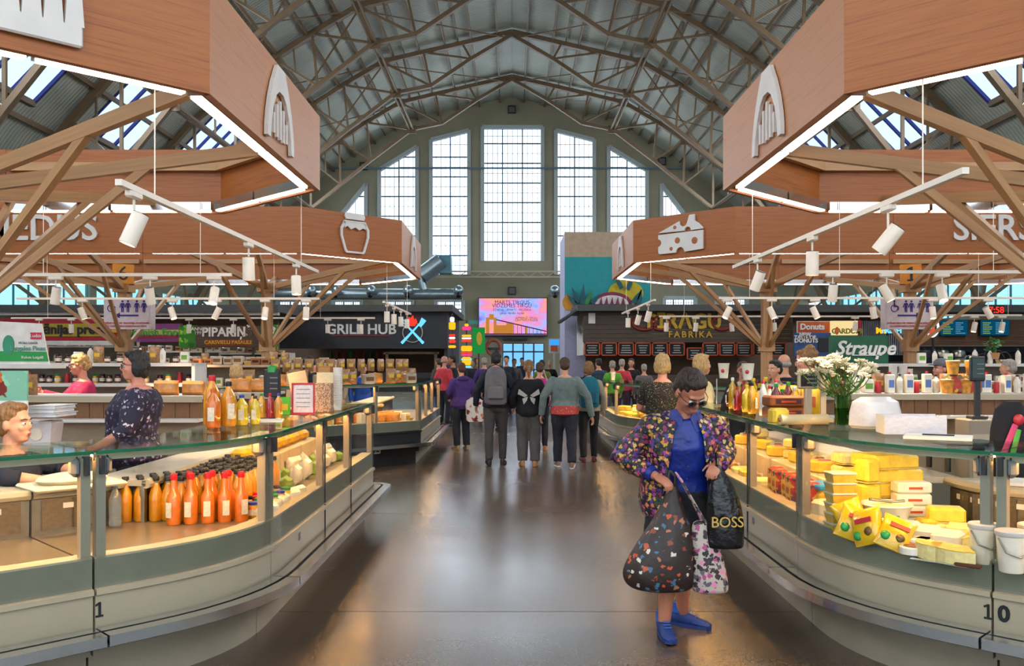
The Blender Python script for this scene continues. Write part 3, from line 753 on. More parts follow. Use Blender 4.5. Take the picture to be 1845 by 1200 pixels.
# ------------------------------------------------------------------ people
def skin(name, hexc): return M(name, hexc, .5, var=.07, scale=12, sss=.08)
SK1, SK2, SK3 = skin('skin_fair', '#d69a78'), skin('skin_tan', '#b97753'), skin('skin_rosy', '#cf8a72')
def hairm(name, hexc): return M(name, hexc, .55, var=.35, scale=25, bump=.8, stretch=(3, 3, .6), detail=5)
H_BLK, H_BRN, H_BLD, H_GRY, H_AUB, H_LBR = hairm('hair_black', '#1c1614'), hairm('hair_brown', '#4a3020'), hairm('hair_blond', '#c29a62'), hairm('hair_grey', '#a39a90'), hairm('hair_auburn', '#5e2f22'), hairm('hair_light_brown', '#8a6238')
def cloth(name, hexc, rough=.85, bump=.6, scale=9, var=.14): return M(name, hexc, rough, var=var, scale=scale, bump=bump, detail=2)
EYEW, IRIS, LIPM, BROW = M('eye_white', '#e8e2dc', .2), M('iris', '#3a2a20', .15), M('lips', '#a1534c', .45), M('brow_hair', '#3b281c', .8)
def remesh(o, vox, smooth=6):
    m = o.modifiers.new('surface', 'REMESH'); m.mode = 'VOXEL'; m.voxel_size = vox; m.use_smooth_shade = True
    if smooth:
        s = o.modifiers.new('soften', 'SMOOTH'); s.factor = .5; s.iterations = smooth
    return o
_wrk = bpy.data.textures.new('folds', 'CLOUDS'); _wrk.noise_scale = .09; _wrk.noise_depth = 2
_hrt = bpy.data.textures.new('locks', 'CLOUDS'); _hrt.noise_scale = .03; _hrt.noise_depth = 1
def folds(o, k=.012, tex=None):
    m = o.modifiers.new('folds', 'DISPLACE'); m.texture = tex or _wrk; m.strength = k; m.mid_level = .5; m.texture_coords = 'LOCAL'; return o
def hand(mb, wr, d, n, side, k, curl=25, r=.0085):
    """palm and five fingers; d along the forearm, n palm normal, side +1 puts the thumb on +w"""
    d = Vector(d).normalized(); w = d.cross(Vector(n)).normalized(); n = w.cross(d).normalized(); wr = Vector(wr)
    rot = Matrix((w, d, n)).transposed().to_euler()
    mb.ell(wr + d * .045 * k, (.042 * k, .055 * k, .017 * k), rot, 10, 6)
    for i, (o, L) in enumerate(((.031, .072), (.011, .082), (-.011, .077), (-.03, .06))):
        p = wr + d * .08 * k + w * o * k * side; pts = [p - d * .02 * k, p]; a = R(curl * .6); q = p
        for j in range(3):
            dd = (d * math.cos(a) + n * math.sin(a)); q = q + dd * (L * k * (.42, .32, .26)[j]); pts.append(q); a += R(curl)
        mb.tube(pts, [r * k, r * k, r * k * .95, r * k * .9, r * k * .75], 6)
    p = wr + d * .025 * k + w * .03 * k * side
    t1 = (d * .6 + w * side * .7 + n * .35).normalized(); t2 = (d * .85 + w * side * .2 + n * .5).normalized()
    mb.tube([p - t1 * .02 * k, p + t1 * .03 * k, p + t1 * .03 * k + t2 * .03 * k, p + t1 * .03 * k + t2 * .05 * k], [r * 1.3 * k, r * 1.15 * k, r * k, r * .8 * k], 6)
def shoe(root, an, yaw, mat, k, lift=0, sole=None):
    mt = Matrix.Translation((an[0], an[1], an[2])) @ Matrix.Rotation(yaw, 4, 'Z') @ Matrix.Rotation(-lift, 4, 'X')
    mb = MB(); rings = []
    for y, w, z0, h in ((-.075, .022, .0, .05), (-.065, .034, -.0, .085), (-.02, .036, 0, .1), (.04, .038, 0, .075), (.1, .044, 0, .055), (.15, .04, 0, .042), (.18, .02, .004, .025)):
        rings.append([(math.cos(a) * w * k, y * k, (-.075 + z0 + h / 2 + math.sin(a) * h / 2) * k) for a in [i * math.pi / 5 for i in range(10)]])
    mb.loft(rings); o = mb.build('shoe', mat, root, True); o.matrix_local = mt
    sb = MB(); pr = [(.03 * math.cos(a) * k + 0, a) for a in ()]
    out = [(-.025, -.078), (.025, -.078), (.036, -.03), (.04, .05), (.046, .11), (.036, .165), (0, .187), (-.036, .165), (-.046, .11), (-.04, .05), (-.036, -.03)]
    sb.loft([[(x * k, y * k, -.08 * k) for x, y in out], [(x * k, y * k, -.06 * k) for x, y in out]]); sb.build('sole', sole or mat, o)
    return o
DEF = dict(h=1.68, g=1.0, lean=0, pitch=0, yaw=0, drop=0, vox=.012, skin=SK1, hair=('short', H_BRN), top=None, sleeve=1.0, hem=.86, bottom='trousers', bmat=None, shoes=None, sole=None,
           rarm=((.25, -.03, 1.13), (.26, .06, .88)), larm=((-.25, -.03, 1.13), (-.26, .06, .88)), stride=0, rleg=None, lleg=None, face=False, glasses=False, curl=25, hemz=.5, loose=.0, rn=None, ln=None, twist=0, hd=1.0)
def person(label, loc, rz, **kw):
    a = dict(DEF); a.update(kw); k = a['h'] / 1.70; g = a['g']
    root = T('person', label, 'person', loc, rz)
    pv = Vector((0, 0, .95)); RM = Matrix.Rotation(-R(a['lean']), 4, 'X') @ Matrix.Rotation(R(a['twist']), 4, 'Z')
    up = lambda p: tuple(((RM @ (Vector(p) - pv)) + pv - Vector((0, 0, a['drop']))) * k)
    lo = lambda p: tuple((Vector(p) - Vector((0, 0, a['drop']))) * k)
    ab = lambda p: tuple(Vector(p) * k)
    hd_m = Matrix.Rotation(R(a['yaw']), 4, 'Z') @ Matrix.Rotation(-R(a['pitch']), 4, 'X')
    nk = Vector((0, .0, 1.487))
    HR = RM @ hd_m
    def hp(p):     # head-frame point (relative to the head centre) to local
        q = nk + hd_m.to_3x3() @ (Vector(p) * a['hd'] + Vector((0, .02, .105 * a['hd']))); return up(q)
    hrot = HR.to_euler()
    def hell(mb, c, r): mb.ell(hp(c), tuple(x * k * a['hd'] for x in r), hrot, 14, 10)
    TOR = [(.80, 0, .10, .09), (.87, -.01, .16, .115), (.95, -.01, .163, .112), (1.04, 0, .143, .098), (1.14, .005, .15, .105), (1.24, .01, .163, .116), (1.31, .0, .165, .106), (1.36, -.008, .138, .09), (1.405, -.012, .09, .068), (1.435, -.012, .066, .056)]
    def torso(mb, ex, z0=0, z1=2, flare=0, gg=None):
        rings = []; gg = gg or g
        for z, y, rx, ry in TOR:
            if z < z0 - .001 or z > z1: continue
            f = flare * max(0, (1.05 - z)); belly = (gg - 1) * .5 * math.exp(-((z - 1.05) / .18) ** 2)
            gx = 1 + (gg - 1) * .8
            rings.append([up((math.cos(t) * (rx * gx + ex + f), y + belly * .12 + math.sin(t) * (ry * (1 + (gg - 1) * 1.1) + ex + f + (belly * .12 if math.sin(t) > 0 else 0)), z)) for t in [i * math.pi / 10 for i in range(20)]])
        mb.loft(rings)
    def arm(mb, s, ex, upto=1.0, h_=False):
        e, w = (a['rarm'] if s > 0 else a['larm'])
        sh = Vector(up((s * (.157 + (g - 1) * .09), -.01, 1.34))); e = Vector(ab(e)); w = Vector(ab(w)); ga = 1 + (g - 1) * .6
        pts = [sh - (e - sh) * .06, sh.lerp(e, .3), sh.lerp(e, .75), e, e.lerp(w, .3), e.lerp(w, .7), w]
        rr = [.055 * ga, .052 * ga, .043 * ga, .041, .042, .034, .028]
        if upto < 1:
            n = 3 if upto < .55 else 5
            pts = pts[:n]; rr = rr[:n]; 
        mb.ell(sh, tuple((.052 * ga + ex) * k for _ in range(3)))
        mb.tube(pts, [(r + ex * (1.0 if i < len(rr) - 1 else 1.15)) * k for i, r in enumerate(rr)], 12)
        if h_:
            d = (w - e).normalized(); n = Vector((a['rn'] if s > 0 else a['ln']) or (-s * .8, -.3, -.2)); hand(mb, w, d, n, s if True else -s, k, a['curl'])
    def leg_pts(s):
        L = a['rleg'] if s > 0 else a['lleg']
        st = a['stride'] * s
        if L: kn, an = L
        else: kn, an = (s * .1, .03 + st * .55, .49 + abs(st) * .03), (s * .1, st - .02, .085 + (max(0, -st) * .12))
        return Vector(lo((s * .088, 0, .88))), Vector(ab(kn)), Vector(ab(an))
    def leg(mb, s, ex, end=1.0):
        hp_, kn, an = leg_pts(s); gl = 1 + (g - 1) * .6; q = kn.lerp(an, end)
        pts = [hp_, hp_.lerp(kn, .4), hp_.lerp(kn, .85), kn, kn.lerp(q, .3), kn.lerp(q, .75), q]
        rr = [.088 * gl, .08 * gl, .06, .056, .055, .045, .04]
        mb.tube(pts, [(r + ex) * k for r in rr], 12)
    # --- body: one continuous surface
    b = MB(); torso(b, 0)
    b.tube([up((0, -.012, 1.40)), up((0, -.005, 1.46)), hp((0, -.02, -.05))], [.058 * k, .052 * k, .05 * k], 12)
    hell(b, (0, -.012, .035), (.074, .092, .082)); hell(b, (0, .022, -.03), (.061, .066, .082)); hell(b, (0, .04, -.088), (.038, .042, .028))
    hell(b, (0, .088, -.025), (.011, .02, .018)); b.tube([hp((0, .078, .015)), hp((0, .1, -.022))], [.008 * k, .012 * k], 8)
    hell(b, (0, .07, .022), (.05, .02, .012)); hell(b, (.036, .062, -.028), (.02, .02, .02)); hell(b, (-.036, .062, -.028), (.02, .02, .02)); hell(b, (0, .08, -.067), (.022, .012, .012))
    for s in (-1, 1): hell(b, (s * .075, -.005, -.012), (.011, .02, .03)); arm(b, s, 0, 1, True); leg(b, s, 0)
    remesh(b.build('body', a['skin'], root, True), a['vox'] if a['vox'] < .01 else a['vox'] * .8, 3)
    if a['face']:
        for s in (-1, 1):
            e = MB().ell(hp((s * .029, .074, -.004)), (.0125 * k, .0125 * k, .0095 * k), hrot, 10, 8).build('eye', EYEW, root, True)
            MB().ell(hp((s * .029, .0845, -.004)), (.0055 * k, .004 * k, .0055 * k), hrot, 8, 6).build('iris', IRIS, e, True)
            MB().tube([hp((s * .012, .089, .018)), hp((s * .03, .086, .023)), hp((s * .046, .072, .017))], .003 * k, 6).build('eyebrow', BROW, root)
        MB().ell(hp((0, .0905, -.064)), (.02 * k, .006 * k, .0045 * k), hrot, 10, 6).ell(hp((0, .0895, -.071)), (.017 * k, .006 * k, .005 * k), hrot, 10, 6).build('lips', LIPM, root, True)
    if a['glasses']:
        gm = a['glasses']; gl = MB()
        for s in (-1, 1):
            pts = [hp((s * .031 + math.cos(t) * .023, .096, -.004 + math.sin(t) * .019)) for t in [i * math.pi / 8 for i in range(17)]]
            gl.tube(pts, .0025 * k, 6); gl.tube([hp((s * .053, .094, .004)), hp((s * .074, .06, .006)), hp((s * .078, -.005, .006))], .0022 * k, 6)
        gl.tube([hp((-.01, .098, .002)), hp((.01, .098, .002))], .0022 * k, 6)
        o = gl.build('glasses', BLACK, root)
        for s in (-1, 1): MB().ell(hp((s * .031, .095, -.004)), (.022 * k, .003 * k, .018 * k), hrot, 12, 6).build('lens', gm, o, True)
    # --- hair
    hs, hm = a['hair']
    if hs != 'bald':
        m = MB(); hell(m, (0, -.022, .05), (.083, .093, .081)); hell(m, (0, .03, .092), (.062, .045, .03))
        if hs in ('short', 'bob', 'pony', 'curly', 'long', 'up'): hell(m, (0, -.05, .0), (.079, .068, .08))
        if hs == 'bob':
            for s in (-1, 1): hell(m, (s * .068, -.022, -.02), (.026, .052, .072))
            hell(m, (0, -.06, -.045), (.074, .048, .06))
        if hs == 'curly':
            for i in range(22):
                t, u = random.random() * 6.28, random.random(); hell(m, (math.cos(t) * .075, -.03 + math.sin(t) * .075, -.03 + u * .14), (.027, .027, .027))
        if hs == 'long':
            for s in (-1, 1): hell(m, (s * .066, -.03, -.05), (.03, .045, .1))
            hell(m, (0, -.075, -.08), (.078, .035, .12))
        if hs == 'pony': hell(m, (0, -.11, -.0), (.03, .03, .03)); m.tube([hp((0, -.12, 0)), hp((0, -.15, -.06)), hp((0, -.14, -.17))], [.028 * k, .032 * k, .012 * k], 10)
        if hs == 'up': hell(m, (0, -.06, .115), (.05, .05, .045)); hell(m, (0, -.09, .06), (.05, .05, .05))
        o = remesh(m.build('hair', hm, root, True), max(.006, a['vox'] * .7), 2); folds(o, .014 if hs in ('curly', 'up') else .009, _hrt)
    if hs == 'bald':
        m = MB(); hell(m, (0, -.05, -.01), (.081, .06, .05)); remesh(m.build('hair', hm, root, True), .008, 2)
    # --- clothes
    if a['bottom'] == 'trousers':
        m = MB(); torso(m, .012, .80, 1.06)
        for s in (-1, 1): leg(m, s, .014 + a['loose'], 1.0)
        folds(remesh(m.build('trousers', a['bmat'], root, True), a['vox'], 4), .016)
    elif a['bottom'] == 'skirt':
        m = MB(); rings = []
        for z, r_ in ((1.03, .15), (.95, .178), (.85, .19), (.7, .2), (a['hemz'], .215)):
            rings.append([lo((math.cos(t) * r_ * g, math.sin(t) * r_ * .78 * g, z)) for t in [i * math.pi / 12 for i in range(24)]])
        m.loft(rings); folds(remesh(m.build('skirt', a['bmat'], root, True), a['vox'], 4), .02)
    if a['top']:
        m = MB(); torso(m, .02 + a['loose'] * .6, a['hem'], 1.425, .12)
        for s in (-1, 1): arm(m, s, .015 + a['loose'] * .4, a['sleeve'])
        folds(remesh(m.build('top', a['top'], root, True), a['vox'], 4), .018)
    if a['shoes']:
        for s in (-1, 1):
            _, kn, an = leg_pts(s); lift = 0
            if a['stride'] * s < 0: lift = -a['stride'] * s * 1.3
            shoe(root, (an.x, an.y, an.z - .0), R(-8 * s), a['shoes'], k, -lift, a['sole'])
    root['k'] = k; del root['k']
    return root, up, hp, ab, k
NAVY, CHAR, BLK, TEAL = cloth('navy_cloth', '#20242f'), cloth('charcoal_cloth', '#4a4442'), cloth('black_cloth', '#17161a'), cloth('teal_cloth', '#136b7c')
GREYC, SWEAT, PURP, REDC = cloth('grey_cloth', '#6e6668'), cloth('grey_green_knit', '#6f7c78', scale=14), cloth('purple_cloth', '#4a2f72'), cloth('coral_cloth', '#d3414a')
BEIGE, MAG, DENIM, OLIVE = cloth('beige_cloth', '#a5947f'), cloth('magenta_cloth', '#b01f52'), cloth('denim_cloth', '#2f4258'), cloth('olive_cloth', '#5c6a2c')
SH_BLK, SH_TAN, SH_BLU = M('black_shoe', '#26201e', .5), M('tan_shoe', '#b07a52', .6), M('blue_shoe', '#1d3876', .7, bump=.3, scale=40)
# --- walkers seen from behind in the aisle
def walker(label, px, d, h, rz=0, **kw):
    return person(label, (at(px, 648, d).x, d, 0), R(rz), h=h, **kw)
def backpack(root, k, mat, mat2, w=.31, hgt=.5, z=1.2, y=-.2):
    m = MB(); rings = []
    for f, sw, sd in ((0, .8, .8), (.06, 1, 1), (.45, 1, 1.1), (.75, .95, .95), (.92, .75, .7), (1, .4, .35)):
        rings.append([(math.copysign(abs(math.cos(t)) ** .6, math.cos(t)) * w / 2 * sw * k, (y + math.copysign(abs(math.sin(t)) ** .7, math.sin(t)) * .09 * sd) * k, (z - hgt / 2 + f * hgt) * k) for t in [i * math.pi / 10 for i in range(20)]])
    m.loft(rings); p = T('backpack', None, None); bpy.data.objects.remove(p)
    o = m.build('backpack', mat, None, True, root.location, root.rotation_euler)
    pk = MB().box((0, (y - .1) * k, (z - .1) * k), (w * .72 * k, .05 * k, .2 * k), ch=.03).build('front_pocket', mat2, o, True)
    MB().tube([(-.1 * k, (y - .02) * k, (z + hgt * .5) * k), (0, (y - .03) * k, (z + hgt * .56) * k), (.1 * k, (y - .02) * k, (z + hgt * .5) * k)], .008 * k, 6).build('grab_handle', BLACK, o)
    for s in (-1, 1): MB().tube([(s * .1 * k, (y + .06) * k, (z + hgt * .46) * k), (s * .115 * k, -.03 * k, 1.455 * k), (s * .12 * k, .11 * k, 1.36 * k), (s * .13 * k, .13 * k, 1.15 * k), (s * .16 * k, .02 * k, 1.0 * k), (s * .12 * k, (y + .04) * k, (z - hgt * .4) * k)], .016 * k, 8).build('strap', BLACK, o, True)
    return o
r, *_, k = walker('man walking away in a navy jacket, wearing a large grey backpack', 893, 13.8, 1.76, top=NAVY, bmat=CHAR, shoes=SH_BLK, hair=('short', H_BLK), g=1.05, hem=.87, stride=.1, larm=((-.29, -.04, 1.12), (-.3, .08, .9)), rarm=((.29, -.04, 1.12), (.28, .1, .92)))
tag(backpack(r, k, GREYC, M('backpack_pocket_grey', '#77706f', .8), .33, .56, 1.2), 'large grey backpack on the man in the navy jacket', 'backpack')
r, *_, k = walker('ponytailed girl walking away in a black hoodie with a pale butterfly print', 952, 13.7, 1.62, top=BLK, bmat=cloth('grey_trousers', '#575250'), shoes=SH_TAN, hair=('pony', H_LBR), g=.98, loose=.025, hem=.80, stride=-.04, larm=((-.28, -.02, 1.1), (-.26, .1, .95)), rarm=((.28, -.02, 1.1), (.25, .1, .95)))
WNG = M('butterfly_print', '#b9b2a8', .8)
for s in (-1, 1):
    MB().prism([(s * .02, .0), (s * .15, .1), (s * .17, .02), (s * .06, -.03)], -.006).prism([(s * .015, -.02), (s * .1, -.05), (s * .08, -.14), (s * .03, -.08)], -.006).build('butterfly_wing', WNG, r, loc=(0, -.182 * k, 1.15 * k))
r, *_, k = walker('heavy-set woman walking away in a grey-green sweater over a coral top', 1017, 13.45, 1.66, top=SWEAT, bmat=cloth('navy_wide_trousers', '#23252e'), shoes=M('walking_shoe', '#8b6a5c', .7), sole=WHITE, hair=('short', H_BRN), g=1.32, hem=.92, stride=-.16, loose=.012, larm=((-.33, -.04, 1.1), (-.36, .04, .82)), rarm=((.35, -.06, 1.1), (.42, .0, .8)))
m = MB(); rings = []
for z, rx, ry in ((.80, .1, .09), (.84, .205, .16), (.9, .215, .165), (.97, .2, .16)): rings.append([(math.cos(t) * rx * k * 1.05, (math.sin(t) * ry * 1.1) * k - .012, z * k) for t in [i * math.pi / 10 for i in range(20)]])
MB().loft(rings).build('coral_shirt_tail', MV('coral_print', '#c2463f', ['#e8c7b8', '#e07a6a'], 40, width=.2), r, True)
r, *_, k = walker('woman in black leggings walking away with a teal backpack', 1060, 14.2, 1.60, top=BEIGE, bmat=BLK, shoes=M('dark_red_shoe', '#5c2228', .6), hair=('bob', H_LBR), hem=.85, stride=.13)
tag(backpack(r, k, TEAL, M('teal_pocket', '#0f5a70', .7), .32, .52, 1.2), 'teal backpack on the woman in black leggings', 'backpack')
r, *_, k = walker('woman standing in a purple hooded jacket and dark trousers', 831, 16.2, 1.57, top=PURP, bmat=NAVY, shoes=M('pale_shoe', '#9c8a76', .7), hair=('short', H_AUB), g=1.12, loose=.012, hem=.80, rz=25, larm=((-.27, .03, 1.12), (-.2, .2, 1.02)), rarm=((.27, -.02, 1.1), (.26, .05, .84)))
MB().ell((0, -.1 * k, 1.4 * k), (.13 * k, .07 * k, .06 * k)).build('hood', PURP, r, True)
tag(MB().loft([[(x * w, y * .05, z) for x, y in ((-1, -1), (1, -1), (1, 1), (-1, 1))] for z, w in ((0, .12), (.03, .15), (.3, .16), (.38, .14), (.44, .05))]).build('carrier_bag', MV('carrier_print', '#e6dfd6', ['#b8352a', '#7c2a20', '#d98b5a'], 9, width=.4), None, False, (at(855, 648, 16.1).x, 16.05, .52), (0, 0, .3)), 'white carrier bag with a red print beside the purple jacket', 'carrier bag')
walker('bald man in a coral red shirt by the far left counter', 800, 21.8, 1.72, rz=-35, top=REDC, bmat=NAVY, shoes=SH_BLK, hair=('bald', H_GRY), skin=SK3, vox=.014, sleeve=.6)
walker('dark-haired man in black facing the man in coral red', 815, 22.6, 1.74, rz=100, top=BLK, bmat=NAVY, shoes=SH_BLK, hair=('short', H_BLK), skin=SK2, vox=.015)
walker('person in a pink jacket half hidden behind the ponytailed girl', 972, 16.0, 1.58, top=cloth('pink_cloth', '#c23a86'), bmat=NAVY, shoes=SH_TAN, hair=('short', H_BRN), vox=.014, stride=.1)
tag(MB().ell((0, 0, 0), (.15, .08, .17)).tube([(-.1, 0, .12), (-.06, .1, .34), (.02, .2, .42), (.06, .1, .3), (.1, 0, .12)], .012).build('pink_bag', cloth('pink_bag_cloth', '#c58a9c'), None, True, (at(979, 648, 15.6).x, 15.7, 1.0)), 'pink shoulder bag beside the ponytailed girl', 'bag')
crowd = [(872, 24, 1.68, PURP, H_GRY, 0, 'grey-haired person in purple far down the aisle'), (889, 20.5, 1.70, BLK, H_BLK, 20, 'person in black just left of the grey backpack'), (912, 26, 1.74, NAVY, H_BLK, 170, 'man in navy far down the aisle by the backpack wearer'), (926, 29, 1.66, GREYC, H_BRN, 180, 'person in grey walking up from the entrance'),
         (940, 33, 1.7, DENIM, H_BLK, 180, 'person in denim near the entrance doors'), (976, 23, 1.62, OLIVE, H_BLK, 10, 'person in olive behind the ponytailed girl'), (848, 27, 1.66, NAVY, H_BRN, 190, 'person in navy below the burger sign'), (990, 30, 1.6, BLK, H_GRY, 170, 'person in black near the right of the entrance'),
         (790, 25, 1.66, CHAR, H_BRN, 40, 'person in charcoal beyond the bald man'), (858, 31, 1.7, BEIGE, H_LBR, 180, 'person in beige near the green pillar sign')]
for px, d, h, tm, hm, rz, lb in crowd: walker(lb, px, d, h, rz=rz, top=tm, bmat=NAVY, shoes=SH_BLK, hair=('short', hm), vox=.018)
crowd2 = [(1078, 22.5, 1.66, DENIM, ('short', H_BLK), 20, 'dark-haired person in denim at the pastry counter'), (1103, 21.5, 1.6, M('lime_cloth', '#5fae2c', .8), ('short', H_GRY), 15, 'grey-haired person in lime green at the pastry counter'), (1120, 22.6, 1.64, REDC, ('short', H_GRY), -20, 'person in red at the pastry counter'), (1137, 23.5, 1.66, BLK, ('long', H_BRN), 170, 'long-haired seller facing out from the pastry counter'), (1160, 21.8, 1.52, GREYC, ('short', H_GRY), 0, 'short grey-haired person at the pastry counter')]
for px, d, h, tm, hr, rz, lb in crowd2: walker(lb, px, d, h, rz=rz, top=tm, bmat=NAVY, shoes=SH_BLK, hair=hr, vox=.016, face=(rz == 170))
# --- vendors and shoppers around the stalls
FLW = MV('navy_floral', '#1d1c33', ['#6d5f86', '#8d7fa0', '#d8c9d0', '#5c3a5e', '#a5909c'], 26, width=.27)
GLC = MG('spectacle_lens', '#e8eef0', .1)
walker('stout vendor with black hair and glasses in a navy floral blouse', 247, 7.0, 1.70, rz=108, top=FLW, bmat=NAVY, shoes=SH_BLK, hair=('bob', H_BLK), g=1.45, hem=.8, loose=.02, face=True, glasses=GLC, vox=.009, sleeve=.8, skin=SK3, yaw=8, rarm=((.28, .1, 1.1), (.27, .28, .94)), larm=((-.3, .05, 1.1), (-.24, .28, .97)))
walker('blond vendor with glasses in a magenta jacket at the brown-panelled case', 147, 9.85, 1.69, rz=128, top=MAG, bmat=NAVY, shoes=SH_BLK, hair=('curly', H_BLD), g=1.15, face=True, glasses=GLC, vox=.009, skin=SK3, pitch=4, rarm=((.24, .14, 1.2), (.2, .36, 1.28)), larm=((-.26, .1, 1.16), (-.14, .3, 1.2)))
NVT = cloth('navy_jacket', '#1b2030')
walker('seated vendor with short blond hair in a navy jacket with blue piping', 22, 5.42, 1.62, rz=-95, hd=1.1, top=NVT, bmat=NAVY, shoes=SH_BLK, hair=('short', H_LBR), drop=.29, face=True, vox=.008, skin=SK1, g=1.1, rleg=((.1, .36, .52), (.1, .34, .085)), lleg=((-.1, .36, .52), (-.1, .34, .085)), rarm=((.26, .14, 1.0), (.16, .38, .965)), larm=((-.26, .16, 1.0), (-.12, .39, .975)), pitch=-3, sleeve=.8)
walker('blond vendor seen from behind among the left shelves', 425, 10.4, 1.57, rz=20, top=GREYC, bmat=NAVY, shoes=SH_BLK, hair=('short', H_BLD), vox=.01)
walker('dark-haired shopper in black leaning over the far left stall', 574, 15.0, 1.72, rz=70, top=BLK, bmat=NAVY, shoes=SH_BLK, hair=('short', H_BLK), vox=.012, lean=12, pitch=20, skin=SK3)
walker('grey-haired shopper beyond the cardboard stands', 603, 18.0, 1.62, rz=160, top=BEIGE, bmat=NAVY, shoes=SH_BLK, hair=('short', H_GRY), vox=.014, face=True)
walker('seller in bright blue behind the dried fruit bags', 652, 18.1, 1.56, rz=200, top=cloth('bright_blue_cloth', '#1f4fb0'), bmat=NAVY, shoes=SH_BLK, hair=('short', H_LBR), vox=.012, lean=10)
DOT = MV('black_dotted', '#17140f', ['#b99a5f', '#cdbb90', '#8c7a50'], 60, width=.2)
walker('blond woman seen from behind in a black dotted blouse', 1193, 9.6, 1.69, rz=-18, top=DOT, bmat=BLK, shoes=SH_BLK, hair=('bob', H_BLD), vox=.009, sleeve=.5, g=1.15, skin=SK3, larm=((-.26, .05, 1.12), (-.16, .25, 1.05)))
walker('smiling blond woman in profile beside the cheese stall', 1262, 10.1, 1.69, rz=-75, top=cloth('cream_print', '#d9c38f'), bmat=NAVY, shoes=SH_BLK, hair=('bob', H_BLD), vox=.009, face=True, skin=SK1)
walker('dark-haired shopper with spectacles behind the sauce bottles', 1338, 11.9, 1.6, rz=170, top=BLK, bmat=NAVY, shoes=SH_BLK, hair=('short', H_BRN), vox=.01, face=True, glasses=GLC, skin=SK3)
walker('black-haired shopper in a pale top looking left', 1397, 11.1, 1.62, rz=120, top=cloth('pale_cloth', '#b8b0bc'), bmat=NAVY, shoes=SH_BLK, hair=('short', H_BLK), vox=.011, face=True)
walker('bald shopper in black seen from behind by the donut sign', 1413, 11.7, 1.7, rz=10, top=BLK, bmat=NAVY, shoes=SH_BLK, hair=('bald', H_GRY), vox=.011)
walker('vendor with piled-up brown hair in a black blouse facing left', 1457, 9.05, 1.74, rz=75, top=BLK, bmat=NAVY, shoes=SH_BLK, hair=('up', H_LBR), vox=.009, face=True, skin=SK3, g=1.3, sleeve=.5, pitch=8)
r, up, hp, ab, k = walker('seller in a grey cap and navy top on the right', 1697, 10.6, 1.63, rz=100, top=NVT, bmat=NAVY, shoes=SH_BLK, hair=('short', H_BRN), vox=.01, face=True, skin=SK3)
CAPG = cloth('grey_cap_cloth', '#6a6a72')
MB().ell(hp((0, -.01, .07)), (.088 * k, .1 * k, .07 * k)).build('cap', CAPG, r, True); MB().ell(hp((0, .11, .055)), (.06 * k, .06 * k, .008 * k)).build('cap_peak', CAPG, r, True)
walker('white-capped worker at the right edge among the shelves', 1818, 11.8, 1.63, rz=60, top=WHITE, bmat=NAVY, shoes=SH_BLK, hair=('short', H_GRY), vox=.012)
sx_ = MB().lathe([(.16, .5), (.17, .52), (.17, .55), (.15, .56)], 16)
st = T('stool', 'round stool under the seated vendor', 'stool', (at(22, 648, 5.42).x, 5.42, 0))
sx_.build('seat', DARK, st, True)
for q in range(4): MB().cyl((.1 * math.cos(q * 1.57 + .7), .1 * math.sin(q * 1.57 + .7), .5), (.17 * math.cos(q * 1.57 + .7), .17 * math.sin(q * 1.57 + .7), 0), .014).build('leg', STEEL, st)

# ------------------------------------------------------------------ the woman with shopping bags, walking towards the camera
WX, WY = at(1226, 648, 5.3).x, 5.3
BLUEV = M('blue_velvet', '#0d267a', .45, var=.3, scale=10, bump=.7)
FLOR = MV('dark_floral_jacket', '#17141f', ['#c7a034', '#a03d8a', '#5a2a63', '#cf7444', '#34452f', '#4a3f92', '#d1b070', '#8c2f55'], 42, width=.5, rough=.6)
SKO = skin('skin_old', '#b8765a')
root, up, hp, ab, k = person('woman in a floral jacket and blue shirt walking with three shopping bags', (WX, WY, 0), R(180), h=1.60, lean=14, pitch=27, yaw=16, hd=1.12, vox=.0065, skin=SKO, hair=('short', hairm('hair_dark_brown', '#2c1a12')),
    top=BLUEV, sleeve=.3, hem=.86, bottom='skirt', bmat=BLK, hemz=.47, g=1.16, face=True, glasses=M('sunglass_lens', '#1a0d0c', .08, coat=1), curl=48,
    rarm=((.38, .0, 1.135), (.19, .22, 1.03)), larm=((-.275, .02, 1.16), (-.17, .25, 1.10)), rleg=((.09, .09, .47), (.115, .06, .10)), lleg=((-.02, -.06, .48), (-.05, -.2, .085)), rn=(-.2, -.1, -1), ln=(.3, -.2, -.9))
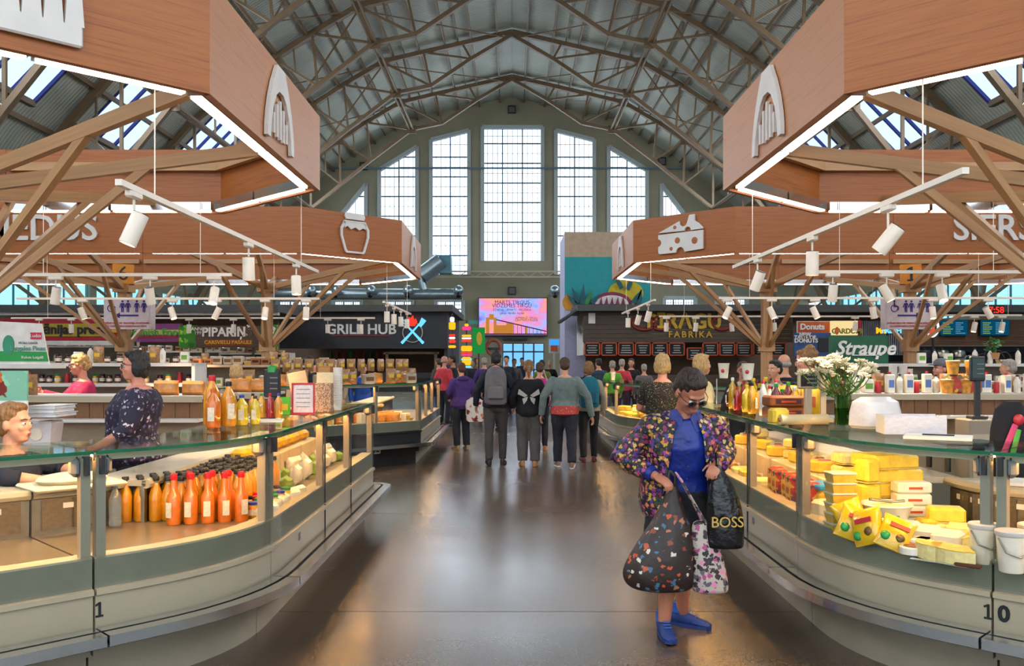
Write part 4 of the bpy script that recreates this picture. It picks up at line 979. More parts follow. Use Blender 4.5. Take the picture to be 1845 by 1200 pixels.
# open jacket
m = MB(); rings = []
for z, rx, ry, gap in ((.76, .235, .19, 38), (.85, .25, .2, 34), (.95, .248, .195, 32), (1.05, .238, .19, 30), (1.15, .235, .185, 27), (1.25, .228, .178, 25), (1.32, .212, .16, 24), (1.37, .175, .128, 25), (1.41, .12, .1, 28)):
    rings.append([up((math.cos(R(90 + gap + (360 - 2 * gap) * i / 28)) * rx, math.sin(R(90 + gap + (360 - 2 * gap) * i / 28)) * ry, z)) for i in range(29)])
m.loft(rings, None, False, False); jk = m.build('jacket', FLOR, root, True)
sd = jk.modifiers.new('thickness', 'SOLIDIFY'); sd.thickness = .012; sd.offset = 1
ss = jk.modifiers.new('smooth', 'SUBSURF'); ss.levels = 2; ss.render_levels = 2; folds(jk, .03)
for s, (e, w) in ((1, ((.38, .0, 1.135), (.19, .22, 1.03))), (-1, ((-.275, .02, 1.16), (-.17, .25, 1.10)))):
    sh = Vector(up((s * .185, -.01, 1.335))); e, w = Vector(ab(e)), Vector(ab(w)); w = e.lerp(w, .82 if s > 0 else .9)
    m = MB(); m.ell(sh, (.082 * k,) * 3); m.tube([sh - (e - sh) * .05, sh.lerp(e, .35), sh.lerp(e, .8), e, e.lerp(w, .3), e.lerp(w, .75), w], [x * k for x in (.082, .082, .078, .074, .072, .066, .06)], 14)
    folds(remesh(m.build('sleeve', FLOR, root, True), .008, 5), .026)
    if s > 0: MB().tube([w, w.lerp(Vector(ab((.19, .22, 1.03))), .6)], [.05 * k, .042 * k], 12).build('cuff', BLUEV, root, True)
# shirt collar and buttons
for s in (-1, 1):
    m = MB(); pts = [(s * .055, .035, 1.462), (s * .02, .078, 1.415), (s * .052, .118, 1.335), (s * .11, .098, 1.355), (s * .092, .02, 1.445)]
    vs = [up(p) for p in pts]; m.add(vs, [(0, 1, 2, 3, 4)] if s > 0 else [(4, 3, 2, 1, 0)])
    o = m.build('collar', BLUEV, root); q = o.modifiers.new('thickness', 'SOLIDIFY'); q.thickness = .008
for z in (1.3, 1.22, 1.14, 1.06): MB().ell(up((0, .155 + (.03 if z < 1.15 else .015), z)), (.006, .004, .006)).build('button', M('dark_button', '#0c1c55', .3), root, True)
# shoes with socks and laces
SOCK = cloth('blue_sock', '#2a55a8')
for an, yaw in (((.115 * k, .06 * k, .10 * k), R(4)), ((-.05 * k, -.2 * k, .085 * k), R(58))):
    so = shoe(root, an, yaw, SH_BLU, k * 1.06, 0, M('blue_sole', '#1b356f', .7))
    MB().tube([(0, -.02, -.0), (0, -.02, .06)], [.045, .042], 12).build('sock', SOCK, so, True)
    for q in range(3): MB().cyl((-.022, .045 + q * .02, .012 - q * .012), (.022, .05 + q * .02, .012 - q * .012), .0035, None, 6).build('lace', M('lace_blue', '#3d63b8', .8), so)
# bags (each a thing of its own)
def gathered(name, rows, mat, yb, n=28, pleat=.05):
    m = MB(); rings = []
    for i, (z, cx, rx, ry) in enumerate(rows):
        rings.append([(cx + math.cos(t) * rx * (1 + pleat * math.sin(9 * t + i)), math.sin(t) * ry * (1 + pleat * math.cos(7 * t + i)), z) for t in [j * 2 * math.pi / n for j in range(n)]])
    m.loft(rings); o = m.build(name, mat, None, True, (WX, WY - yb, 0))
    s = o.modifiers.new('smooth', 'SUBSURF'); s.levels = 1; s.render_levels = 2; return o
BAG1 = MV('dark_bird_print', '#2a1d18', ['#c2502a', '#d9d0c0', '#3f6a86', '#2a1d18', '#b06a4a', '#8c3b28'], 22, width=.3, rough=.5)
b1 = tag(gathered('shopping_bag', [(.315, -.13, .11, .08), (.33, -.15, .19, .11), (.40, -.165, .225, .135), (.49, -.15, .205, .135), (.58, -.125, .17, .125), (.68, -.1, .125, .1), (.77, -.088, .08, .07), (.86, -.085, .045, .04), (.93, -.085, .026, .024)], BAG1, .2), 'bulging dark shopping bag printed with small birds, in the walking woman\'s hand', 'shopping bag')
for s in (-1, 1): MB().tube([(-.085 + s * .012, 0, .91), (-.09 + s * .02, .0, .97), (-.1, .012, 1.0)], .01, 8).build('handle', BAG1, b1, True)
BAG2 = MV('pale_floral_print', '#b9ada0', ['#a84a78', '#2a2026', '#3a2c33', '#d98aa5', '#5e5560'], 32, width=.5, rough=.6)
b2 = tag(gathered('tote_bag', [(.315, .125, .09, .045), (.32, .125, .105, .06), (.42, .118, .1, .065), (.55, .1, .085, .055), (.66, .085, .07, .045), (.73, .075, .055, .035)], BAG2, .24, pleat=.03), 'pale tote bag with pink and black floral print, hanging behind the dark bag', 'tote bag')
MB().tube([(.1, -.03, .7), (.03, -.035, .82), (-.05, -.03, .96), (-.07, 0, .99), (-.04, .03, .95), (.05, .03, .78), (.09, .03, .7)], .014, 8, sq=.5).build('strap', BAG2, b2, True)
PLB = M('black_bag_plastic', '#0f0e10', .22, var=.3, scale=14, bump=.8)
b3 = tag(gathered('plastic_bag', [(.57, .2, .1, .04), (.58, .2, .105, .055), (.7, .2, .108, .065), (.82, .19, .1, .06), (.92, .18, .075, .05), (.99, .165, .04, .035), (1.05, .155, .022, .02)], PLB, .27, pleat=.06), 'black plastic carrier bag with gold lettering on the woman\'s arm', 'carrier bag')
GOLD = M('gold_print', '#c9a552', .35, .6)
text('BOSS', .085, GOLD, b3, (.195, -.075, .73), .08, .006, .0, sx=1.0, space=.95)
MB().tube([(.155, .0, 1.03), (.16, .03, 1.09), (.165, .06, 1.1)], .01, 8).build('handle', PLB, b3, True)

# ------------------------------------------------------------------ kiosks and signs around the hall
def slabbox(nm, px0, px1, py0, py1, d0, d1, mat, parent=None, ch=0):
    """box whose front face fills a pixel rectangle at distance d0 and that reaches back to d1"""
    a, b = at(px0, py0, d0), at(px1, py1, d0)
    return MB().box(((a.x + b.x) / 2, (d0 + d1) / 2, (a.z + b.z) / 2), (b.x - a.x, d1 - d0, a.z - b.z), ch=ch).build(nm, mat, parent)
PLANK = MW('dark_stained_plank', '#3d2c22', '#53402f', .55, .6, 12); TAN = M('tan_wall', '#7b6350', .7); KROOF = M('kiosk_roof_grey', '#4a4844', .6)
SIGNW = M('sign_white', '#e8e2da', .5); SIGNR = M('sign_red', '#a01222', .5); SIGNY = M('sign_yellow', '#d6a91e', .5); ORANGE = M('frame_orange', '#c04a1e', .5)
NEONR, NEONY, NEONB, NEONG, NEONW, NEONP = ME('neon_red', '#ff3a2a', 1.1), ME('neon_yellow', '#ffc321', .9), ME('neon_cyan', '#6fd3ff', 1.0), ME('neon_green', '#33c45a', .35), ME('neon_white', '#ffffff', 1.1), ME('neon_pink', '#ff3f8f', .9)
def fpos(px, py, d): return tuple(at(px, py, d))
# grill kiosk on the left of the crossing
gk = T('grill_kiosk', 'black food kiosk with a flame and crossed fork and spatula', 'kiosk')
slabbox('fascia', 500, 806, 562, 628, 27, 27.15, DARK, gk); slabbox('roof', 470, 815, 549, 561, 26.6, 33, KROOF, gk)
slabbox('back_wall', 500, 806, 620, 690, 30.5, 30.7, TAN, gk); slabbox('side_wall', 800, 806, 562, 700, 27.2, 33, DARK, gk)
slabbox('service_counter', 510, 790, 672, 706, 27, 27.6, DARK, gk); slabbox('shelf', 590, 720, 645, 648, 30, 30.4, PLANK, gk)
slabbox('awning_frame', 690, 790, 634, 638, 27.3, 27.4, TAN, gk)
for px in (694, 782): slabbox('awning_post', px, px + 5, 636, 690, 27.3, 27.4, TAN, gk)
text('GRILL HUB', .42, SIGNW, gk, fpos(650, 594, 26.98), 0, .02, .01, sx=1.05); slabbox('underline', 598, 702, 603.5, 605.5, 26.97, 27, M('underline_red', '#8a1f2c', .5), gk)
cx_, cz_ = at(743, 596, 26.95).x, at(743, 596, 26.95).z
MB().tube([(cx_ + .3 * math.cos(t), 26.95, cz_ - .05 + .3 * math.sin(t)) for t in [i * math.pi / 12 for i in range(25)]], .025, 6).build('wheel_ring', STEEL, gk)
for s, nm in ((-1, 'fork'), (1, 'spatula')):
    MB().tube([(cx_ - s * .33, 26.9, cz_ - .38), (cx_ + s * .1, 26.9, cz_ + .08), (cx_ + s * .2, 26.9, cz_ + .2)], [.05, .03, .025], 6).build(nm + '_handle', NEONB, gk)
    if s > 0: MB().prism([(.17, .16), (.26, .1), (.42, .3), (.28, .4)], .03, Matrix.Translation((cx_, 26.88, cz_))).build('spatula_blade', NEONB, gk)
    else:
        for q in range(3): MB().cyl((cx_ - .17 - q * .04, 26.9, cz_ + .21 - q * .04), (cx_ - .3 - q * .04, 26.9, cz_ + .36 - q * .04), .012).build('fork_tine', NEONB, gk)
MB().prism([(-.1, .12), (.08, .12), (.15, .25), (.1, .36), (.06, .3), (.02, .45), (-.06, .36), (-.12, .4), (-.14, .25)], .04, Matrix.Translation((cx_, 26.85, cz_ + .02))).build('flame', NEONR, gk)
for i, px in enumerate(range(596, 716, 12)):
    m = RED if i % 3 else GREENP
    o = MB().lathe([(.05, 0), (.055, .02), (.05, .14), (.02, .19), (.02, .23)], 8).build('sauce_bottle', m, None, True, fpos(px, 645, 30.2)); tag(o, 'row of sauce bottles on the shelf inside the grill kiosk', 'bottle', 'sauce bottles in the grill kiosk')
# pastry kiosk on the right of the crossing
pk = T('pastry_kiosk', 'brown plank-clad pastry kiosk lettered in yellow with chalk menus', 'kiosk')
for i in range(7): slabbox('plank', 1050, 1430, 562 + i * 7.9, 562 + (i + 1) * 7.9 - .5, 27, 27.08, PLANK, pk)
slabbox('roof', 1040, 1440, 548.5, 560, 26.5, 29.7, KROOF, pk); slabbox('back_wall', 1055, 1430, 615, 690, 29.4, 29.6, TAN, pk); slabbox('service_counter', 1055, 1420, 676, 706, 27, 27.6, PLANK, pk)
slabbox('side_panel', 1050, 1053, 562, 640, 27.1, 29.7, SIGNW, pk)
MB().add([fpos(1004, 583, 27), fpos(1050, 553, 26.7), fpos(1052, 553, 29.7), fpos(1010, 583, 29.7)] + [tuple(Vector(fpos(a, b, c)) + Vector((0, 0, .07))) for a, b, c in ((1004, 583, 27), (1050, 553, 26.7), (1052, 553, 29.7), (1010, 583, 29.7))], [(0, 1, 2, 3), (7, 6, 5, 4), (0, 4, 5, 1), (1, 5, 6, 2), (2, 6, 7, 3), (3, 7, 4, 0)]).build('side_awning', KROOF, pk)
slabbox('wall_light', 1060, 1072, 564, 583, 26.9, 27, SIGNW, pk)
text('PĪRĀGU', .62, SIGNY, pk, fpos(1232, 580, 26.95), 0, .03, .02); text('FABRIKA', .27, SIGNY, pk, fpos(1243, 603, 26.95), 0, .02, .004, space=1.35)
for px in (1160, 1190, 1300):
    c = at(px, 582, 26.96); MB().tube([(c.x + .32 * math.cos(t) * (1.1 if px < 1170 else .9), 26.96, c.z + .2 * math.sin(t)) for t in [i * math.pi / 10 for i in range(21)]], .05, 6).build('pretzel_curl', M('pretzel_red', '#8c2a1c', .6), pk)
CHALK = M('chalk', '#b9b6ae', .9); SLATE = M('slate', '#16181a', .8)
bxs = [1052, 1082.5, 1113, 1143.5, 1174, 1204.5, 1265, 1295.5, 1326, 1356.5, 1387]
for i, px in enumerate(bxs + [1237]):
    d, top, bot = 26.9, (617 if px != 1237 else 626), (641 if px != 1237 else 648)
    mb_ = T('menu_board', 'orange-framed chalk menu board over the pastry counter, %s' % (('%s from the left' % ['first', 'second', 'third', 'fourth', 'fifth', 'sixth', 'seventh', 'eighth', 'ninth', 'tenth', 'eleventh'][i]) if px != 1237 else 'the lower one in the gap'), 'menu board', (0, 0, 0), 0, 'chalk menu boards of the pastry kiosk')
    slabbox('slate', px + 2, px + 27, top + 1.5, bot - 1.5, d, d + .03, SLATE, mb_)
    for a, b, c, e in ((px, px + 2.2, top, bot), (px + 26.8, px + 29, top, bot), (px, px + 29, top, top + 2), (px, px + 29, bot - 2, bot)): slabbox('frame_bar', a, b, c, e, d - .02, d + .03, ORANGE, mb_)
    for q in range(4):
        w = random.uniform(10, 20); slabbox('chalk_line', px + 14.5 - w / 2, px + 14.5 + w / 2, top + 5 + q * 4.2, top + 6.4 + q * 4.2, d - .005, d, CHALK, mb_)
# painted block rising behind the pastry kiosk
MURT, MURB, MURL = M('mural_tan', '#b59a80', .7), M('mural_turquoise', '#0f8f92', .6, var=.06), M('mural_leaf', '#2f7f3a', .6)
mb_ = T('mural_block', 'tall turquoise and tan block painted with fruit and leaves', 'mural block')
slabbox('core', 1017, 1172, 418, 735, 30, 33, M('mural_lit_side_lilac', '#b9b6d2', .6), mb_); slabbox('tan_field', 1017, 1172, 418, 463, 29.95, 30, MURT, mb_); slabbox('turquoise_field', 1017, 1172, 463, 548, 29.95, 30, MURB, mb_)  # core's pale lilac has the side face's lit tone put into the colour
def disc(nm, px, py, rx, rz_, d, mat, parent, a0=0, a1=360, n=20):
    c = at(px, py, d); s = d / FPX
    return MB().prism([(rx * s * math.cos(R(a0 + (a1 - a0) * i / n)), rz_ * s * math.sin(R(a0 + (a1 - a0) * i / n))) for i in range(n + (0 if a1 - a0 == 360 else 1))], .04, Matrix.Translation((c.x, c.y, c.z))).build(nm, mat, parent)
disc('yellow_fruit', 1127, 528, 32, 23, 29.9, M('mural_yellow', '#c9b01c', .6), mb_); disc('melon_rind', 1102, 548, 36, 22, 29.84, M('melon_maroon', '#7c1f3c', .6), mb_, 0, 180); disc('melon_flesh', 1102, 548, 30, 16, 29.8, M('melon_pale', '#d9cfd0', .6), mb_, 0, 180)
for q in range(5):
    a = at(1082 + q * 10, 548, 29.76); MB().prism([(-.06, 0), (.06, 0), (.02, .25)], .02, Matrix.Translation(a)).build('melon_rib', M('melon_maroon', '#7c1f3c', .6), mb_)
disc('orange_fruit', 1023, 545, 10, 14, 29.88, M('mural_orange', '#cf8a1c', .6), mb_)
for px, py, ang, L in ((1040, 545, 20, 30), (1048, 548, -5, 38), (1055, 548, -25, 30), (1036, 548, 40, 24), (1066, 546, -40, 22), (1120, 520, 30, 26), (1130, 522, -20, 30), (1140, 545, -35, 30), (1150, 548, -10, 28)):
    c = at(px, py, 29.78); l = L * 29.78 / FPX
    MB().prism([(-.07, 0), (.07, 0), (.09, l * .4), (0, l), (-.06, l * .45)], .03, Matrix.Translation(c) @ Matrix.Rotation(R(-ang), 4, 'Y')).build('leaf', MURL if px % 2 else M('mural_dark_leaf', '#14505c', .6), mb_)
# neon food signs at the mouth of the aisle
def stand(t, px, py, d, w=1.2):
    slabbox('post', px - w, px + w, py, 648 + 2624 / d, d + .02, d + .1, DARK, t)
def neon_stack(label, px, d, items):
    t = T('neon_sign', label, 'neon sign', (0, 0, 0), 0, 'glowing food signs at the crossing')
    slabbox('pole', px - 1.2, px + 1.2, items[0][1] - 6, 648 + 2624 / d, d + .1, d + .16, DARK, t)
    for nm, y0, y1, hw, mat in items: slabbox(nm, px - hw, px + hw, y0, y1, d, d + .08, mat, t, .03)
neon_stack('tall glowing burger sign with a blue and yellow letter below', 840, 24.5, [('pizza_tip', 583, 588, 4, NEONY), ('pizza_slice', 588, 595, 8, NEONP), ('bun', 603, 607, 9, NEONY), ('filling', 608, 611, 9, NEONW), ('patty', 612, 616, 9, NEONR), ('bun', 623, 633, 10, NEONY), ('burger_band', 634, 637, 10, NEONR), ('lettuce', 638, 641, 10, NEONP), ('letter_stem', 643, 658, 8, NEONY), ('letter_bar', 645, 650, 10, NEONB), ('foot_band', 659, 663, 9, NEONB)])
neon_stack('narrow glowing hot dog sign fixed to the grill kiosk', 814, 26.5, [('flame_tip', 571, 580, 4, NEONW), ('sausage', 580, 594, 6, NEONY), ('bun', 602, 606, 6, NEONR), ('filling', 607, 611, 6, NEONW), ('bun', 612, 618, 6, NEONR), ('arrow', 622, 627, 7, NEONY)])
gs = T('green_sign', 'green glowing upright sign with a golden fruit picture', 'sign'); slabbox('panel', 851, 873, 590, 637, 26, 26.15, NEONG, gs); disc('fruit', 863, 610, 5, 12, 25.95, SIGNY, gs); slabbox('bracket', 845, 860, 577, 584, 26, 26.1, M('teal_bracket', '#2c8f86', .5), gs)
rs = T('ring_sign', 'round terracotta ring sign with a pale centre', 'sign'); c = at(889, 626, 28)
MB().tube([(c.x + .21 * math.cos(t), 28, c.z + .24 * math.sin(t)) for t in [i * math.pi / 14 for i in range(29)]], .05, 8).build('ring', M('terracotta', '#a5553a', .6), rs, True); disc('centre', 889, 626, 9, 11, 28.02, M('pale_centre', '#8d8476', .6), rs); slabbox('crossbar', 878, 900, 626, 629, 27.93, 27.98, DARK, rs)
ps = T('picture_sign', 'small lit blue and orange poster by the entrance doors', 'poster'); slabbox('frame', 988, 1009, 610, 636, 40, 40.1, STEEL, ps); slabbox('sky', 990, 1007, 612, 622, 39.95, 40, ME('poster_blue', '#2f8cff', 1.2), ps); slabbox('building', 992, 1004, 622, 633, 39.95, 40, M('poster_orange', '#b04a28', .6), ps)
slabbox('post', 996, 1000, 636, 713.5, 40.02, 40.08, STEEL, ps)
# giant advertising screen on the gable wall
def screen_material():
    m, n, o = _new('screen_picture'); e = n.nodes.new('ShaderNodeEmission'); e.inputs[1].default_value = .95
    t = _noise(n, .75, 4, stretch=(1, 1, 1.6)); r = _ramp(n, t.outputs[0], [(.28, C('#7c6fe0')), (.42, C('#9db4f2')), (.52, C('#e38ac4')), (.62, C('#f2a06a')), (.74, C('#c25bb8'))])
    n.links.new(r.outputs[0], e.inputs[0]); n.links.new(e.outputs[0], o.inputs[0]); return m
D_ = 51.6
sc_ = T('advertising_screen', 'large lit advertising screen showing a bridge at sunset', 'screen'); slabbox('cabinet', 861, 986, 536, 605, D_, 51.98, BLACK, sc_); slabbox('picture', 862.5, 984.5, 537.5, 603.5, D_ - .03, D_, screen_material(), sc_)
INKB = ME('screen_ink', '#3c2a7a', .5); STEM, STEO = ME('screen_bridge', '#4a3a66', .4), ME('screen_stone', '#d08a3a', .7)
for s_, py, sz in (('MARTS TIRGUS', 545, .3), ('VIDZEMES TIRGŪ', 551, .3), ('ĒDIENS · AMATI · MŪZIKA', 558.5, .19), ('plkst. 10.00–16.00', 564.5, .19), ('APMEKLĒ TIRGU', 573, .17), ('CENTRĀLTIRGUS', 577, .17)): text(s_, sz, INKB, sc_, fpos(922 if py < 570 else 948, py, D_ - .05), 0, .01)
for a, b, c_, e_ in ((875, 881, 572, 603), (889, 894, 572, 603), (881, 889, 566, 576), (894, 912, 586, 603), (912, 924, 582, 603), (946, 950, 588, 603)): slabbox('bridge_stone', a, b, c_, e_, D_ - .05, D_ - .03, STEO, sc_)
member('bridge_cable', fpos(894, 576, D_ - .05), fpos(984, 597, D_ - .05), .03, .06, STEM, sc_, (0, 0, 1)); member('bridge_deck', fpos(862, 602, D_ - .06), fpos(984, 602, D_ - .06), .03, .07, STEM, sc_)
for px in range(925, 982, 7): member('bridge_hanger', fpos(px, 576 + (px - 894) * .233, D_ - .05), fpos(px, 602, D_ - .05), .02, .03, STEM, sc_, (0, 1, 0))
slabbox('control_box', 905, 950, 607, 612, D_, 51.98, DARK, sc_)
# gallery girder, ventilation ducts and nozzles before the gable
gg = T('lattice_girder', 'pale lattice girder crossing under the gable windows', 'girder')
for py in (489, 499): member('chord', fpos(600, py, 50.9), fpos(1012, py, 50.9), .07, .08, CREAM, gg)
for i in range(26): member('lattice_bar', fpos(600 + i * 16, 489 if i % 2 else 499, 50.9), fpos(616 + i * 16, 499 if i % 2 else 489, 50.9), .04, .04, CREAM, gg)
DUCT = M('duct_galvanised', '#93a3a8', .3, .8, var=.1, scale=4)
vd = T('ventilation_duct', 'long silver ventilation duct under the gable windows', 'duct'); MB().cyl(fpos(480, 530, 49.5), fpos(832, 530, 49.5), .32, None, 14).build('duct', DUCT, vd, True)
MB().cyl(fpos(760, 497, 49.5), fpos(795, 470, 49.5), .5, None, 14).build('inclined_duct', DUCT, vd, True); slabbox('duct_box', 790, 812, 461, 492, 49.3, 50.4, M('duct_teal', '#4f7f8a', .5), vd); MB().cyl(fpos(765, 530, 49.5), fpos(757, 497, 49.5), .22, None, 12).build('riser', DUCT, vd, True)
for px in (500, 650, 800): MB().cyl(fpos(px, 530, 49.5), fpos(px, 530, 52), .05).build('wall_bracket', STEEL, vd)
for px in (560, 606, 668, 735, 826, 999):
    nz = T('air_nozzle', 'round silver air nozzle %s' % {560: 'at the left end of the duct', 606: 'second from the left on the duct', 668: 'above the grill lettering', 735: 'above the flame emblem', 826: 'at the right end of the duct', 999: 'beside the turquoise mural'}[px], 'air nozzle', fpos(px, 524, 48.8), 0, 'round air nozzles')
    MB().ell((0, 0, 0), (.29, .29, .32)).build('ball', DUCT, nz, True); MB().cyl((0, -.2, -.18), (0, -.34, -.34), .12, None, 10).build('mouth', BLACK, nz, True)
    if px == 999: MB().cyl((0, 0, 0), (0, 3.1, 0), .1).build('pipe', DUCT, nz)
# left row of shops
def sign(label, px0, px1, py0, py1, d, mat, lines=(), frame=None, name='shop_sign'):
    t = T(name, label, 'sign'); slabbox('board', px0, px1, py0, py1, d, d + .12, mat, t)
    if frame: slabbox('border', px0 - 1.5, px1 + 1.5, py0 - 1.5, py1 + 1.5, d + .02, d + .1, frame, t)
    if d > 15 and name != 'name_board' and px0 > 1000: slabbox('post', px0 + 2, px0 + 4, py1 - 2, 648 + 2624 / d, d + .03, d + .1, DARK, t)
    for s_, px, py, sz, m, bd in lines: text(s_, sz, m, t, fpos(px, py, d - .015), 0, .02, bd)
    return t
SHOPW = M('shop_white', '#cfc9bf', .6); SHELFW = M('shelf_white', '#d9d4cc', .5)
sh = T('shop_row', 'left row of shops with a long dark grey roof edge', 'shop row'); slabbox('roof', -60, 500, 549, 562, 23.5, 26.3, KROOF, sh); slabbox('back_wall', -60, 500, 562, 705, 25.5, 25.7, TAN, sh); slabbox('beam', -60, 500, 562, 568, 23.6, 23.8, SHOPW, sh)
sp = sign('long red sign with dark lettering on a yellow halo', -20, 238, 574, 614, 22.4, SIGNR, [('Spānijas preces', 128, 594, .33, M('sign_ink', '#241015', .6), .012)])
slabbox('yellow_halo', 55, 200, 583, 606, 22.39, 22.4, M('halo_olive', '#a89420', .5), sp); slabbox('lower_strip', -20, 238, 614, 622, 22.4, 22.5, SHOPW, sp); slabbox('yellow_band', 200, 238, 594, 599, 22.38, 22.4, SIGNY, sp)
pf = sign('purple sign with green lettering and a lime band', 241, 325, 583, 616, 22.4, M('sign_purple', '#7c2a6a', .5), [('Spanish Food', 280, 599, .26, M('sign_leaf_green', '#3f8f4a', .5), .004)])
slabbox('lime_band', 241, 325, 594, 603, 22.39, 22.4, M('lime_band', '#a9b83a', .5), pf); slabbox('red_band', 241, 325, 605, 609, 22.39, 22.4, SIGNR, pf)
pp = sign('brown wooden sign with white lettering beside a leaf picture', 352, 470, 587, 626, 20.6, PLANK, [('PIPARIŅŠ', 408, 599, .29, SIGNW, .008), ('CARSVIELU PASAULE', 411, 617, .12, SIGNY, .002), ('ANNO', 357, 593, .11, SIGNW, 0), ('1991', 358, 600, .11, SIGNW, 0)])
slabbox('orange_band', 370, 450, 612, 623, 20.59, 20.6, M('band_rust', '#8c3418', .6), pp)
LEAFP = MV('leaf_picture', '#2f7a1f', ['#6fae2c', '#8cc63a', '#1f5c18'], 6, width=.4, bump=0)
slabbox('leaf_picture', 322, 352, 586, 627, 20.6, 20.72, LEAFP, pp); stand(pp, 365, 620, 20.62); stand(pp, 455, 620, 20.62); gb = sign('bright green square sign with a round pale letter', 469, 498, 585, 628, 20.5, LEAFP, [('€', 484, 606, .5, SIGNW, .02)], name='green_square_sign')
stand(gb, 484, 620, 20.52)
stand(gs, 862, 630, 26.02); stand(rs, 889, 634, 28)
# right row of shops
shr = T('shop_row', 'right row of shops with brown panels and grey corrugated wall', 'shop row'); slabbox('roof', 1432, 1900, 549, 562, 24, 26.4, KROOF, shr); slabbox('back_wall', 1432, 1655, 562, 705, 26.2, 26.4, TAN, shr)
for i in range(28): slabbox('corrugated_strip', 1553 + i * 3.7, 1555.2 + i * 3.7, 578, 640, 24.4, 24.5, GREY, shr)
for i in range(5): slabbox('brown_panel', 1657, 1900, 576 + i * 9.4, 585 + i * 9.4, 24.4, 24.5, MW('brown_panel', '#5a3a24', '#6b472c', .6, .4, 8), shr)
slabbox('dark_gap', 1600, 1900, 624, 634, 24.6, 24.7, BLACK, shr); slabbox('dark_bar', 1600, 1900, 634, 690, 25.2, 25.4, DARK, shr)
sign('orange sign reading Donuts', 1438, 1497, 580, 599, 22, M('sign_orange', '#c95a1e', .5), [('Donuts', 1463, 589, .2, SIGNW, .008)], SHOPW)
dn = sign('blue poster with white lettering below the donuts sign', 1432, 1497, 600, 642, 21.85, M('poster_deep_blue', '#2c4f86', .5), [('NEW', 1450, 603, .12, SIGNW, .006), ('TASTE OF', 1450, 608, .12, SIGNW, .004), ('DONUTS', 1452, 614, .14, SIGNW, .006)], name='poster'); slabbox('dark_picture', 1474, 1494, 609, 634, 21.82, 21.85, BLACK, dn)
yl = sign('cream lit sign with an orange drop and green lettering', 1498, 1545, 578, 604, 21.8, ME('cream_lit', '#ffe3a0', .75), [('GARDUMI', 1526, 597, .17, M('sign_olive', '#8a8a2c', .5), .006)]); disc('orange_drop', 1508, 596, 3.2, 7, 21.75, M('drop_orange', '#d2691e', .5), yl); slabbox('red_strip', 1545, 1552, 577, 604, 21.8, 21.9, SIGNR, yl)
sign('dark green board with white script lettering', 1498, 1600, 605, 655, 12.4, M('board_green', '#0f5a38', .5), [], name='name_board')
st_ = bpy.data.objects['name_board']; text('Straupe', .27, SIGNW, st_, fpos(1558, 628, 12.385), 0, .02, .006, shear=.3); member('script_underline', fpos(1535, 640, 12.38), fpos(1588, 640, 12.38), .01, .012, SIGNW, st_)
ns_ = T('neon_sign', 'small yellow and blue lit lettering beside the grey corrugated wall', 'neon sign', (0, 0, 0), 0, 'glowing food signs at the crossing'); text('MY', .2, NEONY, ns_, fpos(1588, 596, 22), 0, .02, .01); text('FRESH', .18, NEONB, ns_, fpos(1606, 596, 22), 0, .02, .008); slabbox('backplate', 1580, 1620, 590, 602, 22.05, 22.1, DARK, ns_); stand(ns_, 1600, 600, 22.02)
ov = T('neon_sign', 'oval ring sign glowing yellow and white beside the menu screens', 'neon sign', (0, 0, 0), 0, 'glowing food signs at the crossing'); c = at(1679, 590, 22)
MB().tube([(c.x + .15 * math.cos(t), 22, c.z + .22 * math.sin(t)) for t in [i * math.pi / 12 for i in range(25)]], .03, 8).build('ring', NEONW, ov, True); disc('fruit', 1678, 586, 6, 10, 22.02, NEONY, ov); disc('orange_drop', 1680, 597, 5, 6, 22, NEONR, ov); disc('backplate', 1682, 590, 14, 19, 22.1, DARK, ov); stand(ov, 1682, 600, 22.1)
for i, (a, b) in enumerate(((1695, 1743), (1767, 1818))):
    ms = T('menu_screen', ('left' if i == 0 else 'right') + ' turquoise lit menu screen above the dark bar', 'menu screen', (0, 0, 0), 0, 'menu screens of the dark bar'); slabbox('case', a - 1, b + 1, 576, 605, 24.25, 24.4, BLACK, ms); slabbox('picture', a, b, 577, 604, 24.23, 24.25, ME('menu_blue', '#0f6a94', .35), ms)
    for q in range(6): slabbox('text_line', a + 4, a + random.uniform(14, 22), 581 + q * 3.7, 582.6 + q * 3.7, 24.21, 24.23, ME('menu_ink', '#9fc46a', .5), ms); slabbox('text_line', a + 27, a + random.uniform(34, 44), 581 + q * 3.7, 582.6 + q * 3.7, 24.21, 24.23, ME('menu_ink_blue', '#7fc4e8', .4), ms)
lc = T('led_clock', 'red lit digital clock hanging over the menu screens', 'clock'); slabbox('case', 1780, 1808, 550, 568, 23.9, 24.0, BLACK, lc); text('7:58', .24, NEONR, lc, fpos(1795, 559, 23.87), 0, .01, .004)
for i, px in enumerate((1665, 1697, 1727)):
    kg = T('beer_keg', 'dark metal keg on the bar, %s from the left' % nth[i], 'keg', fpos(px, 652, 24.0), 0, 'kegs on the dark bar'); MB().lathe([(.15, 0), (.17, .03), (.17, .25), (.15, .3), (.12, .32)], 14).build('body', STEEL if i else DARK, kg, True); MB().lathe([(.172, .1), (.176, .12), (.172, .14)], 14, None, False).build('hoop', DARK, kg)
    MB().cyl((0, 0, .32), (0, 0, .38), .03).build('valve', BLACK, kg)
bxo = slabbox('bar_counter', 1600, 1900, 652, 706, 23.6, 24.6, DARK); tag(bxo, 'dark bar counter carrying the kegs', 'bar counter')
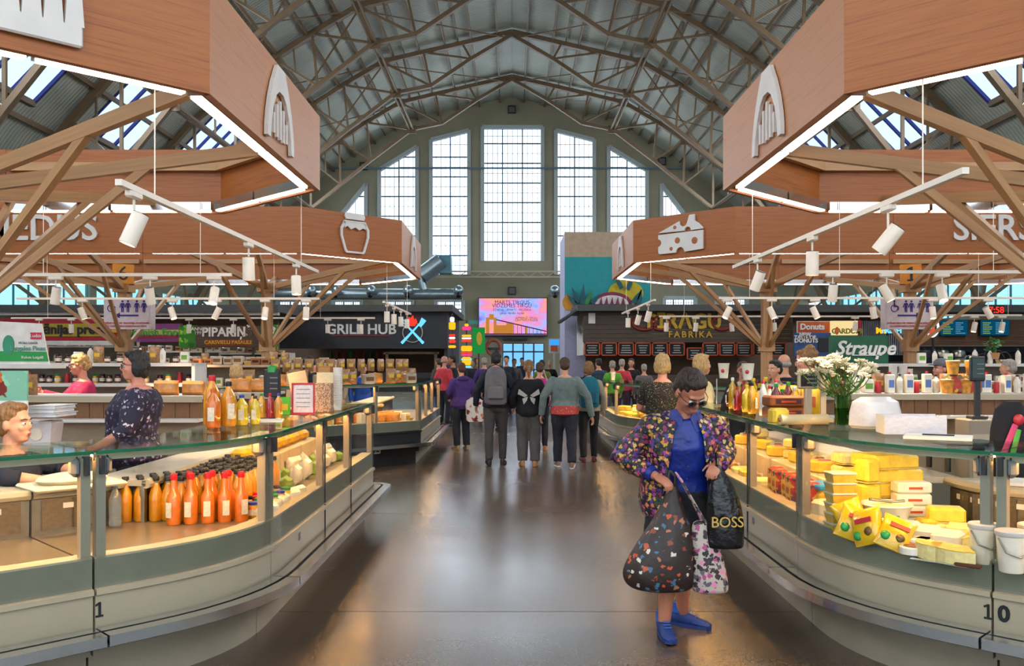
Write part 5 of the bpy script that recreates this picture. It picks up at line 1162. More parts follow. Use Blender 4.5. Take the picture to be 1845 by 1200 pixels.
# orange numbered cubes and direction boards on the canopy columns
ORC = M('cube_orange', '#d8850e', .45); PURI = M('icon_purple', '#3f2a86', .5); REDI = M('print_red', '#c02a3a', .6); BOARD = M('board_pinkish_white', '#d9cdd0', .5)
for sx, X, dig in ((-1, XL - 5.28, '6'), (1, XR + 5.28, '1')):
    nc = T('number_cube', 'orange cube with the number %s on a canopy column' % ('six' if dig == '6' else 'one'), 'number cube', (X, YC2 - .02, 3.19), R(-22 * -sx * -1))
    MB().box((0, 0, 0), (.36, .36, .36), ch=.005).build('cube', ORC, nc)
    for q in range(4):
        if dig == '1': MB().prism([(a * .36, b * .36) for a, b in ONE], .004).build('lettering', BLACK, nc, loc=(.184 * math.sin(q * math.pi / 2), -.184 * math.cos(q * math.pi / 2), 0), rot=(0, 0, q * math.pi / 2)); continue
        text(dig, .36, BLACK, nc, (.182 * math.sin(q * math.pi / 2), -.182 * math.cos(q * math.pi / 2), 0), q * math.pi / 2, .004, .002)
    db = T('direction_board', 'white board with purple toilet pictograms and an arrow pointing %s' % ('left' if sx < 0 else 'right'), 'sign', (X + (.12 if sx < 0 else -.08), YC2 - .16, 2.47))
    bx('board', (0, 0, 0), (.82, .03, .56), BOARD, db); y = -.02
    bx('board_side', (.425 * -sx, .1, 0), (.03, .2, .56), BOARD, db)
    ar = MB().box((sx * -.04, 0, 0), (.36, .006, .03)).prism([(sx * .22, 0), (sx * .12, .05), (sx * .12, -.05)], .006, Matrix.Translation((0, -.003, 0))); ar.build('arrow', PURI, db, loc=(0, y, -.03))
    for k2, px in enumerate((-.28, -.07, .03, .19, .32)):
        m = MB()
        if k2 == 0: m.tube([(px + .06 * math.cos(t), 0, .1 + .06 * math.sin(t)) for t in [i * math.pi / 8 for i in range(10, 27)]], .008, 6); m.box((px, 0, .16), (.025, .006, .08)); m.box((px + .035, 0, .13), (.07, .006, .02)); m.box((px + .07, 0, .1), (.02, .006, .07))
        else: m.box((px, 0, .15), (.05, .006, .09)); m.box((px - .014, 0, .075), (.018, .006, .09)); m.box((px + .014, 0, .075), (.018, .006, .09)); m.box((px - .04, 0, .15), (.012, .006, .08), (0, .3, 0)); m.box((px + .04, 0, .15), (.012, .006, .08), (0, -.3, 0))
        m.ell((px, 0, .225), (.02, .004, .02)); m.build('pictogram', PURI, db, loc=(0, y, 0))
    text('IZVĒLIES PRECI PIE TIRGOTĀJA, NORĒĶINIES', .042, REDI, db, (0, y, -.17), 0, .004, .0008); text('UN SAŅEM PRECI IZSNIEGŠANAS VIETĀ', .042, REDI, db, (0, y, -.225), 0, .004, .0008)
    bx('bracket', (-.1 if sx < 0 else .1, .06, 0), (.06, .1, .1), STEELP, db)

# ------------------------------------------------------------------ goods
def inst(name, parts, label, cat, group, loc, rz=0, s=1.0, tilt=(0, 0)):
    """one thing out of shared part meshes: the first mesh is the thing itself, the rest its parts"""
    sc = (s, s, s) if not hasattr(s, '__len__') else s
    o = OB(name, parts[0][1], None, loc, (tilt[0], tilt[1], rz), sc); tag(o, label, cat, group)
    for pn, me in parts[1:]: OB(pn, me, o)
    return o
def lath(prof, mat, n=10, nm='part'): return MB().lathe(prof, n).mesh(nm, mat, True)
def rb(d, mat, ch=.008, nm='part', c=None): return MB().box(c or (0, 0, d[2] / 2), d, ch=ch).mesh(nm, mat, True)
def pillow(w, h, t, mat, nm='bag'):
    """sealed pouch standing on its lower seam"""
    m = MB(); rings = []
    for z, sw, sd in ((0, 1, .12), (.04, 1, .25), (.2, .96, .9), (.5, .93, 1), (.8, .96, .85), (.96, 1, .2), (1, 1, .1)):
        rings.append([(math.copysign(abs(math.cos(a)) ** .55, math.cos(a)) * w / 2 * sw, math.copysign(abs(math.sin(a)) ** .8, math.sin(a)) * t / 2 * sd, z * h) for a in [i * math.pi / 8 for i in range(16)]])
    return m.loft(rings).mesh(nm, mat, True)
def liquid(name, hexc): return M(name, hexc, .12, var=.18, scale=14, coat=.6, sss=.35)
AMBER, ORNG, DKRED, CLEAR = liquid('amber_juice', '#d99018'), liquid('orange_sauce', '#d2701a'), liquid('dark_syrup', '#5a1410'), M('clear_plastic', '#dbe9ef', .12, var=.05, trans=.75)
HONEY, LEMON = liquid('honey', '#d99a1a'), liquid('lemon_oil', '#d9bc2a')
CAPK, CAPR, CAPB, CAPG_ = M('cap_black', '#1b1a1a', .4), M('cap_red', '#c81e2c', .4), M('cap_blue', '#2846b0', .4), M('cap_green', '#2c8f3c', .4)
LBL = M('label_paper', '#d9cfb8', .6, var=.2, scale=40)
JUICE = [('juice_bottle', lath([(.030, 0), (.036, .01), (.036, .13), (.03, .155), (.018, .185), (.014, .2)], AMBER)), ('neck', lath([(.0145, .2), (.0145, .212)], CLEAR)), ('cap', lath([(.017, .21), (.018, .213), (.018, .232), (.016, .235)], CAPK))]
SAUCE = [('sauce_bottle', lath([(.038, 0), (.042, .012), (.042, .15), (.036, .175), (.022, .2), (.018, .25), (.017, .27)], ORNG, 12)), ('cap', lath([(.02, .268), (.022, .272), (.02, .3), (.012, .306)], CAPR, 12)), ('label', MB().box((0, -.0425, .09), (.04, .003, .09)).mesh('label', LBL))]
WATER = [('water_bottle', lath([(.03, 0), (.034, .01), (.034, .05), (.031, .06), (.034, .07), (.034, .14), (.03, .17), (.015, .2), (.013, .215)], CLEAR, 12)), ('cap', lath([(.016, .213), (.017, .217), (.017, .235), (.014, .238)], M('cap_sky', '#4a9bd0', .4), 12))]
def jar(mat, cap): return [('jar', lath([(.032, 0), (.035, .008), (.035, .07), (.028, .085)], mat)), ('lid', lath([(.031, .083), (.033, .086), (.033, .1), (.03, .102)], cap)), ('label', lath([(.0355, .02), (.0355, .055)], LBL))]
JARS = [jar(HONEY, CAPB), jar(DKRED, CAPR), jar(LEMON, CAPG_), jar(HONEY, CAPK)]
def big(mat, cap, h=.3, r=.05, lab=True):
    p = [('large_bottle', lath([(r * .85, 0), (r, .015), (r, h * .62), (r * .9, h * .7), (r * .4, h * .85), (r * .33, h * .92)], mat, 14)), ('cap', lath([(r * .4, h * .91), (r * .42, h * .92), (r * .4, h), (r * .25, h * 1.02)], cap, 12))]
    if lab: p.append(('label', MB().box((0, -r - .001, h * .35), (r * .9, .003, h * .35)).mesh('label', LBL)))
    return p
zD = .651     # display deck
# ---- juice counter, left corner
n_ = 0
for i in range(14):
    for j in range(7):
        y = 5.44 + i * .088 + (j % 2) * .03; x = -2.2 + j * .086
        if x > -1.72 + .0 * i or (i < 3 and x > -1.98) or x + random.uniform(-.004, .004) < -2.19: continue
        inst('juice_bottle', JUICE, 'small amber juice bottle with a black cap in the corner counter', 'bottle', 'amber juice bottles in the corner counter', (x + random.uniform(-.006, .006), y, zD), random.random() * 6, 1.15 + .06 * random.random()); n_ += 1
for i in range(4):
    for j in range(3):
        inst('juice_bottle', JUICE, 'small amber juice bottle with a black cap in the corner counter', 'bottle', 'amber juice bottles in the corner counter', (-2.36 + j * .085 + i * .05, 5.42 + j * .02 - i * .0 + i * .085, zD), random.random() * 6, 1.17)
for i in range(5):
    inst('sauce_bottle', SAUCE, 'orange sauce bottle with a red cap, %s from the left in the front row' % nth[i], 'bottle', 'orange sauce bottles in the corner counter', (-2.03 + i * .092, 5.33 + i * .03, zD), .3 * i - .4)
for i, x in enumerate((-1.98, -1.85, -1.76)):
    inst('sauce_bottle', SAUCE, 'orange sauce bottle with a red cap in the second row, %s from the left' % nth[i], 'bottle', 'orange sauce bottles in the corner counter', (x, 5.45 + i * .03, zD), 1.5 * i)
inst('water_bottle', WATER, 'clear water bottle with a blue cap at the end of the juices', 'bottle', None, (-2.36, 5.28, zD), 0, 1.08)
cols = ['blue', 'red', 'green', 'black']
for i in range(16):
    k = i % 4; r_, c_ = divmod(i, 4)
    inst('preserve_jar', JARS[k], 'small preserve jar with a %s lid beside the sauce bottles' % cols[k], 'jar', 'small preserve jars in the corner counter with %s lids' % cols[k], (-1.62 + c_ * .0 + (r_ % 2) * .045 - .09 * (c_ % 2), 5.55 + r_ * .16 + c_ * .075, zD + (.0)), random.random() * 6)
# trays of folded bags and produce in the straight left counter
BAGW = M('clear_bag_white', '#e8e0cc', .25, var=.2, scale=10, bump=.5, coat=.4); GRNV = M('green_veg', '#7d9a3a', .5, var=.3, scale=20); YELP = M('yellow_pack', '#dba915', .35, var=.2, scale=10)
PACKW = [('food_bag', pillow(.2, .15, .1, BAGW))]; PACKG = [('food_bag', pillow(.2, .09, .12, GRNV))]; PACKY = [('yellow_pack', rb((.14, .3, .09), YELP, .025))]
RISER = M('shelf_step', '#c9b898', .5)
for i in range(3):
    o = MB().box((0, 0, .11), (.3, .72, .22), ch=.01).build('display_step', RISER, None, False, (-2.07, 6.98 + i * .74, zD)); tag(o, 'cream display step in the straight left counter, %s from the camera' % nth[i], 'display step', 'cream display steps')
for i in range(6): inst('yellow_pack', PACKY, 'yellow pasta pack lying on the cream step, %s from the camera' % nth[i], 'food pack', 'yellow packs on the steps', (-2.05, 6.8 + i * .34, zD + .222), random.uniform(-.1, .1))
for i in range(14): inst('food_bag', PACKW if i % 3 else PACKG, ('bagged white dumplings' if i % 3 else 'bag of green leaves') + ' low in the straight left counter', 'food bag', 'bags in the straight left counter ' + ('white' if i % 3 else 'green'), (-1.72 - .14 * (i % 2), 6.75 + i * .165, zD), 1.57 + random.uniform(-.3, .3), (1, 1, random.uniform(.8, 1.2)))
for i in range(5): inst('food_bag', PACKW, 'bagged white dumplings low in the straight left counter', 'food bag', 'bags in the straight left counter white', (-1.56, 5.62 + i * .2, zD), 1.3 + random.uniform(-.3, .3), (1, 1, .5))
o = MB().box((0, 0, .012), (.5, .36, .024), ch=.01).build('folded_sack', M('sack_cloth', '#d9cdb0', .8, bump=.5), None, True, (-2.55, 5.15, .906), (0, 0, .8)); tag(o, 'folded pale sack on the worktop behind the corner counter', 'sack'); MB().ell((0, 0, .045), (.2, .14, .04)).build('bulge', M('sack_cloth', '#d9cdb0'), o, True)
# ---- on top of the left glass
zT = 1.201
inst('large_bottle', big(AMBER, CAPR, .33, .055, False), 'tall amber bottle with a red cap on the left glass top', 'bottle', None, (-1.98, 5.86, zT))
inst('large_bottle', big(ORNG, M('cap_orange', '#d2641a', .4), .25, .047), 'orange bottle with a white label on the left glass top', 'bottle', None, (-1.93, 5.74, zT))
inst('large_bottle', big(AMBER, CAPK, .29, .05), 'amber bottle with a black cap on the left glass top', 'bottle', None, (-1.87, 5.86, zT), .6)
inst('squat_jar', big(LEMON, CAPB, .2, .042), 'squat golden jar with a blue cap on the left glass top', 'jar', None, (-1.82, 5.98, zT), .2); inst('squat_jar', big(DKRED, CAPK, .19, .03), 'slim dark red bottle beside the blue-capped jar', 'bottle', None, (-1.88, 6.03, zT))
inst('squat_jar', big(LEMON, M('cap_brown', '#4a2f20', .4), .19, .034), 'slim yellow bottle beside the blue-capped jar', 'bottle', None, (-1.75, 6.05, zT))
for i, (m, c) in enumerate(((AMBER, CAPK), (HONEY, CAPG_), (liquid('red_syrup', '#a81420'), CAPR), (AMBER, CAPB))): inst('small_bottle', big(m, c, .18, .03, False), 'small syrup bottle with a %s cap in the row before the scale post' % ['black', 'green', 'red', 'blue'][i], 'bottle', 'small syrup bottles on the left glass top', (-1.97 + i * .065, 6.75, zT))
o = MB().box((0, 0, .006), (.3, .22, .012)).build('paper_stack', PAPER, None, False, (-1.78, 6.3, zT), (0, 0, .2)); tag(o, 'stack of wrapping paper on the left glass top', 'paper stack'); MB().cyl((-.1, .05, .012), (0, .08, .12), .004).build('pen', WHITE, o)
ps_ = T('price_frame', 'red-framed white price card standing on the left glass top', 'price card', (-1.68, 7.15, zT), R(6)); bx('card', (0, 0, .125), (.17, .006, .23), M('card_pinkish', '#f0d9d2', .6), ps_)
for a, b, c, d in ((-.085, .125, .014, .25), (.085, .125, .014, .25), (0, .006, .18, .014), (0, .245, .18, .014)): bx('frame_bar', (a, -.004, b), (c, .014, d), RED, ps_)
for q in range(5): bx('print_line', (0, -.0045, .06 + q * .035), (.11, .002, .004), GREY, ps_)
bx('foot', (0, .03, .004), (.14, .07, .008), RED, ps_)
o = MB().box((0, 0, .17), (.16, .012, .34), ch=.004).build('wooden_board', MW('pale_board', '#c99a6a', '#d9ad80'), None, False, (-1.8, 7.7, zT), (0, R(-12), .1)); tag(o, 'leaning wooden notice board behind the red-framed card', 'board'); bx('picture', (0, -.007, .12), (.1, .003, .14), CARD, o)
o = MB().box((0, 0, .19), (.12, .12, .38), ch=.005).build('cardboard_box', M('kraft_orange', '#b06a3a', .8), None, False, (-1.72, 8.2, zT)); tag(o, 'tall orange-brown cardboard box on the left glass top', 'box'); bx('flap', (0, -.062, .34), (.1, .006, .06), CARD, o)
nb = T('nut_box', 'open nut display box with a picture print beside the paper cups', 'box', (-1.6, 7.55, zT)); bx('tray', (0, 0, .12), (.14, .12, .24), MV('nut_print', '#caa07a', ['#7a4a38', '#e0b89a', '#5a2f2a'], 22, width=.45, bump=0), nb); bx('back_card', (0, .05, .28), (.14, .01, .1), M('cream_card', '#e6cfa0', .7), nb)
cs = T('cup_stack', 'tall stack of white paper cups on the left glass top', 'cup stack', (-1.52, 7.75, zT))
for q in range(14): MB().lathe([(.032, 0), (.041, .09), (.043, .095), (.041, .097)], 12).build('cup', M('cup_white', '#efe6dc', .4), cs, True, (0, 0, q * .021))
o = MB().box((0, 0, .07), (.09, .02, .14)).build('green_card', M('green_card', '#57b52c', .6), None, False, (-1.82, 7.1, zT)); tag(o, 'small bright green card behind the red-framed price card', 'card'); bx('print', (0, -.011, .06), (.06, .002, .05), YEL, o)
def scale_post(label, loc, screen, h=.36, rz=0, colr=None):
    t = T('scale_display', label, 'scale display', loc, rz); c = colr or CREAM
    bx('foot', (0, 0, .012), (.16, .12, .024), c, t); bx('post', (0, 0, h * .38), (.05, .035, h * .72), c, t)
    MB().box((0, 0, h * .83), (.15, .05, h * .42), ch=.012).build('head', c, t, True); bx('screen', (0, -.027, h * .84), (.12, .004, h * .32), screen, t)
    for q in range(3): bx('print_line', (.02, -.03, h * (.75 + q * .08)), (.07, .003, .01), GREY, t)
    return t
t_ = scale_post('dark scale display on a pole behind the small syrup bottles', (-2.2, 8.15, .91), BLACK, .62, 0, DARK); MB().box((0, 0, .64), (.08, .06, .07), ch=.01).build('green_top', GREENP, t_)
# ---- cheese counter, right corner
CHY = M('cheese_yellow', '#e8c540', .45, var=.12, scale=25, bump=.25, sss=.1); CHP = M('cheese_pale', '#ead892', .5, var=.1, scale=30, bump=.3, sss=.1); CHO = M('cheese_orange', '#d9801c', .4, var=.1); PKW = M('pack_white', '#ece4cf', .3, var=.08, coat=.3); PKY = M('chip_bag_yellow', '#e3b410', .25, var=.15, scale=12, bump=.4, coat=.5)
def rpos(px, py, z): d = 1600 * (EYE - z) / (py - 648); return ((px - 922) * d / FPX, d, z)
def block(label, px, d, z, dims, mat=CHY, rz=.0, name='cheese_block', cat='cheese', grp='cheese blocks in the right corner counter', wrap=None):
    m = MB(); m.box((0, 0, dims[2] / 2), dims, ch=min(dims) * .16); o = m.build(name, mat, None, True, ((px - 922) * d / FPX, d, z), (0, 0, rz)); tag(o, label, cat, grp)
    if wrap: bx('label', (0, -dims[1] / 2 - .001, dims[2] * .5), (dims[0] * .7, .003, dims[2] * .45), wrap, o); bx('label_print', (0, -dims[1] / 2 - .003, dims[2] * .5), (dims[0] * .4, .003, dims[2] * .2), ORANGE, o)
    else: bx('rind_edge', (0, 0, .003), (dims[0] * .96, dims[1] * .96, .004), CHP, o)
    return o
zz = zD
for i, (w, rz, dx) in enumerate(((.36, .1, 0), (.36, .05, -2), (.33, .15, 4), (.33, .1, 5), (.3, .25, 0))):
    block('big yellow cheese slab in the tall pile, %s from the bottom' % nth[i], 1593 + dx, 5.42, zz, (w, .26, .082), CHY if i != 1 else M('cheese_bright', '#ecca48', .45, var=.1, scale=25, bump=.25), rz); zz += .0835
block('yellow cheese stub leaning beside the tall pile', 1562, 5.28, zD + .26, (.1, .12, .14), CHY, .3); block('yellow cheese base under the leaning stub', 1562, 5.3, zD, (.12, .14, .258), CHY, .1)
zz = zD
for i in range(4): block('white butter pack with orange print, %s from the bottom' % nth[i], 1641, 5.22, zz, (.2, .12, .068), PKW, -.05 + .05 * (i % 2), 'butter_pack', 'butter pack', 'stacked butter packs', PAPER); zz += .069
TUB = [('cheese_tub', MB().loft([[(x * w, y * w * .8, z) for x, y in ((-1, -1), (1, -1), (1, 1), (-1, 1))] for z, w in ((0, .06), (.045, .07))]).mesh('tub', M('tub_cheese', '#d8ab3c', .3, var=.2, scale=30, coat=.6))), ('tub_lid', rb((.15, .122, .012), M('tub_lid', '#cfc6b4', .3), .004, 'lid', (0, 0, .051)))]
for i in range(6): inst('cheese_tub', TUB, 'small lidded cheese tub in the stack, %s from the bottom' % nth[i], 'tub', 'stacked cheese tubs', ((1513 - 922) * 5.1 / FPX, 5.1, zD + i * .0575), .1)
bw = T('serving_bowl', 'large white bowl of curd in the right corner counter', 'bowl', ((1587 - 922) * 5.1 / FPX, 5.02, zD)); MB().lathe([(.08, 0), (.085, .01), (.13, .16), (.142, .172), (.138, .18), (.126, .165), (.08, .03)], 20, None, False).build('bowl', PKW, bw, True); MB().ell((0, 0, .145), (.115, .115, .03)).build('curd', CHP, bw, True); MB().tube([(-.1, .0, .2), (.02, 0, .185), (.1, .0, .19)], .008).build('ladle', STEEL, bw)
zb_ = pillow(.2, .13, .06, M('zip_bag', '#d9c58a', .2, var=.25, scale=20, coat=.6)); inst('zip_bag', [('zip_bag', zb_), ('zip_strip', MB().box((0, -.0, .124), (.19, .012, .012)).mesh('zip', GREENP))], 'clear zip bag of grated cheese with a green zip strip', 'zip bag', None, ((1586 - 922) * 4.9 / FPX, 4.86, zD), .2)
CHIP = [('snack_bag', pillow(.17, .2, .1, PKY)), ('green_spot', MB().ell((-.04, -.035, .05), (.026, .02, .026)).mesh('spot', GREENP, True)), ('red_print', MB().box((.01, -.052, .12), (.1, .006, .025)).mesh('print', RED)), ('brown_spot', MB().ell((.03, -.042, .06), (.024, .014, .024)).mesh('spot', M('print_brown', '#6a4a20', .4), True))]
for i, (px, d, rz, tl) in enumerate(((1528, 4.86, -.3, -.5), (1566, 4.72, -.95, -.35), (1601, 4.62, -.5, -.75), (1545, 4.98, -.1, -.15))): inst('snack_bag', CHIP, 'yellow snack bag with green and red print, %s along the curved glass' % nth[i], 'snack bag', 'yellow snack bags along the curved glass', ((px - 922) * d / FPX, d, zD + .004), rz, 1, (tl, .35 * (-1) ** i))
for i, (px, d) in enumerate(((1630, 4.88), (1668, 4.74), (1708, 4.6))): block('white carton used as a step, %s from the bowl' % nth[i], px, d, zD, (.135, .17, .1), M('carton_white', '#d6ccbc', .6), -.72, 'carton', 'carton', 'white cartons used as steps', None)
for i, (px, d, z, dm, rz) in enumerate(((1672, 5.0, .0, (.13, .11, .1), .3), (1712, 4.98, .0, (.2, .13, .075), -.3), (1703, 5.0, .077, (.19, .13, .085), -.25), (1745, 4.84, .0, (.22, .14, .09), -.5), (1782, 4.72, .0, (.2, .12, .08), -.6))): block('wrapped pale yellow cheese block on the cartons, number %s' % nth[i], px, d, zD + z + (.0 if i > 9 else .0), dm, CHP if i % 2 else CHY, rz)
for i, (px, d, rz) in enumerate(((1648, 4.66, -.6), (1680, 4.6, -.9))): block('white soft cheese pack with orange print, %s from the snack bags' % nth[i], px, d, zD, (.17, .1, .06), PKW, rz, 'cheese_pack', 'cheese pack', 'soft cheese packs at the front', PAPER)
cm = T('camembert', 'round flat cheese in a patterned box standing near the glass', 'cheese', ((1641 - 922) * 4.54 / FPX, 4.52, zD), -.6); MB().lathe([(.06, 0), (.065, .004), (.065, .036), (.06, .04)], 18).build('wheel', PKW, cm, True); MB().lathe([(.045, .041), (.045, .043)], 14).build('print_disc', M('print_brown2', '#8a5a3a', .5), cm)
for i, (px, d, r, a1) in enumerate(((1700, 4.45, .13, 110), (1742, 4.36, .16, 130), (1752, 4.6, .1, 90))):
    pts = [(0, 0)] + [(r * math.cos(R(a1 * q / 8)), r * math.sin(R(a1 * q / 8))) for q in range(9)]
    o = MB().loft([[(x, y, z) for x, y in pts] for z in (0, .004, .066, .07)]).build('cheese_wedge', CHP, None, False, ((px - 922) * d / FPX, d, zD), (0, 0, 2.2)); tag(o, 'pale cheese wedge near the glass, %s of three from the snack bags' % nth[i], 'cheese', 'pale wedges near the glass'); o2 = MB().loft([[(x * 1.01, y * 1.01, z) for x, y in pts] for z in (.071, .074)]).build('rind', CHY, o)
kn = T('cheese_knife', 'long knife lying along the curved glass', 'knife', ((1690 - 922) * 4.35 / FPX, 4.28, zD + .004), -.72); bx('blade', (-.06, 0, .004), (.2, .03, .003), SILVER, kn); MB().box((.1, 0, .008), (.12, .025, .018), ch=.006).build('handle', M('handle_brown', '#5a3020', .5), kn, True)
def bucket(label, px, d):
    t = T('white_bucket', label, 'bucket', ((px - 922) * d / FPX, d, zD), 0, 'white buckets at the right edge'); MB().lathe([(.05, 0), (.054, .005), (.066, .17), (.066, .175)], 18).build('pail', PKW, t, True); MB().lathe([(.069, .17), (.072, .175), (.072, .19), (.066, .195)], 18).build('lid', M('lid_grey_white', '#cfc9c2', .4), t, True); MB().tube([(-.068, -.01, .16), (-.055, -.055, .1), (0, -.075, .08), (.055, -.055, .1), (.068, -.01, .16)], .004).build('handle', STEEL, t)
bucket('white lidded bucket left of the counter seam', 1772, 4.32); bucket('white lidded bucket right of the counter seam', 1822, 4.14); bucket('white lidded bucket cut by the right frame edge', 1862, 4.3)
# straight cheese counter
WHL = [('cheese_round', lath([(.1, 0), (.11, .01), (.11, .07), (.1, .08)], CHY, 18)), ('label_disc', MB().lathe([(.05, .081), (.05, .083)], 12).mesh('disc', RED))]
FRUIT = MV('fruit_carton', '#b8281c', ['#4a2a4e', '#d9a02a', '#2f4a28', '#8c1f2a', '#e0c070'], 18, width=.5, bump=0)
for i in range(6): block('fruit-print carton standing low in the straight cheese counter, %s from the corner' % nth[i], 1, 1, zD, (.14, .1, .2), FRUIT, 0, 'juice_carton', 'carton', 'fruit-print cartons behind the glass', YEL).location = (1.93 + .02 * (i % 2), 5.72 + i * .165, zD)
for o in [x for x in bpy.data.objects if x.name.startswith('juice_carton')]: o.rotation_euler = (0, 0, R(-90))
BLK3 = [('cheese_block', rb((.2, .13, .085), CHY, .015)), ('rind_edge', rb((.19, .12, .004), CHP, .001))]; BLK4 = [('cheese_block', rb((.18, .14, .075), CHP, .015)), ('rind_edge', rb((.17, .13, .004), CHY, .001))]; SMOK = [('smoked_cheese', rb((.16, .1, .08), M('smoked_brown', '#7a4a24', .45, var=.2), .03)), ('string', MB().box((0, 0, .04), (.012, .104, .084)).mesh('string', PAPER))]
STEP2 = M('shelf_step', '#c9b898')
for i in range(4):
    o = MB().box((0, 0, .1), (.34, .74, .2), ch=.01).build('display_step', STEP2, None, False, (2.24, 5.96 + i * .78, zD)); tag(o, 'cream display step in the straight cheese counter, %s from the corner' % nth[i], 'display step', 'cream display steps')
for i in range(12):
    y = 5.72 + i * .26; kk = i % 4; nm_ = 'among the cheeses on the raised steps'
    for lv in range(2 if kk == 1 else 1):
        tp, lb = [(BLK3, 'yellow cheese block'), (BLK4, 'pale cheese block'), (WHL, 'cheese wheel with a red disc'), (SMOK, 'brown smoked cheese')][kk]
        inst(tp[0][0], tp, lb + ' ' + nm_, 'cheese', 'cheeses on the raised steps: ' + lb, (2.2 + .05 * (i % 2), y, zD + .202 + lv * .086), 1.4 + .3 * (i % 3))
for i in range(9):
    kk = (i * 7) % 3; tp, lb = [(BLK4, 'pale cheese block'), (SMOK, 'brown smoked cheese'), (BLK3, 'yellow cheese block')][kk]
    inst(tp[0][0], tp, lb + ' low behind the aisle-side glass', 'cheese', 'cheeses low behind the aisle glass: ' + lb, (1.95, 6.85 + i * .24, zD), 1.5, 1)
inst('blue_tub', [('blue_tub', rb((.28, .2, .1), M('tub_yellow', '#d9b53a', .3), .02)), ('blue_lid', rb((.3, .22, .02), M('lid_blue', '#2c86c8', .35), .006, 'lid', (0, 0, .112)))], 'yellow box with a bright blue lid near the curved post', 'box', None, ((1492 - 922) * 5.75 / FPX, 5.75, zD + .0), .3, (1, 1, 1.6)); inst('salad_box', [('salad_box', rb((.22, .18, .12), M('salad_white', '#e6dcbc', .3, var=.2, scale=15, coat=.5), .02)), ('sticker', MB().box((0, -.091, .06), (.1, .003, .06)).mesh('sticker', RED))], 'white plastic food box with a red sticker below the blue lid', 'box', None, ((1500 - 922) * 5.5 / FPX, 5.5, zD), .4)
o = MB().box((0, 0, .01), (.42, .3, .02), ch=.006).build('towel_pile', M('white_cloth', '#dfd8d2', .9, bump=.6, scale=6), None, True, (3.1, 5.15, .906), (0, 0, -.7)); tag(o, 'crumpled white cloth on the worktop of the right corner counter', 'cloth'); MB().ell((.05, 0, .03), (.14, .1, .035)).build('fold', M('white_cloth', '#dfd8d2'), o, True)
# ---- on top of the right glass
vase = T('flower_vase', 'clear glass vase of white chrysanthemums on the right glass top', 'vase', ((1518 - 922) * 5.86 / FPX, 5.86, zT))
MB().lathe([(.05, 0), (.052, .01), (.056, .2), (.056, .205), (.052, .2), (.048, .015)], 18, None, False).build('vase', MG('vase_glass', '#e6f2e6', .25), vase, True); MB().lathe([(.048, .012), (.051, .12)], 16).build('water', MG('vase_water', '#b9cf9c', .15), vase)
STM, PET, CTR = M('stem_green', '#4a6a26', .6, var=.25), M('petal_cream', '#efe3c4', .6, var=.08, sss=.1), M('flower_centre', '#b9b04a', .6)
stems = MB(); pet = MB()
for i in range(34):
    a, rr = random.random() * 6.28, random.random() ** .6; tx, ty = math.cos(a) * rr * .27 - .02, math.sin(a) * rr * .16; tz = .44 + random.uniform(-.05, .05) - rr * .07
    stems.tube([(tx * .1, ty * .12, .02), (tx * .18, ty * .2, .2), (tx * .7, ty * .7, tz * .75), (tx, ty, tz)], .003, 5)
    f = MB()
    for q in range(14):
        b = q * 2 * math.pi / 14; f.ell((math.cos(b) * .026, math.sin(b) * .026, .002 + .006 * (q % 2)), (.019, .007, .004), (0, -.35, b), 6, 4)
    for q in range(9):
        b = q * 2 * math.pi / 9 + .3; f.ell((math.cos(b) * .014, math.sin(b) * .014, .012), (.013, .006, .004), (0, -.8, b), 6, 4)
    if i < 1: PETM = f.mesh('blossom', PET, True); CTM = MB().ell((0, 0, .012), (.008, .008, .006)).mesh('centre', CTR, True)
    bl = OB('blossom', PETM, vase, (tx, ty, tz), (random.uniform(-.5, .5), random.uniform(-.5, .5), random.random() * 6), (1.05,) * 3); OB('flower_centre', CTM, bl)
stems.build('stems', STM, vase)['kind'] = 'stuff'; lf = MB()
for i in range(60):
    a = random.random() * 6.28; r0 = random.uniform(.03, .12); lf.ell((math.cos(a) * r0, math.sin(a) * r0 * .8, random.uniform(.2, .34)), (.035, .01, .004), (random.uniform(-1, 1), random.uniform(-1, 1), a), 6, 4)
lf.build('leaves', STM, vase)['kind'] = 'stuff'
scale_post('cream scale display with a dark price screen beside the vase', ((1455 - 922) * 6.5 / FPX, 6.5, zT - .0), BLACK, .36); t_ = scale_post('narrow cream scale post turned sideways beside the vase', ((1478 - 922) * 6.35 / FPX, 6.3, zT), CREAM, .37, R(80))
KRF = M('brown_carton', '#8a4a1e', .6, var=.15)
for i in range(2): block('brown carton of sweets on the right glass top, %s' % ('lower one' if i == 0 else 'upper one'), 1412, 6.75, zT + i * .085, (.28, .2, .08), KRF, .05, 'sweet_carton', 'carton', 'brown cartons on the right glass top', M('carton_dark_red', '#4a1418', .5))
block('clear-wrapped yellow cheese on the right glass top', 1402, 6.05, zT, (.12, .1, .11), CHY, .2, grp='cheese on the glass top'); bt = inst('cling_film_roll', [('cling_film_roll', MB().cyl((-.17, 0, .035), (.17, 0, .035), .035, None, 14).mesh('roll', M('film_cream', '#e0c795', .3), True)), ('core', MB().cyl((-.18, 0, .035), (.18, 0, .035), .015, None, 10).mesh('core', CARD))], 'long cream roll of cling film before the scale displays', 'film roll', None, ((1452 - 922) * 5.95 / FPX, 6.0, zT), .15)
mats_ = [liquid('ketchup', '#b0141c'), LEMON, HONEY, M('bottle_white', '#e6ddd0', .3), DKRED, liquid('oil_gold', '#c99a1c')]; caps_ = [CAPR, M('cap_yellow', '#e0b81e', .4), CAPK, CAPR, CAPG_, WHITE]; nm_ = ['red ketchup', 'pale yellow', 'honey-coloured', 'white', 'dark red', 'golden oil']
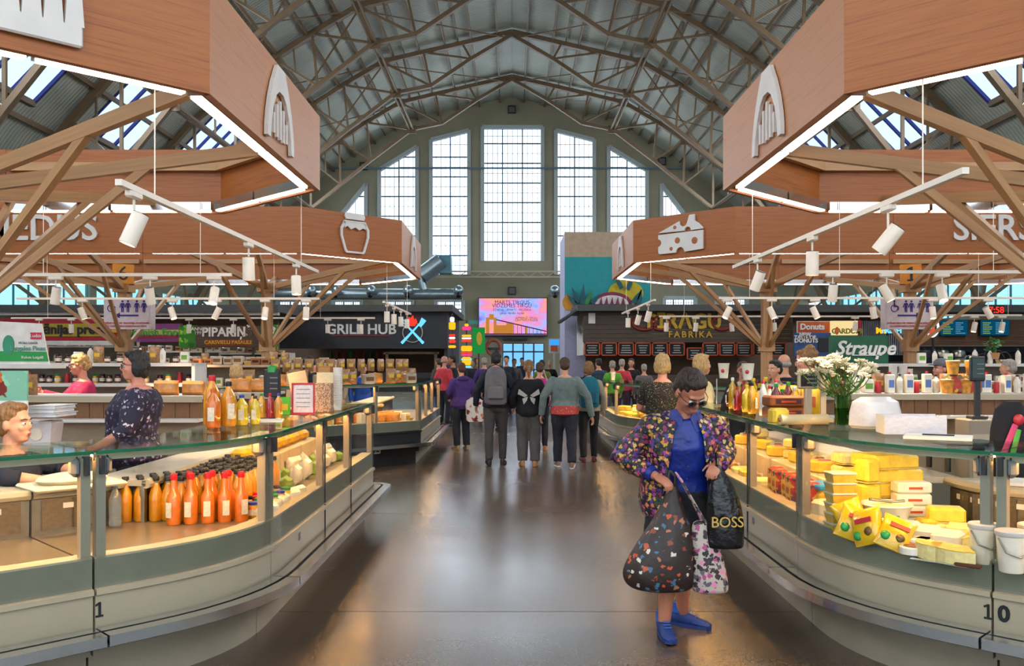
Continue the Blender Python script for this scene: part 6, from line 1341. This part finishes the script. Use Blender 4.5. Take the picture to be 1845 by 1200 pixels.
sl_ = sorted([(6.85 + (i % 7) * .24 + (i // 7) * .04, 2.28 - (i // 7) * .11 + .02 * (i % 2), i) for i in range(26)]); ct_ = {}
for y, x, i in sl_:
    k = (i * 5) % 6; ct_[k] = ct_.get(k, 0) + 1
    inst('sauce_bottle', big(mats_[k], caps_[k], .2 + .05 * ((i * 3) % 4) * .5, .03 + .006 * (i % 3), i % 2 == 0), '%s sauce bottle on the right glass top, %s of its colour from the camera' % (nm_[k], nth[ct_[k] - 1]), 'bottle', 'sauce bottles on the right glass top', (x, y, zT), random.random() * 6)
for i, (x, y, hh) in enumerate(((2.2, 8.3, .0), (2.1, 7.9, .0), (2.05, 8.6, .0))):
    cp = T('snack_cup', 'white cup with a red cherry print standing on the sauce shelf, %s' % ['rear one', 'middle one', 'far one'][i], 'cup', (x, y, zT + .26), 0, 'cherry-print cups'); MB().lathe([(.04, 0), (.055, .14), (.058, .145)], 14).build('cup', PKW, cp, True); MB().ell((-.02, -.045, .07), (.018, .01, .018)).build('cherry', CAPR, cp, True)
o = MB().box((2.16, 7.95, zT + .252), (.3, 1.8, .012)).build('sauce_shelf', GLASSG); tag(o, 'small glass shelf over the sauce bottles on the right', 'shelf')
for x, y in ((2.03, 7.1), (2.29, 7.1), (2.03, 8.8), (2.29, 8.8)): MB().cyl((x, y, zT), (x, y, zT + .25), .008).build('support', STEEL, o)
SNK = [('snack_packet', pillow(.14, .22, .06, YELP)), ('print', MB().box((0, -.031, .11), (.08, .003, .08)).mesh('print', M('print_orange', '#d2641a', .5)))]
for i in range(8): inst('snack_packet', SNK, 'yellow snack packet behind the brown cartons, %s from the camera' % (nth + ['seventh', 'eighth'])[i], 'snack packet', 'yellow snack packets on the right', (2.33 + (i % 2) * .05, 6.95 + i * .1 - .0, zT + (.0 if False else .0)), .3 * (i % 3) - .2)
pb = MB(); rings = []
for z, rx, ry in ((0, .15, .1), (.02, .17, .12), (.1, .165, .12), (.17, .15, .1), (.2, .1, .05)): rings.append([(math.cos(t) * rx * (1 + .06 * math.sin(5 * t)), math.sin(t) * ry, z) for t in [q * math.pi / 10 for q in range(20)]])
tag(pb.loft(rings).build('plastic_bag', M('thin_plastic', '#e0d8d4', .3, var=.08, bump=.6, coat=.3), None, True, ((1578 - 922) * 5.7 / FPX, 5.7, zT), (0, 0, .2)), 'bulky white plastic bag on the right glass top beside the vase', 'plastic bag')
wb = T('white_carton', 'cut-open white carton on the right glass top', 'carton', ((1640 - 922) * 5.3 / FPX, 5.3, zT), -.15); bx('front', (0, -.1, .055), (.34, .006, .11), M('carton_lilac_white', '#d9d2d4', .6), wb); bx('back', (0, .1, .055), (.34, .006, .11), M('carton_lilac_white', '#d9d2d4'), wb); bx('side', (-.17, 0, .055), (.006, .2, .11), PAPER, wb); bx('side', (.17, 0, .045), (.006, .2, .09), PAPER, wb); bx('bottom', (0, 0, .004), (.34, .2, .006), PAPER, wb)
o = MB().box((0, 0, .008), (.34, .24, .016)).build('paper_stack', PAPER, None, False, ((1690 - 922) * 4.95 / FPX, 4.95, zT), (0, 0, -.5)); tag(o, 'stack of papers with glasses on the right glass top', 'paper stack'); MB().tube([(-.08, 0, .02), (0, -.03, .022), (.08, 0, .02)], .004).build('spectacles', DARK, o)
wt_ = T('weighing_scale', 'flat black weighing scale on the right worktop', 'weighing scale', ((1710 - 922) * 5.9 / FPX + .12, 5.95, 1.0)); MB().box((0, 0, .03), (.42, .34, .06), ch=.02).build('base', BLACK, wt_, True); MB().box((0, 0, .085), (.4, .32, .02), ch=.008).build('pan', DARK, wt_, True); bx('pan_edge', (0, -.16, .07), (.38, .006, .012), M('maroon', '#5a1420', .5), wt_); 
for a, b in ((-.17, -.13), (.17, -.13), (-.17, .13), (.17, .13)): MB().cyl((a, b, -.095), (a, b, .005), .02).build('foot', BLACK, wt_)
bk = T('black_bag', 'black bag with a red flower and pink and green ribbons at the right edge', 'bag', ((1822 - 922) * 5.6 / FPX, 5.6, .906)); MB().loft([[(math.cos(t) * rx, math.sin(t) * .07, z) for t in [q * math.pi / 8 for q in range(16)]] for z, rx in ((0, .13), (.02, .15), (.3, .13), (.42, .1), (.47, .04))]).build('bag', BLK, bk, True); MB().ell((-.0, -.08, .36), (.035, .02, .035)).build('red_flower', RED, bk, True)
MB().tube([(-.02, -.08, .33), (-.08, -.09, .2), (-.13, -.1, .08)], .02, 6, sq=.3).build('pink_ribbon', M('ribbon_pink', '#d2406a', .6), bk); MB().tube([(.0, -.08, .3), (-.04, -.09, .16), (-.08, -.1, .05)], .018, 6, sq=.3).build('green_ribbon', M('ribbon_green', '#57a83a', .6), bk)

# ------------------------------------------------------------------ cases and shelves behind the counters
BRP = MW('brown_back_panel', '#6b4726', '#7d5530', .5, 8, .6)
def back_case(label, x0, x1, y, ztop=1.28, glow=True, panels=True):
    t = T('back_case', label, 'display case'); w = x1 - x0; xm = (x0 + x1) / 2
    bx('plinth', (xm, y + .35, .2), (w, .6, .4), KICKM, t); bx('ledge', (xm, y - .08, 1.045), (w, .24, .03), SHELFW, t); bx('lower_front', (xm, y + .02, .72), (w, .04, .62), M('case_beige', '#a08e76', .6), t)
    bx('top', (xm, y + .3, ztop - .015), (w, .72, .03), SHOPW, t); bx('top_edge', (xm, y - .06, ztop - .03), (w, .02, .06), CREAM, t)
    n = int(w / .135)
    for i in range(n): bx('back_panel', (x0 + w * (i + .5) / n, y, 1.155), (w / n - .006, .02, .19), BRP, t)
    return t
back_case('beige case with brown back panels in front of the magenta jacket', -5.6, -3.05, 8.8); back_case('case with brown back panels under the orange loaves', -3.04, -2.62, 9.6)
back_case('long case with brown back panels behind the weighing scale', 3.25, 6.2, 9.35)
def shelf_unit(label, x0, x1, y, levels, back=1.0, depth=.4, mat=None, top=0):
    t = T('shelf_unit', label, 'shelf unit'); w = x1 - x0; xm = (x0 + x1) / 2; mat = mat or SHELFW; hh = max(levels)
    for z in levels: bx('shelf', (xm, y + depth / 2, z - .02), (w, depth, .04), mat, t)
    for x in (x0 + .02, x1 - .02): bx('upright', (x, y + depth / 2, hh / 2), (.04, depth, hh), mat, t)
    bx('back', (xm, y + depth + .01, hh / 2), (w, .02, hh), M('shelf_back', '#8f8272', .7), t)
    return t
shelf_unit('white shelf unit behind the magenta jacket', -6.3, -3.75, 10.5, (.5, .95, 1.36, 1.60))
shelf_unit('long shelf unit under the brown sign', -5.4, -3.52, 14.0, (.5, .9, 1.22, 1.56), mat=M('shelf_tan', '#b59f86', .6))
shelf_unit('pale shelf unit right of the brown sign', -3.95, -3.2, 15.7, (.5, .9, 1.2, 1.54))
shelf_unit('long white shelf unit under the green script board', 4.8, 7.8, 12.2, (.5, .95, 1.3, 1.585))
shelf_unit('far shop shelves under the red sign', -12.4, -9.7, 23.2, (.6, 1.2, 1.6, 2.0), mat=SHOPW); shelf_unit('far shop shelves under the purple sign', -9.5, -7.0, 21.4, (.6, 1.2, 1.55, 1.85), mat=SHOPW)
shelf_unit('far shop shelves under the green square sign', -6.9, -5.2, 20.9, (.6, 1.2, 1.55, 1.8), mat=SHOPW)
# goods on those shelves
def box_goods(nm, mat, w, d, h, band=None):
    p = [(nm, rb((w, d, h), mat, min(w, h) * .08))]
    if band: p.append(('label', MB().box((0, -d / 2 - .002, h * .5), (w * .7, .004, h * .4)).mesh('label', band)))
    return p
CB = M('kraft_box', '#a5683a', .8, var=.15); PLB_ = M('plastic_box', '#bfae98', .25, var=.25, scale=8, coat=.4)
KINDS_ = [('kraft box', box_goods('kraft_box', CB, .13, .12, .1, M('cut_out_dark', '#3a2010', .8)), 'box'), ('dried fruit box', box_goods('plastic_box', PLB_, .15, .14, .13, M('dried_fruit', '#7a4a1e', .6)), 'box'), ('lidded tub', TUB, 'tub'),
          ('white bottle', big(M('bottle_white', '#e6ddd0'), CAPK, .2, .035), 'bottle'), ('dark glass jar', jar(DKRED, CAPK), 'jar'), ('amber jar', jar(HONEY, CAPG_), 'jar'), ('green-labelled pack', box_goods('white_pack', PKW, .1, .08, .14, M('label_green', '#6fa03a', .6)), 'pack'), ('yellow-labelled pack', box_goods('white_pack', PKW, .11, .08, .12, YEL), 'pack'), ('red drink can', [('drink_can', lath([(.026, 0), (.03, .006), (.03, .11), (.026, .118)], RED, 12)), ('can_top', lath([(.025, .118), (.025, .12)], STEEL, 10))], 'can'), ('red-capped carton', box_goods('milk_carton', PKW, .08, .08, .2, M('label_blue', '#5a7ab8', .5)) + [('cap', MB().cyl((0, 0, .2), (0, 0, .225), .015).mesh('cap', CAPR))], 'carton'), ('nut pouch', [('nut_pouch', pillow(.14, .2, .08, M('nut_pouch', '#9a7048', .35, var=.4, scale=30, coat=.4))), ('label', MB().box((0, -.041, .1), (.07, .003, .05)).mesh('label', YEL))], 'pouch'), ('bagged loaf', [('bread_bag', pillow(.24, .14, .14, M('bread_orange', '#d28a3e', .35, var=.3, scale=14, bump=.4, coat=.5))), ('clip', MB().box((0, 0, .14), (.04, .012, .012)).mesh('clip', WHITE))], 'bread')]
ORDN = ['first', 'second', 'third', 'fourth', 'fifth', 'sixth', 'seventh', 'eighth', 'ninth', 'tenth', 'eleventh', 'twelfth', 'thirteenth', 'fourteenth', 'fifteenth', 'sixteenth', 'seventeenth', 'eighteenth', 'nineteenth', 'twentieth'] + ['last'] * 20
def row(where, z, y, x0, x1, kinds, step=.15, jit=.02, double=False, depth=.12):
    x = x0; i = 0; cnt = {}
    while x < x1:
        k = kinds[i % len(kinds)] if i % 5 else random.choice(kinds); lb, parts, cat = KINDS_[k]
        cnt[k] = cnt.get(k, 0) + 1; inst(parts[0][0], parts, ORDN[cnt[k] - 1] + ' ' + lb + ' from the left ' + where, cat, where + ': ' + lb, (x, y + random.uniform(0, depth), z + .001), random.uniform(-.15, .15), random.uniform(.92, 1.08))
        x += step * random.uniform(.85, 1.2); i += 1
row('on the white shelf top behind the magenta jacket', 1.60, 10.62, -6.1, -3.85, [3, 4, 6, 3, 10], .13); row('on the middle white shelf behind the magenta jacket', 1.36, 10.62, -6.0, -3.85, [4, 5, 8, 4], .11)
row('on the top shelf under the brown sign', 1.56, 14.1, -5.3, -3.6, [1, 2, 0, 0, 1, 10], .145); row('stacked at the back under the brown sign', 1.56, 14.26, -5.3, -3.6, [1, 1, 10], .17); row('on the middle shelf under the brown sign', 1.22, 14.1, -5.3, -3.6, [6, 7, 6, 7, 2], .12); row('low under the brown sign', .9, 14.1, -5.3, -3.6, [6, 11, 7], .14)
row('on the pale shelf right of the brown sign', 1.54, 15.8, -3.85, -3.3, [1, 0, 2], .15); row('on the middle pale shelf right of the brown sign', 1.2, 15.8, -3.85, -3.3, [7, 6], .12)
row('on the case beside the floral blouse', 1.281, 9.75, -3.0, -2.64, [11], .2); row('on the brown-panelled case behind the floral blouse', 1.281, 8.95, -3.5, -3.1, [11], .24)
row('on the brown-panelled case by the frame edge', 1.281, 8.95, -5.5, -4.75, [10, 2], .16)
row('on the long right case', 1.281, 9.5, 3.4, 6.0, [9, 8, 9, 3, 6, 10, 9, 3], .1, depth=.05); row('at the back of the long right case', 1.281, 9.72, 3.4, 6.0, [10, 9, 1, 3, 10], .15)
row('on the white shelf under the green script board', 1.585, 12.36, 5.7, 7.4, [2, 3, 6], .2); row('on the middle shelf under the green script board', 1.3, 12.32, 4.95, 7.6, [6, 1, 10, 7], .16)
row('in the far red-signed shop', 2.0, 23.3, -12.2, -9.8, [3, 4, 1], .16, double=True); row('on the middle shelf of the far red-signed shop', 1.6, 23.3, -12.2, -9.8, [4, 3, 5], .15); row('in the far purple-signed shop', 1.85, 21.5, -9.4, -7.1, [1, 2, 0, 1], .2); row('on the middle shelf of the far purple-signed shop', 1.55, 21.5, -9.4, -7.1, [1, 0, 2], .19); row('in the shop under the green square sign', 1.8, 21.0, -6.8, -5.3, [0, 2, 1], .18); row('on the middle shelf under the green square sign', 1.55, 21.0, -6.8, -5.3, [1, 2], .18)
# goods in and on the far stalls
def place_on(path, f, off): p, n = cut(path, 0, f)[-1]; return p - n * off
for i in range(18):
    p = place_on(PL2, .12 + i * .028, .2 + .12 * (i % 2)); k = [10, 10, 1, 11][i % 4]; lb, parts, cat = KINDS_[k]; inst(parts[0][0], parts, '%s piled on the far left counter, %s from the left' % (lb, ORDN[i]), cat, 'goods piled on the far left counter', (p.x, p.y, 1.272), random.random(), 1.15)
for i in range(14):
    p = place_on(PL2, .2 + i * .024, .3); lb, parts, cat = KINDS_[10]; inst(parts[0][0], parts, 'upper nut pouch on the far left counter, %s from the left' % ORDN[i], cat, 'upper pouches of nuts on the far left counter', (p.x, p.y, 1.272 + .19), random.random(), .95)
for i in range(40):
    p = place_on(PL2, .05 + i * .0125, .25 + .18 * (i % 3)); k = [11, 7, 6, 11, 2][i % 5]; lb, parts, cat = KINDS_[k]; inst(parts[0][0], parts, lb + ' behind the glass of the counter numbered 25', cat, 'inside the counter numbered 25: ' + lb, (p.x, p.y, zD + (.0)), random.random() * 3, 1.2)
for i in range(36):
    p = place_on(PR2, .3 + i * .0105, .22 + .16 * (i % 3)); tp, lb = [(BLK3, 'yellow cheese block'), (BLK4, 'pale cheese block'), (WHL, 'cheese wheel with a red disc')][i % 3]
    inst(tp[0][0], tp, lb + ' in the rounded far counter', 'cheese', 'cheeses in the rounded far counter: ' + lb, (p.x, p.y, zD + (.08 if i % 5 == 0 else 0)), random.random() * 3, 1.1)
for f, off in ((.1, .6), (.62, .2)):
    p = place_on(PR2, f + .2, .2); cp = T('drink_cup', 'white paper cup on the rounded far counter, %s' % ('left one' if f > .5 else 'right one'), 'cup', (p.x, p.y, 1.242), 0, 'paper cups on the far counter'); MB().lathe([(.035, 0), (.045, .13), (.048, .135)], 12).build('cup', PKW, cp, True); MB().lathe([(.047, .135), (.04, .15)], 12).build('lid', WHITE, cp, True)
# small pieces seen between the stalls
mk = T('dairy_sign', 'white and green dairy sign with a red badge, at the left edge', 'sign', (0, 0, 0)); a_ = 8.55
MB().prism([(at(-40, 0, a_).x, at(0, 656, a_).z), (at(88, 0, a_).x, at(0, 656, a_).z), (at(74, 0, a_).x, at(0, 583, a_).z), (at(-40, 0, a_).x, at(0, 577, a_).z)], .02, Matrix.Translation((0, a_, 0))).build('panel', SIGNW, mk)
MB().prism([(at(-40, 0, a_).x, at(0, 651, a_).z), (at(87, 0, a_).x, at(0, 651, a_).z), (at(84, 0, a_).x, at(0, 634, a_).z), (at(-40, 0, a_).x, at(0, 632, a_).z)], .01, Matrix.Translation((0, a_ - .012, 0))).build('green_band', M('dairy_green', '#1d9440', .5), mk)
text('Latgales Piens', .062, M('dairy_letter', '#5f9a86', .5), mk, fpos(50, 628, a_ - .012), 0, .006, .001); text('Ražots Latgalē', .036, SIGNW, mk, fpos(58, 644, a_ - .02), 0, .006); text('MŪSU GARŠA', .03, GREY, mk, fpos(50, 618, a_ - .012), 0, .006)
slabbox('red_badge', 54, 73, 599, 611, a_ - .014, a_, M('badge_red', '#cf2f4a', .5), mk); text('Ludza', .045, SIGNW, mk, fpos(63.5, 605, a_ - .02), 0, .004); disc('green_ring', 14, 622, 10, 18, a_ - .014, M('dairy_leaf', '#2f8f6a', .5), mk); slabbox('shelf_edge', -60, 90, 657, 664, a_ - .1, a_ + .2, SHELFW, mk); slabbox('leg', -58, -48, 664, 760, a_ - .05, a_ + .1, SHELFW, mk)
po = T('food_poster', 'green and orange food poster standing at the left edge', 'poster', (0, 0, 0)); slabbox('sheet', -10, 48, 668, 722, 6.2, 6.22, MV('poster_food', '#7fb89a', ['#c2601e', '#7a2418', '#d98a3a', '#8fc9a8'], 7, width=.5, bump=0), po); slabbox('white_foot', -10, 48, 722, 762, 6.2, 6.22, SIGNW, po)
for i, (y0, y1, w) in enumerate(((745, 752, 44), (738, 744, 40), (731, 737, 42))):
    o = slabbox('foam_tray', 50, 50 + w + 6, y0, y1, 6.35, 6.65, M('foam_white', '#dcdde2', .6)); tag(o, 'white foam tray stacked on the plastic tub, %s from the bottom' % nth[i], 'tray', 'foam trays on the plastic tub'); slabbox('rim', 49, 51 + w + 6, y0, y0 + 1, 6.34, 6.66, SIGNW, o)
tb = T('plastic_tub', 'frosted plastic tub with a round sticker at the left', 'tub', (at(76, 0, 6.5).x, 6.5, 1.02)); MB().loft([[(x * w, y * w * .8, z) for x, y in ((-1, -1), (1, -1), (1, 1), (-1, 1))] for z, w in ((0, .095), (.14, .11), (.16, .112), (.175, .1))]).build('tub', M('frosted', '#c9c3c4', .4), tb); MB().lathe([(.045, 0), (.045, .003)], 16, Matrix.Translation((0, -.086, .08)) @ Matrix.Rotation(R(90), 4, 'X')).build('sticker', M('sticker_cream', '#d9cdb8', .6), tb)
o = MB().box((0, 0, .5), (.6, .4, 1.0), ch=.01).build('side_cabinet', M('side_cabinet_beige', '#9a8a74', .6), None, False, (at(60, 0, 6.5).x, 6.55, .02)); tag(o, 'beige cabinet under the plastic tub', 'cabinet'); bx('cabinet_door', (0, -.205, .5), (.5, .012, .85), CREAM, o); bx('base', (0, 0, -.01), (.58, .38, .02), DARK, o)
# plant on a little bicycle stand and trays on the right shelf
bp_ = T('plant_stand', 'bicycle-shaped plant stand with a green plant on the right shelf', 'plant stand', (at(1795, 0, 12.35).x, 12.4, 1.587))
for dx, r in ((-.17, .07), (.14, .08)): MB().tube([(dx + r * math.cos(t), 0, r + r * math.sin(t)) for t in [i * math.pi / 8 for i in range(17)]], .006, 6).build('wheel', DARK, bp_)
MB().tube([(-.17, 0, .07), (-.1, 0, .2), (.08, 0, .18), (.14, 0, .08)], .006, 6).build('frame', DARK, bp_); MB().tube([(-.1, 0, .2), (-.12, 0, .3), (-.16, 0, .3)], .006, 6).build('handlebar', DARK, bp_); MB().lathe([(.05, .06), (.07, .15), (.06, .15)], 10).build('pot', CARD, bp_, True)
lf = MB()
for i in range(50): a = random.random() * 6.28; r0 = random.random() * .12; lf.ell((math.cos(a) * r0, math.sin(a) * r0, .17 + random.random() * .18), (.04, .018, .005), (random.uniform(-1, 1), random.uniform(-1, 1), a), 6, 4)
lf.build('foliage', M('plant_green', '#3f7a34', .5, var=.3), bp_)['kind'] = 'stuff'
dm = T('glass_dome', 'clear cake dome on the white shelf beside the plant', 'cake dome', (at(1752, 0, 12.35).x, 12.4, 1.587)); MB().lathe([(.15, 0), (.15, .02), (.14, .06), (.09, .1), (.02, .12)], 16).build('dome', MG('dome_glass', '#cfdcdf', .3), dm, True); MB().lathe([(.16, -.0), (.16, .012)], 16).build('tray', STEEL, dm)
cps = [(1612, .3), (1690 - 60, .32), (1640, .26)]
for i, (px, hh) in enumerate(cps):
    cs = T('cup_stack', 'stack of clear plastic cups on the long right case, %s' % nth[i], 'cup stack', (at(px, 0, 9.55).x, 9.6, 1.282), 0, 'plastic cup stacks on the right')
    for q in range(int(hh / .03)): MB().lathe([(.035, 0), (.045, .1), (.048, .105)], 10).build('cup', M('cup_frosted', '#dcd6d2', .3), cs, True, (0, 0, q * .022))
for i, px in enumerate((1718, 1752, 1740, 1708)):
    pt = T('ice_cream_pot', 'orange-printed paper pot on the long right case, %s from the left' % ['second', 'fourth', 'third', 'first'][i], 'pot', (at(px, 0, 9.4).x, 9.42, 1.282 + (.2 if i < 2 else 0)), 0, 'paper pots on the right'); MB().lathe([(.05, 0), (.07, .14), (.074, .145)], 14).build('pot', M('pot_orange_print', '#d9973c', .5, var=.4, scale=20), pt, True); MB().lathe([(.074, .145), (.06, .15)], 14).build('rim', PKW, pt)
for i in range(2): block('carton pile carrying the orange-printed pots, %s' % ['left', 'right'][i], (1718, 1752)[i], 9.45, 1.282, (.16, .12, .198), MV('mag_print', '#8a6a4a', ['#b8352a', '#d9b04a', '#3a5a2a'], 12, width=.45, bump=0), 0, 'carton', 'carton', 'printed cartons under the pots', RED)
scale_post('dark green card reader screen on a post by the long right case', (at(1760, 0, 8.9).x, 8.9, 1.05), M('reader_green', '#12382c', .3), .6, 0, DARK)
o = MB().box((0, 0, .52), (.3, .3, 1.04), ch=.01).build('post_plinth', KICKM, None, False, (at(1760, 0, 8.9).x, 8.9, .005)); tag(o, 'grey plinth under the card reader post', 'plinth'); bx('plinth_door', (0, -.152, .5), (.24, .008, .8), CREAM, o)
